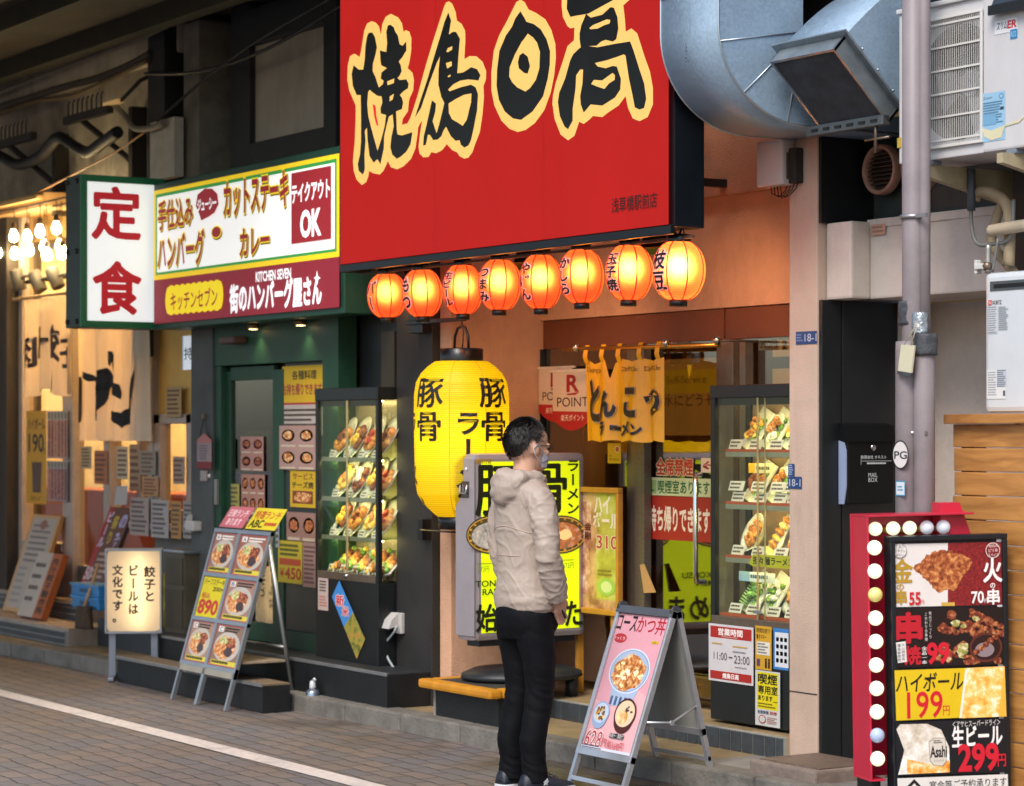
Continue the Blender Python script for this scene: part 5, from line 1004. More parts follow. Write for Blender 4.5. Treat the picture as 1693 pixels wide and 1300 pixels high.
# ================================================================ SHOWCASES
caseb = mat('case black', '#131617', .4, na=.2, ns=6)
ckgl = glass_mat('case glass', '#fbfff8', .9)
porc = mat('porcelain', '#d9d8cc', .25, na=.04, coat=.4)
def food_mat(key, cs, sc=40, rough=.4): return mat(key, cs[1], rough, na=.3, ns=sc, bump=.5, bs=sc * 2, ramp=[(.34, cs[0]), (.5, cs[1]), (.66, cs[2])])
fry = food_mat('fried cutlet', ('#7a3a10', '#c8792a', '#e8b060')); brn = food_mat('brown sauce dish', ('#3a180c', '#7a3a1c', '#b8703a')); egg = food_mat('egg dish', ('#d8901a', '#f0c040', '#fff0b0'), 25); grn_f = food_mat('lettuce', ('#2f5a18', '#6a9a30', '#b8d070'), 45); red_f = food_mat('spicy soup', ('#7a1810', '#c8401c', '#e8a060'), 30); rice = food_mat('rice', ('#c8c0a8', '#ece6d8', '#ffffff'), 90); cuc = food_mat('cucumber', ('#2a5a20', '#8ab860', '#d0e8a8'), 30)
cardm = mat('price card', '#cfc8bc', .6, na=.05)
def lumps(b, n, R_, sc, m, seed, h=.02, flat=.6, ry=1.0):
    rnd = random.Random(seed)
    for i in range(n):
        a = rnd.uniform(0, 6.283); r_ = R_ * math.sqrt(rnd.random()); s_ = sc * rnd.uniform(.7, 1.3)
        b.ball((r_ * math.cos(a), r_ * ry * math.sin(a), h + rnd.uniform(0, sc * .5)), s_, m, (1, rnd.uniform(.6, 1), flat), 9, 6)
FOODS = {}
def dish(kind, label, cat, loc, tilt=60, yaw=0, roll=0, group=None, scale=1.0):
    """a food sample: plate local xy, z up out of the plate, tipped up towards the street"""
    M_ = Matrix.Translation(V(loc)) @ Matrix.Rotation(R(yaw), 4, 'Z') @ Matrix.Rotation(R(tilt), 4, 'X') @ Matrix.Rotation(R(roll), 4, 'Z') @ Matrix.Scale(scale, 4)
    t = bpy.data.objects.new('food_sample', None); COL.objects.link(t); t.matrix_world = M_; t['label'] = label; t['category'] = cat; t['group'] = group; t.empty_display_size = .05
    WM[t.name] = Matrix()
    if kind in FOODS:
        for nm, me in FOODS[kind]: o = bpy.data.objects.new(nm, me); COL.objects.link(o); o.parent = t
        return t
    P, Fd = B(), B(); sd = sum(map(ord, kind))
    if kind.startswith('oval'):
        pr = [(.0, 0), (.075, 0), (.10, .008), (.132, .02), (.135, .024), (.10, .014), (.07, .006), (0, .006)]
        P.lathe(pr, (0, 0, 0), porc, 32, caps=False)
        P.vs = [V((v.x, v.y * .78, v.z)) for v in P.vs]
        m_ = {'a': (fry, brn), 'b': (brn, egg), 'c': (egg, fry), 'd': (fry, red_f), 'e': (brn, rice)}[kind[-1]]
        lumps(Fd, 16, .07, .026, m_[0], sd, .016, .55, .75); lumps(Fd, 9, .045, .022, m_[1], sd + 1, .03, .5, .7); lumps(Fd, 5, .03, .016, grn_f, sd + 2, .02); Fd.vs = Fd.vs
        for i in range(3): Fd.ball((-.07 + .02 * i, .045 - .01 * i, .016), .02, rice, (1.2, .8, .6), 9, 6)
    elif kind.startswith('square'):
        P.box(-.10, .10, -.12, .12, 0, .012, porc, .005); P.box(-.09, .09, -.11, .11, .012, .013, porc)
        m_ = {'a': (egg, fry), 'b': (rice, fry), 'c': (grn_f, egg), 'd': (cuc, cuc), 'e': (rice, grn_f), 'f': (fry, brn)}[kind[-1]]
        if kind[-1] == 'd':
            for i in range(11):
                Fd.lathe([(.0, -.003), (.03, -.003), (.03, .003), (.0, .003)], (-.035, -.085 + i * .016, .03), cuc, 14, 'Y')
        else: lumps(Fd, 14, .06, .026, m_[0], sd, .02, .55, 1.2)
        lumps(Fd, 10, .05, .02, m_[1], sd + 1, .035, .6, 1.1); 
        for i in range(4): Fd.ball((.05, -.06 + .04 * i, .02), .022, grn_f, (1, .8, .5), 8, 5)
    elif kind.startswith('bowl'):
        P.lathe([(.0, 0), (.04, 0), (.075, .025), (.105, .055), (.11, .06), (.10, .055), (.07, .03), (0, .022)], (0, 0, 0), porc if kind[-1] != 'r' else mat('black bowl', '#1d1614', .3, na=.1, coat=.4), 32, caps=False)
        if kind[-1] == 'r':
            Fd.lathe([(0, .046), (.095, .046)], (0, 0, 0), red_f, 32, caps=False); lumps(Fd, 12, .06, .02, egg, sd, .05); lumps(Fd, 6, .05, .016, grn_f, sd + 3, .055); lumps(Fd, 6, .05, .02, brn, sd + 4, .055)
        else: lumps(Fd, 18, .06, .024, fry, sd, .045)
    elif kind.startswith('stick'):
        P.box(-.06, .06, -.10, .10, 0, .008, porc, .003)
        for i in range(3):
            for k in range(6): Fd.ball((-.035 + i * .035, -.08 + k * .03, .022), .02, (fry, brn, grn_f, egg)[(i + k + sd) % 4], (.9, 1, .8), 9, 6)
    elif kind.startswith('gyoza'):
        P.box(-.07, .07, -.12, .12, 0, .012, porc, .005)
        for i in range(6): Fd.ball((0, -.09 + i * .036, .022), .03, fry if i % 2 else egg, (1.6, .55, .7), 12, 7)
    p = P.build('plate'); f_ = Fd.build('food'); p.parent = t; f_.parent = t
    FOODS[kind] = [('plate', p.data), ('food', f_.data)]
    return t
def card(x, y, z, w=.07, h=.045, label='', group=None, lines=2):
    A = Art((x - w / 2, y, z), (1, 0, 0), (0, .35, 1), w, h); A.rect(0, 0, 1, 1, cardm); A.greek(.08, .12, .92, .9, lines, '#4a3c34', .5); o = A.build('price_card'); solo(o, label, 'price card', group)
stripm = ink('#ffe4a4', 30.0)
ORD = ('first', 'second', 'third', 'fourth', 'fifth', 'sixth')
# ---- diner case
KX0, KX1, KY0, KY1 = -13.03, -12.255, 6.885, 7.115
kc = thing('display_case', 'tall black glass showcase of plated meals in front of the diner', 'showcase', (-12.64, 7.0, .29))
b = B(); b.box(KX0, KX1, KY0, KY1, .29, .77, caseb, .006); b.build('cabinet', kc)
b = B(); b.box(KX0, KX1, KY0 - .004, KY1, 1.84, 1.915, caseb, .005)
for x, y in ((KX0, KY0), (KX1 - .03, KY0), (KX0, KY1 - .03), (KX1 - .03, KY1 - .03)): b.box(x, x + .03, y, y + .03, .77, 1.84, caseb, .003)
b.box(KX0 + .03, KX1 - .03, KY0 - .003, KY0 + .02, .77, .815, steel, .003); b.box(KX0 + .03, KX1 - .03, KY0 + .02, KY0 + .03, 1.805, 1.84, caseb); b.build('frame', kc)
b = B(); b.box(KX0 + .03, KX1 - .03, KY0 + .008, KY0 + .012, .815, 1.84, ckgl); b.box(KX1 - .012, KX1 - .008, KY0 + .03, KY1 - .03, .77, 1.84, ckgl); b.box(KX0 + .008, KX0 + .012, KY0 + .03, KY1 - .03, .77, 1.84, ckgl); b.build('glass', kc)
b = B(); q = onY(573, 800, KY0); b.box(q.x - .009, q.x + .009, KY0 + .0, KY0 + .007, .815, 1.84, mat('pane edge', '#b9a878', .3, .5, na=.1), .002); b.ball((q.x + .0, KY0 - .006, .80), .02, mat('case lock', '#d8d8d8', .2, 1), (1, .5, .7), 10, 6); b.build('sliding_edge', kc)
b = B(); b.box(KX0 + .02, KX1 - .02, KY1 - .02, KY1 - .01, .77, 1.84, mat('mirror back', '#b8ac90', .25, .3, na=.1)); b.build('back_panel', kc)
SHK = (1.50, 1.262, 1.03)
for z in SHK:
    b = B(); b.box(KX0 + .035, KX1 - .015, KY0 + .03, KY1 - .025, z - .008, z, glass_mat('shelf glass', '#e6f0e2', 1.2)); b.box(KX0 + .035, KX1 - .015, KY0 + .026, KY0 + .03, z - .024, z + .002, mat('shelf edge', '#9a9a88', .3, .4)); sf = b.build('shelf', kc)
b = B()
for z in (1.835,) + tuple(z - .012 for z in SHK): b.box(KX0 + .05, KX1 - .04, KY0 + .045, KY0 + .06, z - .008, z, stripm)
b.build('light_strip', kc)
kinds = (('ovala', 'ovalb', 'ovald', 'ovala'), ('ovalc', 'ovale', 'ovalb', 'ovald'), ('ovalb', 'ovala', 'ovalc', 'ovald'), )
nmz = ('top', 'second', 'third')
for r_, z in enumerate(SHK):
    for i in range(4):
        x = KX0 + .17 + i * .178 + (.03 if r_ == 1 else 0); 
        if x > KX1 - .08: x = KX1 - .085
        dish(kinds[r_][i], 'oval meal plate, %s from left, %s shelf of diner case' % (ORD[i], nmz[r_]), 'food sample', (x, KY0 + .125, z + .102), 62, -8, 58 + 8 * ((i + r_) % 3), 'meal samples in the diner showcase', 1.13)
        card(x - .03, KY0 + .04, z, label='price card, %s from the left on the %s shelf of the diner case' % (ORD[i], nmz[r_]), group='price cards in the diner showcase')
for i in range(5):
    x = KX0 + .14 + i * .145
    dish('stick' + 'abcab'[i], 'fried snacks on a small plate, %s from the left along the diner case floor' % ORD[i], 'food sample', (x, KY0 + .14, .875), 42, -10, 20, 'meal samples in the diner showcase', 1.05)
    card(x - .02, KY0 + .04, .80, .08, .06, 'price card, %s from the left along the floor of the diner case' % ORD[i], 'price cards in the diner showcase')
A = artY(526, 543, 954, 1008, KY0 - .001); A.rect(0, 0, 1, 1, '#b9a49c'); A.greek(.15, .55, .9, .92, 4, '#3a3634'); A.greek(.15, .1, .9, .45, 4, '#b06a62'); solo(A.build('notice'), 'narrow pale notice on the diner showcase base', 'notice')
bn = thing('blue_banner', 'blue banner with red lettering hung aslant on the diner showcase base', 'banner', onY(575, 1090, KY0))
A = artY(545, 605, 955, 1100, KY0 - .004); A.ppx([(561, 960), (604, 1057), (590, 1090), (549, 987)], '#3f82c4'); A.ppx([(584, 1012), (604, 1057), (590, 1090), (569, 1037)], food_mat('rice field print', ('#4a4a20', '#8a8a3a', '#c0803a'), 18)); A.tpx('新', 556, 984, 569, 1002, '#e8d8d0', .09); A.tpx('新', 556, 984, 569, 1002, '#c03040', .03); A.tpx('米', 566, 1003, 577, 1019, '#e8d8d0', .09); A.tpx('米', 566, 1003, 577, 1019, '#c03040', .03); A.build('cloth', bn)
# ---- ramen case
RX0, RX1, RY0, RY1 = -9.70, -8.995, 7.36, 7.62
rc = thing('display_case', 'black glass showcase of ramen samples beside the pink pillar', 'showcase', (-9.3, 7.5, .2))
b = B(); b.box(RX0, RX1, RY0, RY1, .215, .69, caseb, .006); b.build('cabinet', rc)
b = B(); b.box(RX0, RX1, RY0 - .004, RY1, 1.82, 1.885, caseb, .005); b.box(RX0, RX0 + .035, RY0, RY0 + .03, .69, 1.82, caseb, .003); b.box(RX0, RX0 + .035, RY1 - .03, RY1, .69, 1.82, caseb, .003)
b.box(RX0 + .01, RX1, RY0 - .004, RY0 + .02, .69, .735, steel, .003); b.box(RX0 + .03, RX1, RY0 + .02, RY0 + .03, 1.785, 1.82, caseb); b.build('frame', rc)
b = B(); b.box(RX0 + .035, RX1, RY0 + .008, RY0 + .012, .735, 1.82, ckgl); b.box(RX0 + .004, RX0 + .008, RY0 + .03, RY1 - .03, .69, 1.82, ckgl); b.build('glass', rc)
b = B()
for px in (1252, 1260): q = onY(px, 800, RY0); b.box(q.x - .004, q.x + .004, RY0 - .001 if px == 1252 else RY0 + .016, RY0 + .007 if px == 1252 else RY0 + .02, .735, 1.82, MATS['pane edge'], .001)
q = onY(1254, 1012, RY0); b.box(q.x - .03, q.x + .03, RY0 - .012, RY0 - .004, q.z - .008, q.z + .008, mat('case lock', '#d8d8d8'), .002); b.build('sliding_edge', rc)
b = B(); b.box(RX0 + .02, RX0 + .36, RY1 - .02, RY1 - .01, .69, 1.82, mat('beige back', '#a88a6c', .3, na=.15)); b.box(RX0 + .36, RX1, RY1 - .02, RY1 - .01, .69, 1.82, mat('red back', '#b0402c', .5, na=.1)); b.build('back_panel', rc)
SHR = (1.555, 1.295, 1.03); redl = mat('red shelf lip', '#b0502e', .4, na=.1)
for z in SHR:
    b = B(); b.box(RX0 + .09, RX1, RY0 + .03, RY1 - .025, z - .008, z, glass_mat('shelf glass')); b.box(RX0 + .09, RX1, RY0 + .026, RY0 + .032, z - .002, z + .012, redl); b.box(RX0 + .09, RX1, RY0 + .026, RY0 + .032, z - .026, z - .002, MATS['shelf edge']); b.build('shelf', rc)
b = B(); b.box(RX0 + .05, RX1, RY0 + .026, RY0 + .032, .735, .752, redl); b.build('floor_lip', rc)
b = B()
for z in (1.815,) + tuple(z - .012 for z in SHR): b.box(RX0 + .12, RX1 - .02, RY0 + .05, RY0 + .065, z - .008, z, stripm)
b.build('light_strip', rc)
G_ = 'food samples in the ramen showcase'
lay = ((SHR[0], (('squarea', .20), ('squareb', .36), ('squarec', .52), ('squaree', .66)), 'top'), (SHR[1], (('squaref', .22), ('squareb', .40), ('squarec', .55), ('squarea', .66)), 'second'), (SHR[2], (('bowlf', .22), ('gyoza', .38), ('bowlr', .56)), 'third'), (.74, (('squared', .20), ('squaree', .34), ('ovalc', .50), ('squarec', .64)), 'bottom'))
for z, its, nm in lay:
    for i, (kd, x) in enumerate(its):
        dish(kd, 'ramen food sample, %s from left, %s shelf of ramen case' % (ORD[i], nm), 'food sample', (RX0 + x, RY0 + .15, z + (.105 if kd[:4] != 'bowl' else .10)), 62 if kd[:4] != 'bowl' else 66, -14, -14, G_, .95)
        card(RX0 + x - .06, RY0 + .045, z + .012, .10, .05, 'white price card, %s from the left on the %s shelf of the ramen case' % (ORD[i], nm), 'price cards in the ramen showcase')
        if nm == 'second': card(RX0 + x - .08, RY0 + .05, z + .065, .12, .05, 'raised white card, %s from the left on the second shelf of the ramen case' % ORD[i], 'price cards in the ramen showcase')
A = artY(1238, 1312, 916, 936, RY0 + .02); A.poly([(0, .2), (.1, 1), (1, 1.05), (1, .0), (.1, 0)], '#b8b024'); A.text('担々麺ラーメン', .1, .2, 1, .85, '#1d2410', .03); solo(A.build('menu_strip'), 'yellow green paper strip lettered for ramen inside the ramen showcase', 'paper sign')
A = artY(1238, 1280, 766, 782, RY0 + .08); A.rect(0, 0, 1, 1, '#d8d2a0'); A.rect(0, 0, .25, 1, '#d8a81c'); A.greek(.3, .2, .95, .8, 1, '#5a5a3a'); solo(A.build('menu_strip'), 'pale card with a yellow end above the second shelf of the ramen case', 'paper sign')
A = artY(1222, 1282, 944, 960, RY0 + .09); A.rect(0, 0, 1, 1, '#d0dce0'); A.rect(0, 0, .3, 1, '#8ab0d0'); A.greek(.32, .2, .95, .85, 1, '#4a6a8a'); solo(A.build('menu_strip'), 'pale blue card above the bottom shelf of the ramen case', 'paper sign')
yc_ = RY0 - .003
hn = thing('hours_notice', 'white opening hours notice with red bands on the ramen showcase base', 'notice', onY(1208, 1085, yc_))
A = artY(1172, 1246, 1030, 1124, yc_); A.rect(0, 0, 1, 1, '#cdc9cb'); A.rect(.04, .76, .96, .96, '#a82a22'); A.text('営業時間', .22, .81, .76, .93, '#efe6e2', .03); A.greek(.3, .775, .7, .80, 1, '#d8a8a0'); A.rect(.04, .04, .96, .18, '#a82a22'); A.text('焼鳥日高', .32, .065, .68, .155, '#efe6e2', .04)
A.text('11:00', .12, .38, .42, .51, '#5a565c', .0); A.text('−', .46, .43, .54, .45, '#5a565c', .01); A.text('23:00', .58, .35, .92, .49, '#5a565c', .0); A.greek(.08, .64, .4, .68, 1, '#c8a040'); A.greek(.55, .62, .9, .66, 1, '#c8a040'); A.greek(.55, .53, .92, .57, 1, '#8a868c'); A.greek(.6, .27, .9, .30, 1, '#8a868c'); A.build('sheet', hn)
A = artY(1249, 1276, 1034, 1106, yc_); A.rect(0, 0, 1, 1, '#c89a2c'); A.text('時間目前で', .08, .84, .92, .95, '#4a3210', .02); A.text('電子マネー', .08, .70, .7, .8, '#4a3210', .02); A.rect(.1, .34, .9, .64, '#d8d4c8'); A.greek(.15, .36, .8, .62, 4, '#6a6a6a'); A.rect(.1, .08, .3, .24, '#5a3a6a'); A.text('ii', .62, .06, .9, .26, '#4a2a10', .03); solo(A.build('notice'), 'orange yellow sticker at the top right of the hours notice', 'notice')
A = artY(1279, 1304, 1038, 1106, yc_); A.rect(0, 0, 1, 1, '#3a78b8'); A.rect(.1, .06, 1, .9, '#d0d4da')
for i in range(3):
    for k in range(4): A.rect(.18 + .27 * i, .68 - .17 * k, .36 + .27 * i, .78 - .17 * k, ('#b03a3a', '#2a6ab0', '#3a4a6a', '#2a9a8a', '#c86a3a')[(i * 2 + k) % 5], True)
solo(A.build('notice'), 'white sticker of small coloured payment marks with a blue border', 'notice')
A = artY(1249, 1290, 1107, 1198, yc_ - .004); A.rect(0, 0, 1, 1, '#c4c6c4'); A.rect(.07, .30, .93, .97, '#d8c81a'); A.text('喫煙', .12, .76, .88, .94, '#17170f', .03); A.text('専用室', .12, .58, .9, .73, '#17170f', .025); A.text('あります', .12, .46, .7, .55, '#17170f', .02); A.rect(.74, .45, .9, .46, '#17170f'); A.greek(.12, .33, .9, .43, 2, '#6a5a10', .4); A.text('全面禁煙', .1, .22, .55, .28, '#2a3a6a', .02); A.text('禁煙', .6, .22, .88, .28, '#b03030', .02); A.ell(.3, .12, .15, .075, '#b03030'); A.ell(.3, .12, .12, .06, '#c4c6c4'); A.greek(.5, .05, .9, .18, 4, '#a05050', .4); solo(A.build('notice'), 'yellow smoking room notice with bold black characters at the foot of the case', 'notice')
# ================================================================ STEPS AND STREET STANDS
chq = mat('chequer plate', '#3a3d40', .45, .5, na=.25, ns=10, bump=.6, bs=140, dirt=.3)
edge = mat('step nosing', '#8d8f90', .35, .6, na=.15)
st_ = thing('doorstep', 'long black steel doorstep with chequer plate top before the diner', 'step', (-13.4, 6.9, .1))
b = B(); yf = 6.715; b.box(-15.0, -11.85, yf + .002, 7.35, .09, .282, mat('step black', '#15181a', .5, .2, na=.3, ns=6, bump=.35, bs=120, dirt=.25)); b.build('riser', st_)
b = B(); b.box(-15.0, -11.85, yf, 7.35, .282, .292, chq, .002); b.build('top_plate', st_)
b = B(); b.box(-15.0, -11.85, yf - .004, yf + .012, .276, .295, edge, .002); b.build('nosing', st_)
lp = thing('low_platform', 'low black platform with metal nosing behind the menu stand', 'platform', (-13.8, 6.53, 0))
b = B(); b.box(-14.88, -12.75, 6.39, 6.57, .004, .16, MATS['step black']); b.build('body', lp)
b = B(); b.box(-14.88, -12.75, 6.385, 6.57, .16, .172, mat('platform carpet', '#6b5a45', .9, na=.3, ns=60), .002); b.build('top', lp)
b = B(); b.box(-14.88, -12.75, 6.378, 6.39, .155, .176, edge, .002); b.build('nosing', lp)
ye = thing('doorstep', 'short black step with a rounded orange edge before the ramen shop', 'step', (-11.2, 6.9, .1))
e0, e1 = onY(701, 1187, 6.705), onY(806, 1207, 6.705)
b = B(); b.box(e0.x, e1.x, 6.77, 6.98, .096, .262, MATS['step black'], .004); b.box(e0.x + .0, e0.x + .02, 6.765, 6.775, .1, .25, mat('pale strip', '#8a8580')); b.build('body', ye)
b = B(); og = mat('orange rubber edge', '#c8861a', .5, na=.15, ns=12, dirt=.3)
b.box(e0.x - .06, e1.x + .03, 6.70, 6.78, .25, .30, og, .016); b.box(e0.x - .06, e0.x + .02, 6.78, 7.0, .25, .30, og, .016); b.box(e1.x - .05, e1.x + .03, 6.78, 7.0, .25, .30, og, .016); b.build('edge', ye)
b = B(); b.box(e0.x + .02, e1.x - .05, 6.78, 7.0, .26, .297, mat('rubber mat', '#35322e', .8, na=.2, bump=.3, bs=200)); b.build('mat', ye)
# ---- lit menu stand (yellow) on its base
Zs = 13.0; e_ang = R(53); ey = V((-ct * math.cos(e_ang) + st * math.sin(e_ang), st * math.cos(e_ang) + ct * math.sin(e_ang), 0))
o = atD(785, 1062, Zs); sz0, sz1 = o.z, atD(785, 750, Zs).z; SW = .758; rz_ = math.atan2(ey.y, ey.x)
sd = thing('menu_lightbox', 'upright lit yellow green ramen menu in a rounded aluminium case on a base', 'sign', (o.x, o.y, .3), rz_)
Fm = WM[sd.name]; alu = mat('aluminium case', '#a29a9e', .35, .35, na=.08, ns=5)
hz0, hz1 = sz0 - .3, sz1 - .3
b = B(Fm); b.box(0, SW, .0, .17, hz0, hz1, alu, .03); b.build('case', sd)
b = B(Fm)
for x in (.0, .0): pass
b.box(-.004, .0, .0, .17, hz0 + .03, hz1 - .03, alu, 0); b.box(-.008, -.002, .045, .125, hz1 - .24, hz1 - .15, mat('handle steel', '#6f6c70', .25, .9), .004); b.tube([(-.014, .055, hz1 - .17), (-.02, .055, hz1 - .215), (-.02, .115, hz1 - .215), (-.014, .115, hz1 - .17)], .006, mat('chrome', '#c8c8c8'), 8); b.lathe([(.011, -.006), (.008, -.010), (0, -.011)], (-.0, .07, hz1 - .085), mat('white cap', '#d8d4d0', .4), 12, 'X'); b.build('handle', sd)
O_ = Fm @ V((.042, -.001, hz0 + .045)); A = Art(O_, ey, (0, 0, 1), SW - .084, hz1 - hz0 - .09, es=.62, lift=0)
LIME = '#d6ea12'; A.rect(0, 0, 1, 1, LIME)
K = '#15180c'
A.tpx('焼鳥日高', 787, 759, 812, 767, '#8a6a10', .03); A.tpx('豚', 787, 770, 866, 852, K, .022); A.tpx('骨', 872, 768, 936, 848, K, .022); A.tpx('ラーメン', 938, 762, 958, 852, K, .03, vert=True) if False else A.text('ラーメン', A.px(936, 810)[0], A.px(948, 852)[1], A.px(958, 810)[0], A.px(948, 758)[1], K, .03, vert=True)
for x, c_ in ((815, '#c8c4b8'), (927, '#d87a30')):
    u, v = A.px(x, 884); A.ell(u, v, .27, .115, '#3a3428'); A.ell(u, v, .255, .105, '#c89a3a'); A.ell(u, v, .25, .10, '#4a3a20')
    for k in range(18): a = 6.283 * k / 18; A.rect(u + .235 * math.cos(a) - .012, v + .092 * math.sin(a) - .006, u + .235 * math.cos(a) + .012, v + .092 * math.sin(a) + .006, '#c89a3a', True)
    A.ell(u, v - .006, .215, .08, food_mat('print soup %s' % c_, ('#8a8478', c_, '#f0e8d8'), 25), 30); A.ell(u + .04, v, .07, .03, '#e8d8b0' if x < 850 else '#f0c080', 16, jit=.2)
A.tpx('573円', 790, 936, 808, 946, '#6a7a10', .0); A.tpx('573円', 930, 930, 948, 940, '#6a7a10', .0); A.greek(*A.px(788, 934), *A.px(815, 930), 1, '#6a7a10'); A.greek(*A.px(926, 928), *A.px(955, 924), 1, '#6a7a10')
A.tpx('TONKOTSU', 786, 959, 868, 969, '#26300c', .015); A.tpx('RAMEN', 797, 973, 845, 983, '#26300c', .015)
A.tpx('始めました', 787, 996, 962, 1040, K, .03); A.greek(*A.px(788, 1046), *A.px(850, 1042), 1, '#6a7a10'); A.build('menu_face', sd)
b = B(Fm); dkp = mat('dark plastic', '#23262b', .45, na=.15)
cx_, cy_ = SW / 2, .08
b.lathe([(.33, .0), (.36, .012), (.355, .035), (.29, .06), (.1, .075), (.0, .075)], (cx_, cy_, .0), mat('base plastic', '#1f2226', .45, na=.15, ns=5), 40); b.vs = [Fm @ (V((v_.x, cy_ + (v_.y - cy_) * .8, v_.z))) for v_ in [Fm.inverted() @ v for v in b.vs]]; b.build('base', sd)
b = B(Fm); b.lathe([(.05, .09), (.05, hz0 + .01)], (cx_, cy_, 0), dkp, 16); b.box(cx_ - .33, cx_ + .33, .03, .14, hz0 - .03, hz0 + .005, dkp, .005); b.build('stem', sd)
for sx, sy in ((-.22, -.16), (.22, -.16), (-.22, .16), (.22, .16)):
    w_ = Fm @ V((cx_ + sx, cy_ + sy, 0)); zf = .2 if w_.y > 7.29 else .3 if (w_.x < e1.x and w_.y < 6.98) else .096
    b = B(Fm); b.lathe([(.035, zf - .3), (.035, .008)], (cx_ + sx, cy_ + sy, 0), dkp, 12); b.build('caster', sd)
# ---- highball board behind it
hb_ = thing('menu_board', 'timber framed highball poster between the lit stand and the door', 'menu board', onY(1000, 1018, 7.55))
A = artY(935, 1024, 804, 1010, 7.55); b = B(); wf = mat('orange timber frame', '#b8802c', .45, na=.2, ns=9)
x0, x1, z0, z1 = A.O.x, A.O.x + A.w, A.O.z, A.O.z + A.h
for q in ((x0, x1, z0, z0 + .03), (x0, x1, z1 - .03, z1), (x0, x0 + .025, z0 + .03, z1 - .03), (x1 - .025, x1, z0 + .03, z1 - .03)): b.box(q[0], q[1], 7.54, 7.575, q[2], q[3], wf, .005)
b.box(x0 + .01, x1 - .01, 7.562, 7.58, z0 + .01, z1 - .01, wf)
for x in (x0 + .08, x1 - .1): b.box(x, x + .03, 7.56, 7.6, .2, z0 + .01, wf, .004)
b.build('frame', hb_)
A.d = -.011; A.rect(.04, .03, .96, .97, mat('highball photo', '#b98a5a', .3, na=.3, ns=7, ramp=[(.35, '#8a5a3a'), (.5, '#c89a6a'), (.7, '#d8c08a')])); A.rect(.55, .12, .92, .95, mat('highball photo green', '#b0b040', .3, na=.3, ns=6, ramp=[(.35, '#9a8a3a'), (.5, '#b8b848'), (.7, '#d8d090')]))
A.poly([(.10, .15), (.42, .15), (.46, .88), (.06, .88)], mat('highball glass print', '#c8a080', .3, na=.3, ns=16, ramp=[(.35, '#8a5038'), (.5, '#c89070'), (.7, '#f0dcc0')]))
A.text('ハイ', .52, .80, .80, .93, '#e8dcc8', .04); A.text('ボール', .5, .68, .95, .80, '#e8dcc8', .04); A.text('310', .56, .52, .94, .62, '#e0d0b8', .05); A.text('310', .56, .52, .94, .62, '#b0322a', .01); A.text('金剛', .33, .58, .46, .72, '#4a1e16', .02, vert=True); A.ell(.74, .22, .16, .07, '#9ac050'); A.ell(.74, .22, .10, .045, '#d0dc90'); A.greek(.58, .30, .9, .36, 2, '#8a7a30'); A.build('poster', hb_)
# ---- katsu A-frame
af = thing('a_frame_sign', 'silver folding pavement sign with a pink pork cutlet bowl poster', 'pavement sign', (-9.18, 6.5, 0))
al = mat('silver profile', '#c4c6ca', .3, .7, na=.08, ns=9)
ax0, ax1 = -9.40, -8.955; F0, F1 = V((0, 6.30, 0)), V((0, 6.595, .825)); ft = (F1 - F0).normalized(); fn_ = V((0, -ft.z, ft.y))
def abox(b, x0, x1, s0, s1, d0, d1, m, O=F0, T_=ft, N_=fn_):
    P = [V((x, 0, 0)) + V((0, O.y, O.z)) + T_ * s_ + N_ * d for x in (x0, x1) for s_ in (s0, s1) for d in (d0, d1)]
    b.add(P, [[0, 1, 3, 2], [4, 6, 7, 5], [0, 4, 5, 1], [2, 3, 7, 6], [0, 2, 6, 4], [1, 5, 7, 3]], m)
Lf = (F1 - F0).length; pb_ = .155
b = B()
for x0, x1 in ((ax0, ax0 + .022), (ax1 - .022, ax1)): abox(b, x0, x1, 0, Lf, -.012, .012, al); abox(b, x0 + .004, x0 + .012, pb_, Lf, .012, .016, al)
abox(b, ax0, ax1, pb_, pb_ + .03, -.012, .014, al); abox(b, ax0, ax1, Lf - .03, Lf + .005, -.012, .016, mat('top profile', '#7d7f84', .3, .7)); abox(b, ax0, ax1, .03, .05, -.008, .008, al); abox(b, ax0 + .02, ax1 - .02, pb_ + .02, Lf - .02, -.006, .0, mat('grey back board', '#8e8e88', .6, na=.1, ns=5))
b.build('front_frame', af)
B0, B1 = V((0, 6.80, .1)), V((0, 6.615, .825)); bt = (B1 - B0).normalized(); bn_ = V((0, bt.z, -bt.y)); Lb = (B1 - B0).length
b = B()
for x0, x1 in ((ax0, ax0 + .022), (ax1 - .022, ax1)): abox(b, x0, x1, 0, Lb, -.012, .012, al, B0, bt, bn_)
abox(b, ax0, ax1, pb_, pb_ + .03, -.012, .014, al, B0, bt, bn_); abox(b, ax0, ax1, Lb - .03, Lb, -.012, .014, al, B0, bt, bn_); abox(b, ax0, ax1, .03, .05, -.008, .008, al, B0, bt, bn_); abox(b, ax0 + .02, ax1 - .02, pb_ + .02, Lb - .02, -.006, .0, MATS['grey back board'], B0, bt, bn_)
b.build('rear_frame', af)
b = B()
for x in (ax0 + .012, ax1 - .012): b.lathe([(.03, -.008), (.03, .008)], (x, 6.605, .822), mat('corner cap', '#3a3d42', .4), 16, 'X')
m0, m1 = F0 + ft * (Lf * .40), B0 + bt * (Lb * .40); b.tube([(ax1 - .008, m0.y, m0.z), (ax1 - .002, (m0.y + m1.y) / 2, m0.z - .012), (ax1 - .008, m1.y, m1.z)], .006, al, 8); b.lathe([(.013, 0), (.013, .008)], (ax1 - .002, (m0.y + m1.y) / 2, m0.z - .012), al, 12, 'X'); b.build('hinge', af)
O_ = V((ax0 + .024, 0, 0)) + V((0, F0.y, F0.z)) + ft * (pb_ + .032) + fn_ * .002
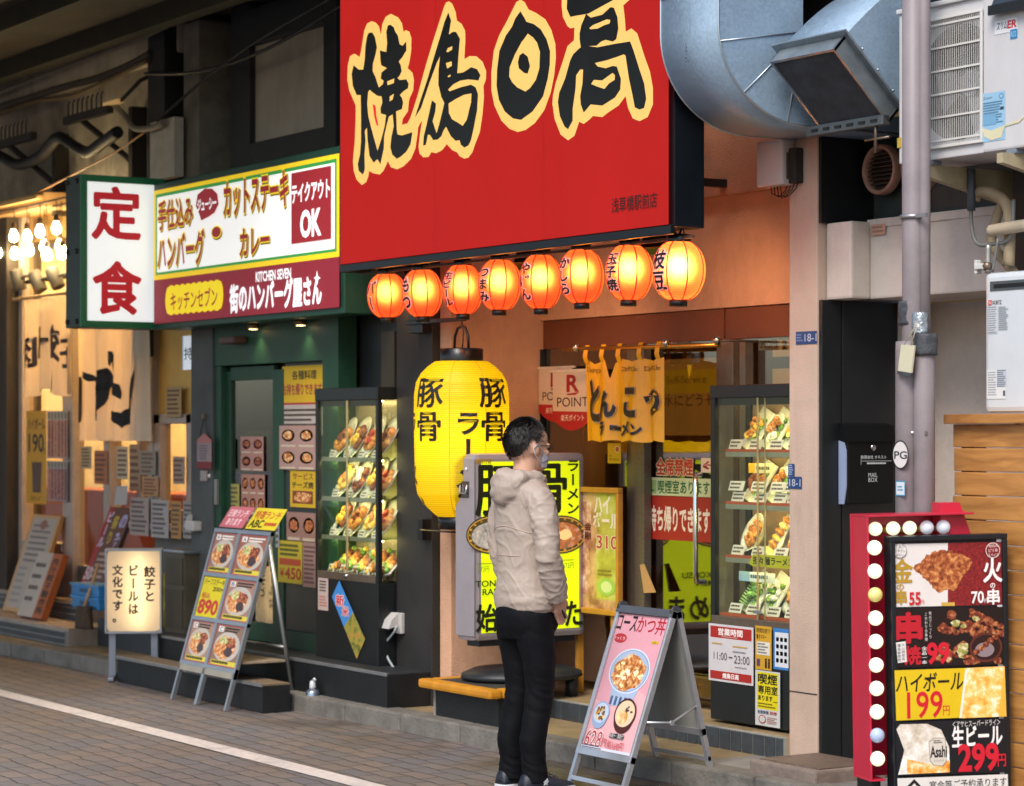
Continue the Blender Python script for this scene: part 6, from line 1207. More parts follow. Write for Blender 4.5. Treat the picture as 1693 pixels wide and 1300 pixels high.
A = Art(O_, (1, 0, 0), ft, ax1 - ax0 - .048, Lf - pb_ - .064, es=0, lift=0)
PK = mat('pink poster', '#d79aa6', .35, na=.06, ns=3, coat=.2); A.rect(0, 0, 1, 1, PK); A.poly([(0, 0), (1, 0), (1, .42), (.6, .5), (.3, .3), (0, .36)], mat('pink poster glow', '#e0a8ac', .35, na=.06))
A.tpx('ロース', 1020, 1018, 1054, 1043, '#241c20', .02, slant=.0); A.tpx('かつ丼', 1054, 1021, 1101, 1049, '#a8222e', .015)
pq = lambda x, y: A.px(x, y)
u, v = pq(1026, 1055); A.ell(u, v, .13, .035, '#b0323a'); A.tpx('さっくり', 1015, 1052, 1034, 1058, '#e8c0c0', .02)
u, v = pq(1083, 1063); A.rect(u - .07, v - .01, u + .07, v + .01, '#d8b81c'); A.tpx('大盛り', 1078, 1061, 1088, 1065, '#3a2a10', .0)
bwl = mat('blue bowl print', '#9fb2cc', .35, na=.08); bl2 = mat('blue line print', '#3f62a0', .35, na=.1)
u, v = pq(1041, 1110); rx, ry = .40, .165
A.poly([(u - rx * .8, v - .02), (u + rx * .8, v - .02), (u + rx * .5, v - .26), (u - rx * .5, v - .26)], bwl)
for k in range(5): A.rect(u - .22 + .09 * k, v - .255, u - .17 + .09 * k, v - .19, bl2, True)
A.ell(u, v, rx, ry, mat('bowl rim print', '#c8d2e0', .35, na=.05)); A.ell(u, v, rx * .93, ry * .93, bl2); A.ell(u, v, rx * .91, ry * .91, bwl)
fk = fried('katsu print', ('#6a3414', '#c07838', '#ecd0a0'), 48)
A.ell(u + .0, v - .012, rx * .80, ry * .78, fk, 30, jit=.1)
for i in range(60):
    a, q = random.random() * 6.283, math.sqrt(random.random()) * .62; A.eblob(u + rx * q * math.cos(a), v - .012 + ry * q * math.sin(a), .03 + random.random() * .03, .012 + random.random() * .016, random.choice((fk, fk, fried('egg print', ('#d8a850', '#f0d8a0', '#fff4e0'), 30))), 9, jit=.3)
for (x, y, rx, ry, c1, c2) in ((995, 1179, .165, .085, '#8fa6c8', '#b8c6dc'), (1035, 1181, .21, .112, '#4a2220', '#d8c0a0')):
    u, v = pq(x, y); A.ell(u, v - .03, rx * .9, ry, c1); A.ell(u, v, rx, ry, c1); A.ell(u, v, rx * .88, ry * .86, c2)
    if x < 1000:
        for i in range(22): A.eblob(u + random.uniform(-.08, .08), v + random.uniform(-.05, .04), .025, .013, random.choice(('#c8963a', '#5a4a20', '#e0c880', '#8a5a28')), 8, jit=.3)
    else: A.ell(u - .03, v - .025, .10, .05, fried('miso print', ('#a8742c', '#c89a58', '#e8d0a0'), 20)); [A.eblob(u + random.uniform(-.0, .12), v + random.uniform(-.0, .05), .02, .008, '#4a4038', 8, jit=.3) for i in range(9)]
A.tpx('628', 969, 1208, 997, 1236, '#e8d4d4', .05); A.tpx('628', 969, 1208, 997, 1236, '#b0283a', .0); A.tpx('円', 997, 1222, 1004, 1234, '#b0283a', .0); A.tpx('（税込690円）', 1003, 1226, 1033, 1243, '#b0283a', .0); u, v = pq(1021, 1218); A.rect(u - .14, v - .016, u + .14, v + .016, '#1c1a1c'); A.tpx('味噌汁・漬物付', 1009, 1214, 1033, 1222, '#d8d4d0', .0); A.rect(0, 0, 1, .02, '#c8ccd8'); A.greek(.02, .0, .5, .03, 2, '#4a4a60'); A.build('poster', af)
# ---- diner menu stand: two columns of three food posters
ms = thing('menu_stand', 'tall silver menu stand with two columns of food posters on the paving', 'menu stand', (-13.35, 6.45, 0))
mx0, mx1 = -13.74, -12.965; F0, F1 = V((0, 6.26, 0)), V((0, 6.565, 1.05)); ft = (F1 - F0).normalized(); fn_ = V((0, -ft.z, ft.y)); Lf = (F1 - F0).length; xm = (mx0 + mx1) / 2 - .03; pb_ = .24
al2 = mat('stand profile', '#9a9da0', .32, .75, na=.12, ns=9)
b = B()
for x, w_ in ((mx0, .022), (xm - .018, .036), (mx1 - .022, .022)): abox(b, x, x + w_, 0, Lf, -.012, .012, al2, F0, ft, fn_)
rows = [pb_ + (Lf - pb_ - .012) * k / 3 for k in range(4)]
for s_ in rows: abox(b, mx0, mx1, s_ - .012, s_ + .012, -.011, .013, al2, F0, ft, fn_)
abox(b, mx0, mx1, pb_ - .05, pb_, -.011, .012, mat('sand profile', '#9a9284', .5, .3), F0, ft, fn_); abox(b, mx0 + .02, mx1 - .02, pb_, Lf, -.008, -.004, mat('stand back', '#4a4c4c', .6), F0, ft, fn_)
b.build('front_frame', ms)
b = B(); RZ, RY = .10, 6.70
for x in (mx0 + .01, mx1 - .01): b.tube([(x, 6.545, .98), (x, RY, RZ)], .013, al2, 8)
b.tube([(mx0 + .01, 6.655, .36), (mx1 - .01, 6.655, .36)], .008, al2, 8); b.build('rear_leg', ms)
b = B(); t0, t1 = F0 + ft * .3, V((0, 6.672, .28))
b.box(mx0 + .02, mx1 - .02, 6.37, 6.66, .27, .285, mat('worn shelf', '#8a7a66', .7, na=.4, ns=16, dirt=.4), .003); b.build('lower_shelf', ms)
def mrow(c, r_):
    x0, x1 = (mx0 + .024, xm - .02) if c == 0 else (xm + .02, mx1 - .024); s0, s1 = rows[2 - r_] + .014, rows[3 - r_] - .014
    return Art(V((x0, 0, 0)) + V((0, F0.y, F0.z)) + ft * s0 + fn_ * .004, (1, 0, 0), ft, x1 - x0, s1 - s0, es=0, lift=0)
plate_p = mat('white dish print', '#b0a69a', .35, na=.1)
for c in (0, 1):
    for r_ in range(3):
        A = mrow(c, r_)
        if (c, r_) == (0, 1):
            A.rect(0, 0, 1, 1, '#c9b81a'); A.text('ハーフステーキ', .05, .80, .95, .95, '#2a2410', .02); A.text('200g', .5, .62, .95, .76, '#2a2410', .02); A.text('税込', .08, .46, .45, .60, '#b0302a', .02); A.text('890', .06, .08, .9, .42, '#b0302a', .035)
        else:
            A.rect(0, 0, 1, 1, ('#8a6a5c', '#7a5a50', '#9a7c6a', '#8a5a4a', '#947262', '#7f6656')[c * 3 + r_]); A.ell(.5, .48, .46, .36, plate_p, 26); A.ell(.44, .46, .36, .27, fk, 22, jit=.15); A.ell(.62, .58, .2, .14, fr2, 16, jit=.25); A.ell(.34, .62, .16, .1, veg, 14, jit=.25); A.ell(.6, .36, .15, .12, mat('sauce print', '#3a1a10', .3), 14, jit=.2)
            A.rect(.08, .82, .26, .95, '#dcd4cc'); A.text(('A', 'B', 'C')[r_] if c else ('A', '', 'C')[r_] or 'B', .12, .84, .22, .93, '#2a3a6a', .02); A.greek(.32, .82, .92, .95, 2, '#2a2420' if r_ else '#e8e0d8'); A.rect(.08, .03, .98, .14, '#c9b83a'); A.greek(.1, .04, .96, .13, 1, '#2a2410', .7); A.frame(.02, '#a85a5a')
        A.build('poster', ms)
hs = V((0, F1.y, F1.z))
for c, (x0, x1) in enumerate(((mx0 + .02, xm - .01), (xm + .03, mx1 + .01))):
    A = Art(V((x0, hs.y + .005, hs.z + .01)), (1, 0, 0), (0, .55, .8), x1 - x0, .155, es=0, lift=.0); A.rect(0, 0, 1, 1, '#b0606c' if c == 0 else '#c9b82a')
    if c == 0: A.text('日替ランチ', .1, .52, .9, .86, '#e8c8cc', .02); A.text('あります', .2, .12, .8, .44, '#e8c8cc', .02)
    else: A.text('特選ランチ', .08, .5, .92, .86, '#a83a2a', .03); A.text('ABC', .06, .1, .5, .44, '#2a2410', .03); A.greek(.55, .14, .95, .4, 1, '#a83a2a')
    A.b.box(x0, x1, hs.y + .004, hs.y + .014, hs.z, hs.z + .012, dark); A.build('header_card', ms, label='pink header card' if c == 0 else 'yellow header card lettered ABC')
# ---- small things near the diner
p = onZ(517, 1178, 0); cn = thing('spray_can', 'small silver can with a nozzle standing on the paving beside the kerb', 'can', (p.x, p.y, .0))
b = B(); b.lathe([(.04, .0), (.042, .01), (.042, .115), (.036, .13), (.02, .14)], (p.x, p.y, .0), mat('can silver', '#8d99a6', .25, .8, na=.15, ns=14), 20); b.build('body', cn)
b = B(); b.lathe([(.018, .138), (.02, .15), (.016, .185), (.0, .19)], (p.x, p.y, 0), mat('nozzle white', '#b9bcc0', .4), 12); b.tube([(p.x, p.y, .18), (p.x + .02, p.y, .2), (p.x + .035, p.y, .19)], .008, mat('nozzle white', '#b9bcc0'), 8); b.build('nozzle', cn)
q = onY(661, 1030, 7.0); oc = thing('outlet_cover', 'white weatherproof outlet with a hanging grey cable on the black pillar', 'outlet', tuple(q))
wpl = mat('outlet white', '#b3b0ac', .5, na=.06, dirt=.15)
b = B(); b.box(q.x - .035, q.x + .06, 6.975, 7.0, q.z - .06, q.z + .06, wpl, .006); b.prism([(q.x - .06, 6.975, q.z - .015), (q.x - .06, 6.91, q.z - .03), (q.x - .06, 6.93, q.z + .02), (q.x - .06, 6.975, q.z + .06)], (.09, 0, 0), wpl); b.build('cover', oc)
b = B(); P = [onY(x, y, 6.95 - .0) for x, y in ((656, 1036), (652, 1045), (640, 1060), (636, 1072), (642, 1090), (650, 1103), (655, 1108))]; b.tube(P, .007, mat('grey cable', '#9aa0a4', .5), 8); b.build('cable', oc)
# ---- left lit stand sign on posts
Zg = 16.1; p = atD(173, 1048, Zg); ga = R(85); eg = V((-ct * math.cos(ga) + st * math.sin(ga), st * math.cos(ga) + ct * math.sin(ga), 0)); gz_ = .0
gs = thing('stand_sign', 'small glowing cream box sign with brushed black Japanese text on two posts', 'sign', (p.x, p.y, 0), math.atan2(eg.y, eg.x))
Fm = WM[gs.name]; gw_ = 94 * Zg / F; z0, z1 = p.z, atD(173, 908, Zg).z; cas = mat('pale grey case', '#8e9299', .4, .3, na=.08)
b = B(Fm); b.box(0, .014, 0, .13, z0, z1, cas, .006); b.box(gw_ - .014, gw_, 0, .13, z0, z1, cas, .006); b.box(.014, gw_ - .014, 0, .13, z0, z0 + .014, cas); b.box(.014, gw_ - .014, 0, .13, z1 - .014, z1, cas); b.box(.014, gw_ - .014, .11, .13, z0 + .014, z1 - .014, mat('sign inner white', '#e0dcd4', .8, na=0)); b.box(-.012, .0, .02, .06, z1 - .16, z1 - .145, cas); b.build('case', gs)
def glow():
    m = bpy.data.materials.new('glowing acrylic'); m.use_nodes = True; n, l = m.node_tree.nodes, m.node_tree.links; pr = n['Principled BSDF']; pr.inputs['Base Color'].default_value = (*lin('#d8c0a8'), 1); pr.inputs['Roughness'].default_value = .3
    tr_ = n.new('ShaderNodeBsdfTranslucent'); tr_.inputs[0].default_value = (*lin('#f4e4cc'), 1); mx = n.new('ShaderNodeMixShader'); mx.inputs[0].default_value = .6; l.new(pr.outputs[0], mx.inputs[1]); l.new(tr_.outputs[0], mx.inputs[2]); l.new(mx.outputs[0], n['Material Output'].inputs[0])
    pr.inputs['Emission Color'].default_value = (*lin('#e8c8a0'), 1); pr.inputs['Emission Strength'].default_value = .3; return m
gm = glow()
A = Art(Fm @ V((.016, -.001, z0 + .016)), eg, (0, 0, 1), gw_ - .032, z1 - z0 - .032, lift=0); rr = .05; pts = []
for cx_, cy_, a0 in ((1 - rr * 1.5, 1 - rr, 0), (rr * 1.5, 1 - rr, 90), (rr * 1.5, rr, 180), (1 - rr * 1.5, rr, 270)):
    for k in range(5): a = R(a0 + 22.5 * k); pts.append((cx_ + rr * 1.5 * math.cos(a), cy_ + rr * math.sin(a)))
A.poly(pts, gm); A.build('face', gs)
A = Art(A.O, eg, (0, 0, 1), A.w, A.h, lift=A.d)
for body, u0, u1, v0, v1 in (('餃子と', .70, .92, .36, .82), ('ビールは', .40, .60, .20, .84), ('文化です。', .10, .30, .10, .84)): A.text(body, u0, v0, u1, v1, '#0d0b0a', .035, vert=True)
A.build('lettering', gs)
for x in (.025, gw_ - .075): b = B(Fm); b.box(x, x + .045, .04, .085, .02, z0 + .01, mat('post grey', '#7d8490', .4, .4, na=.08), .003); b.build('post', gs)
for x in (.05, gw_ - .05): b = B(Fm); b.box(x - .02, x + .02, -.14, .27, .005, .03, mat('post grey', '#7d8490'), .006); b.build('foot', gs)
# the tube light that makes the acrylic glow
b = B(Fm); b.tube([(gw_ * .58, .06, z0 + .04), (gw_ * .58, .06, z1 - .04)], .012, ink('#ffe9b8', 11.0), 10); b.build('tube_lamp', gs)
lb_ = bpy.data.lights.new('sign_tube', 'AREA'); lb_.shape = 'RECTANGLE'; lb_.size = .03; lb_.size_y = .4; lb_.energy = 1.6; lb_.color = (1, .85, .55)
lo = bpy.data.objects.new('sign_tube', lb_); COL.objects.link(lo); lo.parent = gs; lo.location = (gw_ * .58, -.02 + .0, (z0 + z1) / 2)
bpy.data.objects.remove(lo)
# ---- posters on the diner front
def poster(x0, x1, yt, yb, Y, bg, label, cat='poster', rows=4, ink_='#5a3a3a', extra=None, group=None):
    A = artY(x0, x1, yt, yb, Y); A.rect(0, 0, 1, 1, bg)
    if extra: extra(A)
    else: A.greek(.08, .06, .92, .94, rows, ink_, .5)
    o = A.build('poster'); return solo(o, label, cat, group)
def pics(n, m, bgc=None):
    def f(A):
        cols, rws = n
        for i in range(cols):
            for j in range(rws):
                u, v = (i + .5) / cols, (j + .55) / rws; A.ell(u, v, .36 / cols, .28 / rws, plate_p, 16, True)
        A.d += .0006
        for i in range(cols):
            for j in range(rws): A.ell((i + .5) / cols, (j + .55) / rws, .27 / cols, .2 / rws, m, 12, True, jit=.2); A.rect(i / cols + .05, j / rws + .02, (i + .9) / cols, j / rws + .12 / rws, '#c8b8a0', True)
    return f
def ex1(A):
    A.rect(0, .0, 1, .47, '#b0a49c'); A.rect(0, .44, 1, .47, '#a03a32'); A.text('各種料理', .25, .80, .85, .93, '#2a2410', .02); A.text('お持ち帰りできます', .02, .58, .98, .74, '#9a4a34', .04); A.greek(.05, .05, .95, .40, 5, '#4a3a34', .45)
poster(467, 534, 606, 720, 7.025, '#c9a41c', 'yellow headed takeaway notice beside the sliding green door', extra=ex1)
poster(462, 522, 704, 776, 7.012, '#a8867c', 'laminated sheet of small meal pictures on the dark side panel', extra=pics((2, 2), fk))
def ex2(A): A.text('サービス', .1, .76, .9, .94, '#6a2a20', .02); A.text('チーズ焼', .08, .52, .92, .70, '#2a2410', .03); A.rect(.1, .1, .9, .45, '#7a3a20'); A.ell(.5, .28, .35, .15, fk, 14, jit=.2)
poster(480, 522, 778, 838, 7.02, '#c9a41c', 'small yellow dish notice below the laminated picture sheet', extra=ex2)
poster(474, 523, 846, 893, 7.02, '#9a7468', 'poster of four dishes above the 450 notice', extra=pics((2, 1), fr1))
def ex3(A): A.greek(.08, .62, .92, .94, 3, '#3a4a1a', .6); A.rect(.06, .42, .94, .58, '#b04a2a'); A.text('450', .3, .1, .95, .36, '#a83a24', .03); A.text('¥', .08, .14, .26, .34, '#a83a24', .02)
poster(460, 500, 893, 962, 7.015, '#c0ac2a', 'yellow green notice priced 450 low on the dark panel', extra=ex3)
poster(501, 524, 896, 970, 7.016, '#a08078', 'narrow pale price list beside the 450 notice', rows=9)
poster(399, 438, 784, 850, 7.036, '#a87868', 'pinkish sheet of dish pictures on the sliding door glass', extra=pics((3, 2), fr1))
def ex4(A): A.greek(.02, .5, .98, .98, 6, '#7a3a3a', .5); A.rect(.5, .5, .98, .96, '#a89a6a'); A.greek(.52, .52, .96, .94, 5, '#4a5a2a'); A.rect(.3, .05, .62, .48, '#9a8a7a'); A.greek(.32, .1, .6, .44, 5, '#7a4a3a')
poster(370, 446, 712, 784, 7.15, '#8f8078', 'wide price sheet hanging behind the sliding door glass', extra=ex4)
poster(398, 436, 722, 778, 7.036, '#a87a70', 'reddish dish sheet high on the sliding door glass', extra=pics((2, 2), fr2)); poster(376, 396, 800, 850, 7.0361, '#a09a50', 'narrow yellow strip beside the pinkish sheet on the door glass', rows=6); poster(376, 440, 856, 930, 7.036, '#9a8478', 'large pale menu sheet low on the sliding door glass', extra=pics((3, 3), brn))
poster(456, 462, 848, 905, 7.01, '#9aa0a0', 'thin vertical pull label on the green door stile', rows=5)
# ---- house shaped hanging card and switch on the dark grey pillar
hk = thing('hanging_pouch', 'house shaped paper pouch hanging from a hook on the dark grey pillar', 'pouch', onY(338, 730, 6.95))
A = artY(326, 350, 716, 775, 6.95); A.poly([(0, 0), (1, 0), (1, .8), (.5, 1.0), (0, .8)], '#8f7f80'); A.poly([(.0, .72), (1, .72), (1, .8), (.5, 1.0), (0, .8)], '#a86a64'); A.rect(0, 0, 1, .2, '#7a2a2a'); A.greek(.15, .25, .85, .68, 6, '#5a4a50', .4)
P0 = A.P(.2, .9); P1 = A.P(.8, .9); P2 = onY(337, 690, 6.955); A.b.tube([P0, P2, P1], .003, blackp, 5); A.b.box(P2.x - .01, P2.x + .01, 6.945, 6.97, P2.z - .01, P2.z + .02, steel); A.build('card', hk)
b = B(); q = onY(337, 787, 6.96); b.box(q.x - .05, q.x + .04, 6.955, 6.97, q.z - .035, q.z + .035, mat('switch plate', '#9a908c', .5), .004); b.lathe([(.016, 0), (.012, .01), (0, .012)], (q.x + .075, 6.968, q.z), mat('white cap', '#d8d4d0'), 12, 'Y'); solo(b.build('intercom'), 'small pale intercom plate low on the dark grey pillar', 'intercom')
# ================================================================ THINGS OF THE DUMPLING SHOP
def cloth_thing(px0, px1, yt, yb, Y, col, label, amp, freq, hang=0, name='shop_curtain'):
    a, c = onY(px0, yt, Y), onY(px1, yt, Y); zb = onY((px0 + px1) / 2, yb, Y).z; zt = (a.z + onY(px1, yt, Y).z) / 2
    t = thing(name, label, 'curtain', ((a.x + c.x) / 2, Y, zt)); w = c.x - a.x
    def pt(u, v, d=0):
        y = Y + amp * (math.sin(u * freq + 1) + .5 * math.sin(u * freq * 2.3)) * (1.1 - .5 * v) - d
        return V((a.x + w * u, y, zb + (zt - zb) * v - hang * (1 - v) * math.sin(u * 9)))
    return t, pt, a, c, zt
cc1 = mat('cream cloth', '#e6d8c0', .8, na=.08, ns=5)
_n, _l = cc1.node_tree.nodes, cc1.node_tree.links; _t = _n.new('ShaderNodeBsdfTranslucent'); _t.inputs[0].default_value = (*lin('#e8d0a8'), 1); _m = _n.new('ShaderNodeMixShader'); _m.inputs[0].default_value = .4
_l.new(_n['Principled BSDF'].outputs[0], _m.inputs[1]); _l.new(_t.outputs[0], _m.inputs[2]); _l.new(_m.outputs[0], _n['Material Output'].inputs[0]); ik = mat('cloth ink', '#171310', .7, na=.05)
t, pt, a, c, zt = cloth_thing(38, 114, 493, 650, 7.0, cc1, 'small cream split curtain lettered in black under the spotlights', .03, 21, .03)
b = B(); b.tube([(a.x - .2, 7.0, zt + .02), (c.x + .1, 7.0, zt + .02)], .014, wood, 8); b.build('rod', t)
b = B(); b.grid(lambda i, j: pt(i, j), 50, 14, cc1); cl = b.build('cloth', t, open=True)
b = B()
for ch, u0, u1, v0, v1 in (('肉', .04, .30, .30, .68), ('汁', .36, .56, .34, .70), ('餃', .58, .84, .34, .72), ('子', .84, 1.0, .28, .60)):
    for dx, dy, vs, fs in boldset(ch, .03): b.add([pt(u0 + (x + dx) * (u1 - u0), v0 + (y + dy + .1) * (v1 - v0), .012) for x, y in vs], fs, mat('faded cloth ink', '#4a4040', .7, na=.1))
for u in (.3, .62): b.add([pt(u + .02, .36, .01), pt(u + .13, .0, .01), pt(u, .0, .01)], [[0, 1, 2]], ik)
b.build('lettering', cl, open=True)
t, pt, a, c, zt = cloth_thing(126, 243, 536, 729, 7.1, cc1, 'large cream curtain with huge black brush strokes below the projecting sign', .032, 26)
b = B(); b.tube([(a.x - .05, 7.1, zt), (c.x + .05, 7.1, zt)], .014, wood, 8); b.build('rod', t)
b = B(); b.grid(lambda i, j: pt(i, j), 60, 12, cc1); cl = b.build('cloth', t, open=True)
b = B(); AA = artY(126, 243, 536, 729, 7.1)
def stroke(pts, sub=3):
    P = [AA.px(x * .248, 440 + y * .248) for x, y in pts]
    P = [(max(.01, min(.99, u)), v) for u, v in P]
    for tri in geometry.tessellate_polygon([[V((u, v, 0)) for u, v in P]]):
        q = [P[i] for i in tri]; n_ = 8; idx = {}; vs = []; fs = []
        for i in range(n_ + 1):
            for j in range(n_ + 1 - i):
                k = n_ - i - j; idx[i, j] = len(vs); vs.append(pt((q[0][0] * i + q[1][0] * j + q[2][0] * k) / n_, (q[0][1] * i + q[1][1] * j + q[2][1] * k) / n_, .012))
        for i in range(n_):
            for j in range(n_ - i):
                fs.append([idx[i, j], idx[i + 1, j], idx[i, j + 1]])
                if i + j < n_ - 1: fs.append([idx[i + 1, j], idx[i + 1, j + 1], idx[i, j + 1]])
        b.add(vs, fs, ik)
for s_ in ([(530,740),(560,725),(575,780),(570,860),(575,960),(560,1040),(535,1045),(540,960),(530,880)], [(585,690),(615,720),(620,755),(600,760),(580,730)], [(715,550),(745,553),(755,600),(730,660),(715,640)], [(745,690),(775,600),(785,650),(770,700)],
    [(620,820),(640,730),(680,690),(710,665),(740,690),(755,750),(740,800),(720,850),(705,920),(680,990),(640,1030),(612,1025),(650,980),(675,900),(680,830),(650,865),(625,850)], [(770,750),(810,780),(825,840),(815,885),(790,850),(775,800)], [(770,910),(775,960),(820,975),(860,930),(890,850),(900,740),(935,580),(920,700),(905,850),(893,970),(860,1040),(822,1082),(795,1040),(775,990),(745,945)]): stroke(s_)
b.build('brush_strokes', cl, open=True)
# bulbs on cords
bulbm = mat('filament bulb', '#fff0cc', .2, na=0, emit='#ffe2a8', es=130.0); sock = mat('bulb socket', '#3a2618', .5)
BL = ((22.6, 391, 6.95), (44.6, 392, 6.95), (66, 383, 6.95), (93, 378, 6.95), (4, 418, 7.12), (24, 420, 7.12), (48.5, 414, 7.12), (72.7, 408, 7.12), (98.5, 407, 7.12), (76.5, 421, 7.0), (101.7, 420, 7.0))
BN = ('first from the left in the upper row', 'second from the left in the upper row', 'third from the left in the upper row', 'last in the upper row beside the projecting sign', 'first at the picture edge in the lower row', 'second from the left in the lower row', 'third from the left in the lower row', 'fourth from the left in the lower row', 'last of the lower row beside the projecting sign', 'lowest of the pair under the third upper bulb', 'lowest bulb close to the projecting sign')
for (px, py, Y), nm in zip(BL, BN):
    q = onY(px, py, Y); t = thing('pendant_bulb', 'glowing bare bulb, ' + nm, 'bulb', tuple(q), 0, 'bare bulbs over the dumpling shop window')
    b = B(); b.lathe([(.0, -.045), (.024, -.036), (.034, -.012), (.032, .01), (.02, .036), (.015, .055)], q, bulbm, 14, caps=False); b.build('bulb', t)
    b = B(); b.lathe([(.018, .052), (.021, .06), (.019, .10), (.008, .11)], q, sock, 10); b.tube([q + V((0, 0, .1)), q + V((.012, 0, .16)), (q.x, q.y, 3.41)], .004, sock, 5); b.build('socket', t)
b = B(); b.tube([onY(x, y, 6.95) for x, y in ((-20, 352), (20, 346), (60, 338), (110, 326))], .008, sock, 6); b.tube([onY(x, y, 7.1) for x, y in ((-20, 358), (30, 350), (70, 346), (112, 336))], .008, sock, 6); solo(b.build('bulb_cable'), 'twin dark cable that the bare bulbs hang from', 'cable')
grey = mat('spot grey', '#5f5a52', .5, .3)
for i, (px, py) in enumerate(((30, 463), (62, 466), (91, 460))):
    q = onY(px, py, 7.1); t = thing('spotlight', 'grey can spotlight, %s from the left over the small curtain' % ORD[i], 'spotlight', tuple(q), 0, 'spotlights over the small curtain')
    M_ = Matrix.Translation(q) @ Matrix.Rotation(R(0 if i == 0 else -24), 4, 'Y') @ Matrix.Rotation(R(14), 4, 'X'); b = B(M_); b.lathe([(.0, .085), (.05, .085), (.055, .07), (.055, -.08), (.045, -.085), (.045, -.06), (.0, -.06)], (0, 0, 0), grey, 18, caps=False); b.build('can', t)
    b = B(); b.tube([q, q + V((.1, .03, .03)), q + V((.14, .1, .03))], .014, grey, 8); b.build('arm', t)
b = B(); q0, q1 = onY(20, 470, 7.2), onY(112, 462, 7.2); b.box(q0.x, q1.x, 7.16, 7.2, q0.z - .02, q0.z + .01, dark); solo(b.build('spotlight_rail'), 'dark rail behind the can spotlights', 'rail')
def ex5(A): A.text('ハイボール', .08, .80, .92, .92, '#2a2010', .02); A.text('190', .12, .56, .86, .75, '#2a2010', .02); A.text('円', .8, .54, .95, .6, '#2a2010', .0); A.poly([(.32, .12), (.72, .12), (.78, .45), (.28, .45)], '#5a4030'); A.text('ｽﾀﾝﾄﾞ', .2, .03, .8, .09, '#2a2010', .0)
poster(44, 77, 680, 832, 7.18, '#c9921c', 'tall yellow poster priced 190 on the dumpling shop window', extra=ex5)
def ex6(A):
    A.rect(0, .82, 1, 1, '#a09888'); A.d += .0005
    for i in range(6): A.rect(.05 + i * .16, .04, .16 + i * .16, .8, random.choice((fr2, fr1, '#7a4a30')), True); A.rect(.07 + i * .16, .84, .12 + i * .16, .97, '#4a3a38', True)
poster(78, 112, 680, 758, 7.18, '#b0958a', 'upper skewer picture sheet beside the yellow 190 poster', extra=ex6); poster(78, 112, 762, 828, 7.18, '#8f8290', 'lower skewer picture sheet beside the yellow 190 poster', extra=ex6)
# leaning boards
def leaner(name, px0, px1, yb, yt, Y0, Y1, m_face, m_edge, label, thick=.03, art=None):
    p0, p1 = onY(px0, yb, Y0), onY(px1, yb, Y0); zt = onY(px0, yt, Y1).z if False else None
    dx, dy = ray(px0); z0 = p0.z
    # top height from the picture on the leaning plane
    q = onY(px0 + (Y1 - Y0) * 187, yt, Y1); U = V((0, Y1 - Y0, q.z - z0)); 
    t = thing(name, label, 'board', tuple(p0)); A = Art(p0, (1, 0, 0), U, p1.x - p0.x, U.length, lift=0)
    b = B(); N = A.N; P = [A.P(0, 0, 0), A.P(1, 0, 0), A.P(1, 1, 0), A.P(0, 1, 0)]; b.prism([p - N * thick for p in P], N * thick, m_edge); b.build('board', t)
    A.d = .001; art(A, m_face); A.build('face', t); return t
def la1(A, m): A.frame(.08, '#b98f5a'); A.rect(.08, .04, .92, .97, '#a89a8c'); A.greek(.15, .5, .85, .92, 7, '#6a625c', .4); A.ell(.5, .9, .12, .05, '#8a5a4a'); A.greek(.12, .08, .5, .48, 6, '#8a8480', .4)
leaner('notice_board', 4, 49, 1008, 850, 6.9, 7.16, None, mat('tan board edge', '#a8783f', .6, na=.15), 'tall tan framed notice board leaning on the far left window', art=la1)
def la2(A, m): A.rect(0, 0, .62, 1, '#b3a596'); A.rect(.62, 0, 1, 1, '#a8561c'); A.text('肉汁餃子製作所', .68, .06, .94, .94, '#2a1408', .03, vert=True); A.greek(.08, .2, .54, .9, 4, '#6a5a50', .35)
leaner('notice_board', 28, 68, 1017, 912, 6.8, 6.98, None, mat('orange board edge', '#9a4e18', .6, na=.15), 'shorter board with an orange lettered side in front of the tan one', .05, la2)
def la3(A, m): A.rect(0, 0, 1, 1, '#6a4436'); A.rect(0, 0, .2, 1, '#a03028'); A.text('ビール', .05, .45, .3, .95, '#c8c0d0', .04, vert=True); A.text('祭り', .36, .5, .6, .9, '#c8a83a', .04, vert=True); A.text('のみ', .66, .45, .96, .95, '#b0a8c8', .05, vert=True); A.greek(.3, .05, .9, .42, 5, '#b89a8a', .5); A.text('50', .02, .04, .3, .2, '#c8b0b0', .04)
leaner('poster_board', 135, 172, 962, 838, 6.95, 7.18, None, mat('dark board edge', '#3a2a24', .6), 'dark red beer poster board leaning left of the glowing stand sign', .03, la3)
A = artY(186, 212, 802, 835, 7.1); A.poly([(.1, 0), (.9, .05), (1, 1), (.25, .96)], '#b3aaa4'); solo(A.build('paper_sheet'), 'blank pale sheet propped above the beer poster board', 'paper')
crm = mat('blue crate', '#2f7ab0', .4, na=.15, spec=.5)
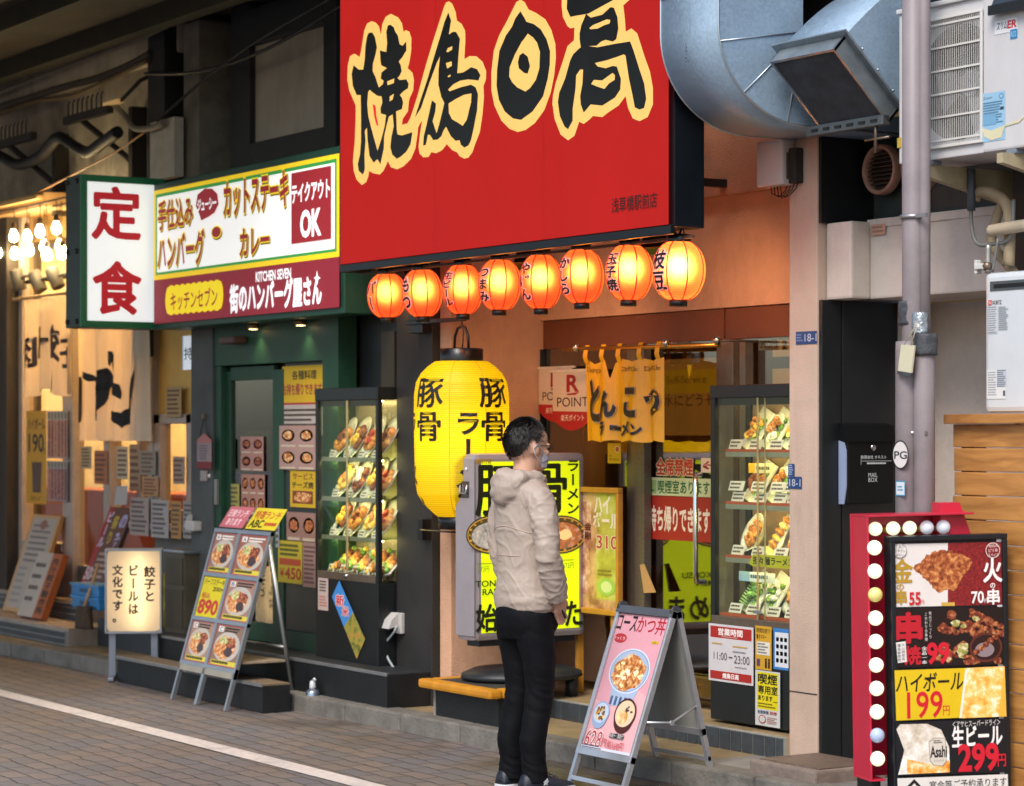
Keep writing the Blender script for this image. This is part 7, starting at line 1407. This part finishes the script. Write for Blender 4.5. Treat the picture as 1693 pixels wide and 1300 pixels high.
for i, (yb_, lb) in enumerate(((1003, 'lower blue crate on the ledge'), (983, 'upper blue crate with a lid, stacked on the lower one'))):
    p0, p1 = onY(118, yb_, 6.78), onY(163, yb_, 6.78); t = thing('crate', lb, 'crate', ((p0.x + p1.x) / 2, 6.9, p0.z), 0, 'blue crates by the stand sign')
    b = B(); h_ = .088; b.box(p0.x, p1.x, 6.78, 7.02, p0.z, p0.z + h_ - .012, crm, .008); b.build('body', t); b = B(); b.box(p0.x - .012, p1.x + .012, 6.77, 7.03, p0.z + h_ - .014, p0.z + h_, mat('blue crate rim', '#3a8ec4', .35, na=.1), .004); b.build('rim', t)
    b = B(); xm_ = (p0.x + p1.x) / 2; b.box(xm_ - .08, xm_ + .08, 6.772, 6.785, p0.z + .03, p0.z + .055, mat('blue crate slot', '#1a4a72', .5)); b.build('grip', t)
p = onY(126, 1040, 6.66); t = thing('broom', 'brown broom head standing on the pavement below the blue crates', 'broom', tuple(p)); b = B()
brm = mat('broom bristle', '#4a3a2c', .9, na=.4, ns=50, bump=.8, bs=150)
rings = []
for i in range(7):
    f_ = i / 6; rings.append([V((p.x + (.13 - .05 * f_) * math.cos(6.283 * k / 20) * (1 + .08 * noise.noise(V((k, i, 2)))), 6.72 + .05 * math.sin(6.283 * k / 20), p.z + .0 + .16 * f_)) for k in range(20)])
b.loft(rings, brm); b.build('bristles', t); b = B(); b.tube([(p.x, 6.72, p.z + .15), (p.x - .05, 6.85, p.z + .45)], .012, wood, 8); b.build('handle', t)
# counter papers, cabinet, keg
for i, (x0, x1, yt, yb, bg, lb) in enumerate(((215, 246, 822, 884, '#a3928a', 'first pinned sheet under the counter, beside the beer board'), (250, 279, 826, 888, '#a8a09c', 'second pinned sheet with vertical writing under the counter'), (283, 300, 828, 890, '#b08046', 'orange pinned sheet under the counter'), (303, 322, 828, 890, '#98928e', 'fourth pinned sheet with black boxes under the counter'))):
    poster(x0, x1, yt, yb, 7.13, bg, lb, rows=7, ink_='#4a403c', cat='paper', group='sheets pinned under the counter')
for i, (x0, x1, yt, yb, bg, lb) in enumerate(((286, 306, 755, 800, '#a08a78', 'pink sheet in the small side window'), (236, 262, 788, 820, '#b0885a', 'warm coloured card on the counter window'), (232, 258, 745, 785, '#8a8270', 'pale sheet with red marks in the narrow window'))):
    poster(x0, x1, yt, yb, 7.19, bg, lb, rows=5, ink_='#6a3a30', cat='paper')
A = artY(302, 326, 556, 612, 7.2, es=.5); A.rect(0, 0, 1, 1, '#dce4ea'); A.rect(0, 0, .06, 1, '#8ab0d8'); A.text('持', .12, .30, .72, .66, '#1c2c4a', .015); A.text('ち', .74, .34, 1.1, .6, '#1c2c4a', .0); solo(A.build('lit_sign'), 'small white lit sign half hidden behind the dark grey pillar', 'sign')
for i, (x0, x1, yt, yb, bg, lb) in enumerate(((134, 152, 738, 775, '#b09a70', 'small card at the foot of the large cream curtain'), (156, 178, 745, 800, '#a8663a', 'orange sheet inside the glass below the large curtain'), (193, 212, 738, 792, '#b8a888', 'pale sheet beside the window post below the large curtain'), (214, 232, 735, 812, '#9a7a5a', 'tan strip of menus left of the narrow window'), (275, 300, 640, 690, '#a88a5a', 'tan paper high in the side window'))):
    poster(x0, x1, yt, yb, 7.19, bg, lb, rows=6, ink_='#5a3428', cat='paper')
p0, p1 = onY(299, 1035, 6.98), onY(332, 1035, 6.98); z1_ = onY(299, 912, 6.98).z; t = thing('cabinet', 'narrow stainless cabinet beside the dark grey pillar', 'cabinet', ((p0.x + p1.x) / 2, 7.0, p0.z)); sst = mat('dull stainless', '#6a6456', .35, .7, na=.2, dirt=.2)
b = B(); b.box(p0.x, p1.x, 6.86, 7.12, .292, z1_, sst, .005); b.build('body', t); b = B(); b.box(p0.x - .02, p1.x + .02, 6.84, 7.13, z1_, z1_ + .02, mat('bright stainless', '#a9b0b8', .2, .9, na=.1), .004); b.build('top', t)
b = B()
for f0, f1 in ((.05, .55), (.6, .95)): b.box(p0.x + .02, p1.x - .02, 6.853, 6.862, .3 + (z1_ - .3) * f0, .3 + (z1_ - .3) * f1, mat('cabinet door', '#5a5446', .35, .7, na=.2), .003)
b.build('door', t)
p = onY(284, 1015, 7.0); t = thing('keg', 'yellow keg in a dark rack beside the stainless cabinet', 'keg', tuple(p)); b = B(); kgm = mat('yellow keg', '#a8932a', .4, .3, na=.2, ns=8)  # yellow is the keg's own colour
b.lathe([(.0, .0), (.12, .0), (.13, .02), (.13, .12), (.135, .13), (.13, .14), (.13, .28), (.135, .29), (.13, .3), (.12, .36), (.06, .4), (.0, .4)], (p.x, 7.05, .3), kgm, 24, caps=False); b.build('barrel', t)
b = B(); b.lathe([(.03, .4), (.03, .46), (.05, .46), (.05, .48), (.0, .48)], (p.x, 7.05, .3), MATS['chrome'], 14); b.build('tap', t)
b = B(); b.tube([onY(x, y, 6.95) for x, y in ((276, 945), (272, 985), (276, 1012), (290, 1020))], .01, blackp, 6); solo(b.build('hose'), 'black hose looping beside the yellow keg', 'hose')
p0, p1 = onY(318, 892, 6.96), onY(332, 862, 6.96); t = thing('holder', 'white plastic dispenser on the corner of the grey wall', 'dispenser', tuple(p0)); b = B(); b.box(p0.x, p1.x, 6.9, 6.97, p0.z + .06, p1.z, wpl, .012); b.build('body', t); b = B(); b.prism([(p0.x - .08, 6.93, p0.z + .08), (p0.x, 6.93, p0.z + .1), (p0.x, 6.93, p0.z + .17)], (0, .03, 0), wpl); b.build('spout', t)
# ================================================================ CABLES UNDER THE VIADUCT
rackm = mat('cable rack', '#2c2722', .7, na=.3); cabm = mat('black cable', '#15161a', .6); pale = mat('pale cable', '#7d7668', .7, na=.2)
for i, (px, py) in enumerate(((62, 238), (185, 196))):
    q = onY(px, py, 7.2); t = thing('cable_rack', 'rusty cable bracket with hooks, %s on the viaduct wall' % ('nearer the far left' if i == 0 else 'nearer the pale post'), 'bracket', tuple(q), 0, 'cable brackets under the viaduct')
    b = B(); b.box(q.x - .35, q.x + .5, 6.95, 7.0, q.z - .03, q.z + .03, rackm, .004); b.tube([(q.x - .1, 6.98, q.z), (q.x + .35, 7.3, q.z - .42)], .025, rackm, 6); b.box(q.x + .3, q.x + .37, 7.2, 7.32, q.z - .6, q.z + .05, rackm, .004); b.build('bar', t)
    b = B()
    for k in range(8): b.tube([(q.x - .3 + k * .09, 6.975, q.z + .03), (q.x - .3 + k * .09, 6.975, q.z + .12), (q.x - .27 + k * .09, 6.975, q.z + .14)], .006, rackm, 5)
    b.build('hooks', t)
def cable(pts, r, m, Y, label):
    b = B(); P = [onY(x, y, Y) for x, y in pts]; Q = []
    for i in range(len(P) - 1):
        for k in range(6):
            t = k / 6; p0_, p1_, p2_, p3_ = P[max(i - 1, 0)], P[i], P[i + 1], P[min(i + 2, len(P) - 1)]
            Q.append(.5 * ((2 * p1_) + (p2_ - p0_) * t + (2 * p0_ - 5 * p1_ + 4 * p2_ - p3_) * t * t + (3 * p1_ - p0_ - 3 * p2_ + p3_) * t ** 3))
    b.tube(Q + [P[-1]], r, m, 8); solo(b.build('cable'), label, 'cable', 'cables under the viaduct')
cable([(-40, 240), (0, 258), (30, 272), (65, 260), (95, 228), (120, 240), (145, 252), (170, 236), (195, 218)], .045, cabm, 6.98, 'thick black cable sagging between the two rusty brackets')
cable([(185, 170), (205, 190), (222, 212), (250, 212), (270, 203)], .022, pale, 7.0, 'pale conduit curling to the pale post')
cable([(-40, 168), (60, 130), (150, 95), (235, 62), (285, 38)], .02, pale, 7.1, 'highest pale conduit along the grey viaduct beam'); cable([(-40, 190), (40, 165), (100, 146), (160, 130), (215, 108), (250, 88)], .03, mat('dusty cable', '#4a4338', .8, na=.3), 7.1, 'dusty cable bundle below the pale conduit'); cable([(-40, 205), (50, 170), (120, 158), (180, 132), (245, 100)], .018, mat('brown cable', '#6a5a40', .8, na=.2), 7.08, 'thin brown cable wavering under the dusty bundle')
cable([(40, 330), (130, 284), (190, 252), (240, 218)], .008, mat('copper wire', '#a8763a', .5, na=.3, ns=50), 7.0, 'copper coloured wire running up towards the pale post')
cable([(260, 200), (340, 130), (430, 65), (560, -10)], .01, cabm, 7.0, 'thin wire crossing the black wall above the shop sign'); cable([(240, 122), (330, 118), (440, 82), (580, 0)], .012, cabm, 7.05, 'upper twisted wire crossing to the red signboard')
b = B(); q = onY(188, 171, 6.98); b.box(q.x - .13, q.x + .13, 6.95, 7.0, q.z - .01, q.z + .015, mat('lamp bar', '#c8a878', .4, emit='#d8a868', es=.4)); b.tube([(q.x + .12, 6.98, q.z), (q.x + .2, 7.1, q.z + .15), (q.x + .2, 7.3, q.z + .25)], .015, rackm, 6); solo(b.build('lamp'), 'slim dim bar lamp under the viaduct beam', 'lamp')
# ================================================================ PERSON
from mathutils.bvhtree import BVHTree
PC = atD(870, 715, 11.17); PR = R(3)
man = thing('person', 'man in a beige hooded jacket, black trousers and face mask reading the menus', 'person', (PC.x, PC.y, 0), PR)
PM = WM[man.name]
def remesh(b, vox, smooth=4, disp=None):
    me = bpy.data.meshes.new('tmp'); me.from_pydata([tuple(v) for v in b.vs], [], b.fs); o = bpy.data.objects.new('tmp', me); COL.objects.link(o)
    m = o.modifiers.new('r', 'REMESH'); m.mode = 'VOXEL'; m.voxel_size = vox
    s_ = o.modifiers.new('s', 'SMOOTH'); s_.factor = .5; s_.iterations = smooth
    dg = bpy.context.evaluated_depsgraph_get(); r = bpy.data.meshes.new_from_object(o.evaluated_get(dg)); bpy.data.objects.remove(o); bpy.data.meshes.remove(me)
    if disp:
        nn = [v.normal.copy() for v in r.vertices]
        for v, n_ in zip(r.vertices, nn): v.co += n_ * disp(v.co, n_)
    return r
def put(me, name, m, parent=man, **pr):
    me.materials.clear(); me.materials.append(m); me.polygons.foreach_set('use_smooth', [True] * len(me.polygons)); me.polygons.foreach_set('material_index', [0] * len(me.polygons)); me.name = name
    o = bpy.data.objects.new(name, me); COL.objects.link(o); o.parent = parent; WM[o.name] = PM
    for k, v in pr.items(): o[k] = v
    return o
def ering(c, a, b_, n=28, rot=0, sup=2.3):
    out = []
    for k in range(n):
        t = 6.28318 * k / n; c_, s_ = math.cos(t), math.sin(t); r_ = (abs(c_) ** sup + abs(s_) ** sup) ** (-1 / sup); out.append(V(c) + V((a * r_ * c_, b_ * r_ * s_, 0)))
    return out
nz = noise.noise
skin = mat('skin', '#c2967c', .5, na=.07, ns=14, bump=.06, bs=150); HY_ = R(-4)
def hd(x, y, z):   # head frame: turned a little right of the chest
    return V((x * math.cos(HY_) - y * math.sin(HY_), x * math.sin(HY_) + y * math.cos(HY_) + .012, z))
S = None
m0_ = mat('x', '#888888')
hb = B()
hb.ball((0, 0, 0), 1, m0_, (1, 1, 1)); hb.vs = []; hb.fs = []; hb.fm = []; hb.sm = []
def hball(b, c, rad, rot=True):
    o = len(b.vs); n0 = B(); n0.ball((0, 0, 0), 1, m0_, rad, 24, 14)
    vs = [hd(v.x + c[0], v.y + c[1], v.z + c[2]) for v in n0.vs]; b.add(vs, n0.fs, m0_, True)
hball(hb, (0, -.012, 1.60), (.074, .094, .098)); hball(hb, (0, .03, 1.545), (.06, .066, .085)); hball(hb, (0, .045, 1.50), (.042, .048, .038)); hball(hb, (0, .035, 1.62), (.062, .06, .055))
hball(hb, (0, .098, 1.548), (.014, .022, .02)); hball(hb, (0, .09, 1.572), (.010, .014, .03)); hball(hb, (0, .088, 1.515), (.024, .012, .008)); hball(hb, (0, .086, 1.503), (.02, .012, .007))
for s_ in (-1, 1):
    hball(hb, (s_ * .036, .07, 1.553), (.022, .02, .016)); hball(hb, (s_ * .032, .082, 1.592), (.024, .012, .010)); hball(hb, (s_ * .077, -.004, 1.572), (.009, .019, .032)); hball(hb, (s_ * .079, -.012, 1.582), (.008, .012, .02))
hb.tube([hd(0, -.03, 1.36), hd(0, -.022, 1.44), hd(0, -.012, 1.54)], [.062, .056, .056], m0_, 20)
hb.loft([ering((0, 0, z), a, b_) for z, a, b_ in ((.84, .14, .10), (1.0, .13, .095), (1.2, .155, .105), (1.34, .15, .09), (1.40, .08, .07))], m0_)
LJ = ((-.14, -.02, 1.335), (-.178, -.015, 1.08), (-.155, .08, .86)); RJ = ((.155, -.03, 1.335), (.222, -.04, 1.085), (.182, .05, .885))
for J in (LJ, RJ): hb.tube([(0, 0, 1.33), J[0], J[1], J[2]], [.05, .045, .038, .028], m0_, 14)
for s_, kx, ky in ((-1, -.075, .015), (1, .088, .02)): hb.tube([(s_ * .08, 0, .86), (kx, ky, .47), (s_ * .085, -.015, .07)], [.07, .045, .035], m0_, 16)
hb.loft([ering((0, 0, z), a, b_) for z, a, b_ in ((.72, .12, .09), (.86, .15, .1))], m0_)
# hands: palm, four fingers, thumb going into the pockets
for J, s_ in ((LJ, -1), (RJ, 1)):
    w = V(J[2]); d = V((-s_ * .055, .05, -.085)).normalized(); side = V((0, 1, .62)).normalized(); side = (side - d * side.dot(d)).normalized(); up = d.cross(side)
    o = len(hb.vs); hb.tube([w - d * .03, w + d * .02, w + d * .075], [.026, .033, .036], m0_, 14, flat=.6)
    for k, L in ((-1.5, .062), (-.5, .074), (.5, .07), (1.5, .055)):
        p = w + d * .07 + side * k * .017; hb.tube([p - d * .02, p + d * L * .45 + up * .004, p + d * L * .8 + up * .014, p + d * L + up * .024], [.0095, .009, .008, .0065], m0_, 8)
    p = w + d * .025 + side * .028; hb.tube([p, p + d * .025 + side * .018, p + d * .055 + side * .022], [.012, .0105, .008], m0_, 8)
body = put(remesh(hb, .0065, 3), 'body', skin)
# jacket
jb = B()
TR = ((.815, .150, .108, 0), (.835, .160, .118, 0), (.875, .166, .124, -.004), (.93, .158, .120, -.006), (1.02, .150, .112, -.004), (1.12, .154, .112, -.004), (1.22, .164, .114, -.008), (1.30, .166, .110, -.012), (1.36, .144, .112, -.016), (1.41, .115, .10, -.02), (1.445, .088, .088, -.016), (1.47, .078, .08, -.01))
jb.loft([ering((0, cy, z), a, b_) for z, a, b_, cy in TR], m0_)
for J in (LJ, RJ):
    A0, A1, A2 = map(V, J); P = []; rr_ = []
    for i in range(9): t = i / 8; P.append(A0.lerp(A1, t) + V((math.copysign(.012, A0.x) * math.sin(t * 3.14), 0, 0))); rr_.append(.068 - .012 * t)
    for i in range(1, 9): t = i / 8; P.append(A1.lerp(A2, t)); rr_.append(.056 - .010 * t + .006 * math.sin(t * 3.14))
    jb.tube([V((A0.x * .4, A0.y, A0.z + .02))] + P, [.085] + rr_, m0_, 20)
# hood lying on the back and collar round the neck
def jball(c, r): n0 = B(); n0.ball((0, 0, 0), 1, m0_, r, 22, 13); jb.add([V(c) + v for v in n0.vs], n0.fs, m0_, True)
jball((-.005, -.10, 1.405), (.105, .062, .085)); jball((-.01, -.115, 1.375), (.085, .05, .06)); jball((.03, -.085, 1.44), (.08, .05, .045)); jball((-.05, -.085, 1.44), (.06, .05, .05))
jb.tube([(.085 * math.cos(a), -.015 + .085 * math.sin(a), 1.445 - .02 * math.sin(a)) for a in [6.28318 * k / 24 for k in range(25)]], [.024] * 25, m0_, 10)
def jdisp(p, n_):
    arm = abs(p.x) > .165 and p.z > .84; d = 0
    if arm: d += .006 * nz(V((p.x * 5 + 3, p.y * 8, p.z * 20 + p.y * 9))) + .004 * nz(V((p.x * 20, p.y * 20, p.z * 38 + p.x * 20)))
    else:
        d += .0042 * nz(V((p.x * 9, p.y * 9, p.z * 5 + p.x * 5))) + .0015 * (1 - 2 * abs(nz(V((p.x * 11 + p.z * 9, p.y * 9, p.z * 9))))) + .0016 * nz(V((p.x * 22 + p.z * 14, p.y * 20, p.z * 14)))
        h = max(0, 1 - abs(p.z - .89) / .12); d += h * (.008 * nz(V((p.x * 7, p.y * 7, p.z * 26))))
        if p.z > 1.33: d += .007 * nz(V((p.x * 18 + 5, p.y * 18, p.z * 26)))
    q = p * 7.0 + V((nz(p * 5), nz(p * 5 + V((9, 0, 0))), 0)) * 1.2; rg = 1 - min(1, abs(nz(V((q.x * (1.0 if not arm else 1.6), q.y, q.z * (1.1 if not arm else 2.6) + q.x * .8)))) * 3.4); d += .0046 * rg ** 4 - .0006
    q2 = 1 - min(1, abs(nz(V((p.x * 16 + p.z * 11, p.y * 14, p.z * 21 - p.x * 9)))) * 3.2); d += .0022 * q2 ** 4
    if p.z < .835: d -= .006
    return d
jm = mat('beige nylon', '#a6978b', .52, na=.06, ns=3, bump=.12, bs=320, spec=.35)
jme = remesh(jb, .006, 4, jdisp); jk = put(jme, 'jacket', jm)
bv = BVHTree.FromPolygons([v.co.copy() for v in jme.vertices], [list(p.vertices) for p in jme.polygons])
sb = B(PM); smt = mat('pale seam', '#b09a8b', .4, na=.05)  # seam lines a little paler than the nylon
def seamline(pts):
    P = []
    for p in pts:
        q = bv.ray_cast(V((p[0], -.6, p[2])), V((0, 1, 0)))
        if q[0]: P.append(q[0] + V((0, -.0008, 0)))
    sb.tube(P, .0022, smt, 5)
seamline([(-.14 + .28 * t, -.3, 1.19 + .03 * math.sin(t * 3.14)) for t in [i / 24 for i in range(25)]])
seamline([(-.15 + .24 * t, -.3, 1.085) for t in [i / 18 for i in range(19)]]); seamline([(-.15 + .12 * t, -.3, 1.06) for t in [i / 10 for i in range(11)]])
seamline([(.10 + .05 * math.sin(t * 1.5), -.2, 1.38 - .16 * t) for t in [i / 16 for i in range(17)]])
seamline([(.01, -.3, 1.45 - .14 * t) for t in [i / 12 for i in range(13)]])
sb.build('seam', jk)
hm = B(PM); hm.loft([[PM.inverted() @ (PM @ q) for q in ering((0, 0, z), a, b_, 40)] for z, a, b_ in ((.80, .138, .098), (.803, .146, .104), (.825, .146, .104), (.83, .138, .098))], mat('dark hem', '#54483e', .7)); hm.build('hem', jk)
# trousers
tb_ = B()
tb_.loft([ering((0, cy, z), a, b_) for z, a, b_, cy in ((.70, .13, .098, -.01), (.76, .150, .116, -.014), (.82, .15, .118, -.012), (.87, .145, .11, -.005), (.90, .138, .10, 0))], m0_)
for s_, kx, ky, axx, ay in ((-1, -.068, .012, -.082, -.02), (1, .084, .016, .082, -.012)):
    P = [V((s_ * .072, -.008, .82)), V((s_ * .075, -.006, .72)), V(((kx * 1.0 + s_ * .003), ky * .6, .60)), V((kx, ky, .48)), V((kx * .6 + axx * .4, ky * .4 + ay * .3, .36)), V((axx, ay - .012, .24)), V((axx, ay - .004, .13)), V((axx, ay, .045))]
    tb_.tube(P, [.090, .089, .078, .068, .065, .062, .057, .062], m0_, 22)
for s_ in (-1, 1): n0 = B(); n0.ball((0, 0, 0), 1, m0_, (.036, .05, .07), 18, 11); tb_.add([V((s_ * .108, .05, .785)) + v for v in n0.vs], n0.fs, m0_, True)
def tdisp(p, n_):
    d = .004 * nz(V((p.x * 10, p.y * 10, p.z * 16 + p.y * 12)))
    k = max(0, 1 - abs(p.z - .46) / .16); d += k * .006 * nz(V((p.x * 14 + 2, p.y * 14, p.z * 44 + p.x * 30))); k = max(0, 1 - abs(p.z - .12) / .12); d += k * .005 * nz(V((p.x * 12, p.y * 14, p.z * 60 + p.x * 40))); k = max(0, 1 - abs(p.z - .72) / .1); d += k * .005 * nz(V((p.x * 12, p.y * 12, p.z * 25 + p.x * 30)))
    return d
tr_ = put(remesh(tb_, .0075, 4, tdisp), 'trousers', mat('black twill', '#0c0d11', .7, na=.2, ns=4, bump=.1, bs=300, spec=.12))
# pocket opening with pale lining
pk = B(PM); pk.tube([(.163, .03, .875), (.175, .075, .84), (.168, .10, .80)], .006, mat('pocket edge', '#1d2024', .6), 6); pk.build('pocket', tr_)
# shoes
shm = mat('navy shoe', '#141a26', .5, na=.2, ns=30, bump=.15, bs=120); som = mat('white sole', '#b9bcc0', .45, na=.06)
for s_, ox, oy, yaw in ((-1, -.09, -.02, 6), (1, .088, -.012, -8)):
    fr = PM @ Matrix.Translation(V((ox, oy, 0))) @ Matrix.Rotation(R(yaw), 4, 'Z'); up_ = B(fr)
    prof = ((-.075, .030, .055), (-.065, .038, .085), (-.03, .041, .10), (.02, .043, .092), (.07, .047, .072), (.12, .047, .056), (.165, .040, .045), (.19, .024, .036))
    rings = []
    for y, hw, h in prof: rings.append([V((hw * math.cos(t) * (1 if math.sin(t) > 0 else 1), y, .02 + max(0, math.sin(t)) ** .8 * (h - .02) + min(0, math.sin(t)) * .004)) for t in [6.28318 * k / 20 for k in range(20)]])
    up_.loft(rings, shm); u_ = up_.build('shoe', man)
    so_ = B(fr); so_.loft([[V((hw * 1.08 * math.cos(t), y * 1.03, .012 + .012 * (1 if math.sin(t) > 0 else -1) * min(1, abs(math.sin(t)) * 3))) for t in [6.28318 * k / 16 for k in range(16)]] for y, hw, h in prof], som); so_.build('sole', u_)
    la_ = B(fr)
    for k in range(4): la_.tube([(-.022, .045 + k * .02, .088 - k * .008), (0, .047 + k * .02, .094 - k * .0085), (.022, .045 + k * .02, .088 - k * .008)], .003, mat('lace', '#2a3344', .6), 5)
    if s_ == 1:
        for q in (-1, 1): la_.tube([(.046, .03 + q * .014, .055), (.047, .03, .045 + q * .008 - .0), (.046, .03 - q * .014, .055 + q * .0)], .003, som, 5)
        la_.tube([(.045, .02, .065), (.0465, .03, .052), (.045, .04, .065)], .0035, som, 5); la_.tube([(.046, .02, .035), (.0475, .03, .048), (.046, .04, .035)], .0035, som, 5)
    la_.build('laces', u_)
# hair
hairm = mat('black hair', '#16130f', .42, na=.35, ns=40, bump=.5, bs=200, spec=.5); hr = B(PM); rnd = random.Random(3)
def hline(az):
    a = abs(((az + math.pi) % (2 * math.pi)) - math.pi); d = math.degrees(a)
    pts = ((0, 47), (30, 44), (50, 34), (62, 22), (74, 2), (82, 8), (100, 12), (112, -12), (135, -34), (180, -40))
    for (x0, y0), (x1, y1) in zip(pts, pts[1:]):
        if d <= x1: return R(y0 + (y1 - y0) * (d - x0) / (x1 - x0))
    return R(-40)
def hpt(az, el, lift): 
    r_ = 1 + lift; x, y, z = math.sin(az) * math.cos(el) * .079 * r_, math.cos(az) * math.cos(el) * .099 * r_, math.sin(el) * .104 * r_
    if el < 0: x *= 1 - .25 * (-el); y = y * (1 - .12 * (-el))
    return hd(x, y - .014, z + 1.60)
n_, m_ = 72, 22
vs = [hpt(6.28318 * i / n_, hline(6.28318 * i / n_) + (R(90) - hline(6.28318 * i / n_)) * j / m_, .0 if j == 0 else .045 + .06 * (j / m_) ** 1 + .04 * nz(V((i * .35, j * .5, 1)))) for j in range(m_ + 1) for i in range(n_)]
hr.add(vs, [[j * n_ + i, j * n_ + (i + 1) % n_, (j + 1) * n_ + (i + 1) % n_, (j + 1) * n_ + i] for j in range(m_) for i in range(n_)], hairm, True)
for k in range(2200):
    az = rnd.uniform(0, 6.283); h0 = hline(az); el = h0 + (R(88) - h0) * rnd.random() ** .8; L = rnd.uniform(.12, .26); side_ = .010 + .01 * rnd.random(); lf = .05 + .05 * (el - h0) / (R(90) - h0)
    swirl = rnd.uniform(-.25, .25) + (.3 if el > R(45) else 0)
    p0, p1, p2 = hpt(az, el, lf), hpt(az + swirl * .5, el - L * .5, lf + .06 + rnd.random() * .06), hpt(az + swirl, el - L, lf + .03 + rnd.random() * .09)
    q0 = hpt(az + side_ / max(.3, math.cos(el)), el, lf); q1 = hpt(az + swirl * .5 + side_, el - L * .5, lf + .05)
    hr.add([p0, q0, q1, p2, p1], [[0, 1, 2, 4], [4, 2, 3]], hairm, True)
hr.build('hair', man, open=True)
for side_ in (1, -1):
  gh = B(PM)
  for k in range(130):
    az = side_ * R(rnd.uniform(78, 125)); h0 = hline(az); el = h0 + rnd.random() * R(26); p0 = hpt(az, el, .10); p1 = hpt(az + .03, el - .16, .085); q = hpt(az + .012, el - .02, .10); gh.add([p0, q, p1], [[0, 1, 2]], mat('grey hair', '#6a655f', .5))
  gh.build('grey_sideburn', man, open=True)
# eyes, brows, glasses, mask
for s_ in (-1, 1):
    e = B(PM); c = hd(s_ * .031, .083, 1.585); n0 = B(); n0.ball((0, 0, 0), .0115, m0_, (1.1, .8, .8), 14, 9); e.add([c + v for v in n0.vs], n0.fs, mat('eye white', '#c8c0b8', .3), True)
    c2 = hd(s_ * .031, .0905, 1.585); n0 = B(); n0.ball((0, 0, 0), .0052, m0_, (1, .5, 1), 10, 7); e.add([c2 + v for v in n0.vs], n0.fs, mat('iris', '#1c120c', .2), True); e.build('eye', man)
    e = B(PM); e.tube([hd(s_ * .016, .096, 1.604), hd(s_ * .034, .092, 1.610), hd(s_ * .052, .076, 1.604)], [.003, .004, .0025], hairm, 6); e.build('eyebrow', man)
gb = B(PM); gfm = mat('glasses frame', '#2a2624', .3, .5)
for s_ in (-1, 1):
    ring = [hd(s_ * .034 + .023 * math.cos(a), .106 - .006 * abs(math.cos(a)) , 1.580 + .015 * math.sin(a)) for a in [6.28318 * k / 20 for k in range(21)]]; gb.tube(ring, .0016, gfm, 5, caps=False)
    gb.tube([hd(s_ * .057, .100, 1.586), hd(s_ * .076, .06, 1.588), hd(s_ * .083, .0, 1.588), hd(s_ * .082, -.02, 1.575)], .0022, gfm, 6)
gb.tube([hd(-.011, .107, 1.583), hd(0, .109, 1.586), hd(.011, .107, 1.583)], .0016, gfm, 5); g_ = gb.build('glasses', man)
for s_ in (-1, 1):
    lb2 = B(PM); lb2.add([hd(s_ * .034 + .0225 * math.cos(a), .106 - .006 * abs(math.cos(a)), 1.580 + .0145 * math.sin(a)) for a in [6.28318 * k / 20 for k in range(20)]], [list(range(20))], glass_mat('lens glass', '#f4f6f4', 2.5)); lb2.build('lens', g_)
mk = B(PM); mkm = mat('white mask', '#b6b8c4', .7, na=.05, ns=30, bump=.1, bs=120)
def mpt(u, v):   # u across -1..1, v 0 chin .. 1 nose bridge
    a = u * R(74); z = 1.478 + .092 * v; rx, ry = .066 - .006 * (1 - v), .094 + .018 * math.sin(v * 2.4) * (1 - abs(u)) ** .6 - .012 * (1 - v)
    z += -.004 * u * u + (-.018 * abs(u) if v > .5 else .016 * abs(u) * (1 - v)); pl_ = .0022 * math.sin(v * 20) * (1 - abs(u))
    return hd(math.sin(a) * (rx + pl_), math.cos(a) * (ry + pl_) * .92 + .012, z)
mk.grid(lambda i, j: mpt(i * 2 - 1, j), 28, 16, mkm); mk.build('mask', man, open=True)
st2 = B(PM)
for s_ in (-1, 1): st2.tube([mpt(s_, .95), hd(s_ * .080, .03, 1.567), hd(s_ * .088, -.004, 1.595), hd(s_ * .088, -.026, 1.578), hd(s_ * .082, -.012, 1.545), hd(s_ * .074, .02, 1.515), mpt(s_, .08)], .0022, mkm, 6)
st2.build('mask_strap', man)
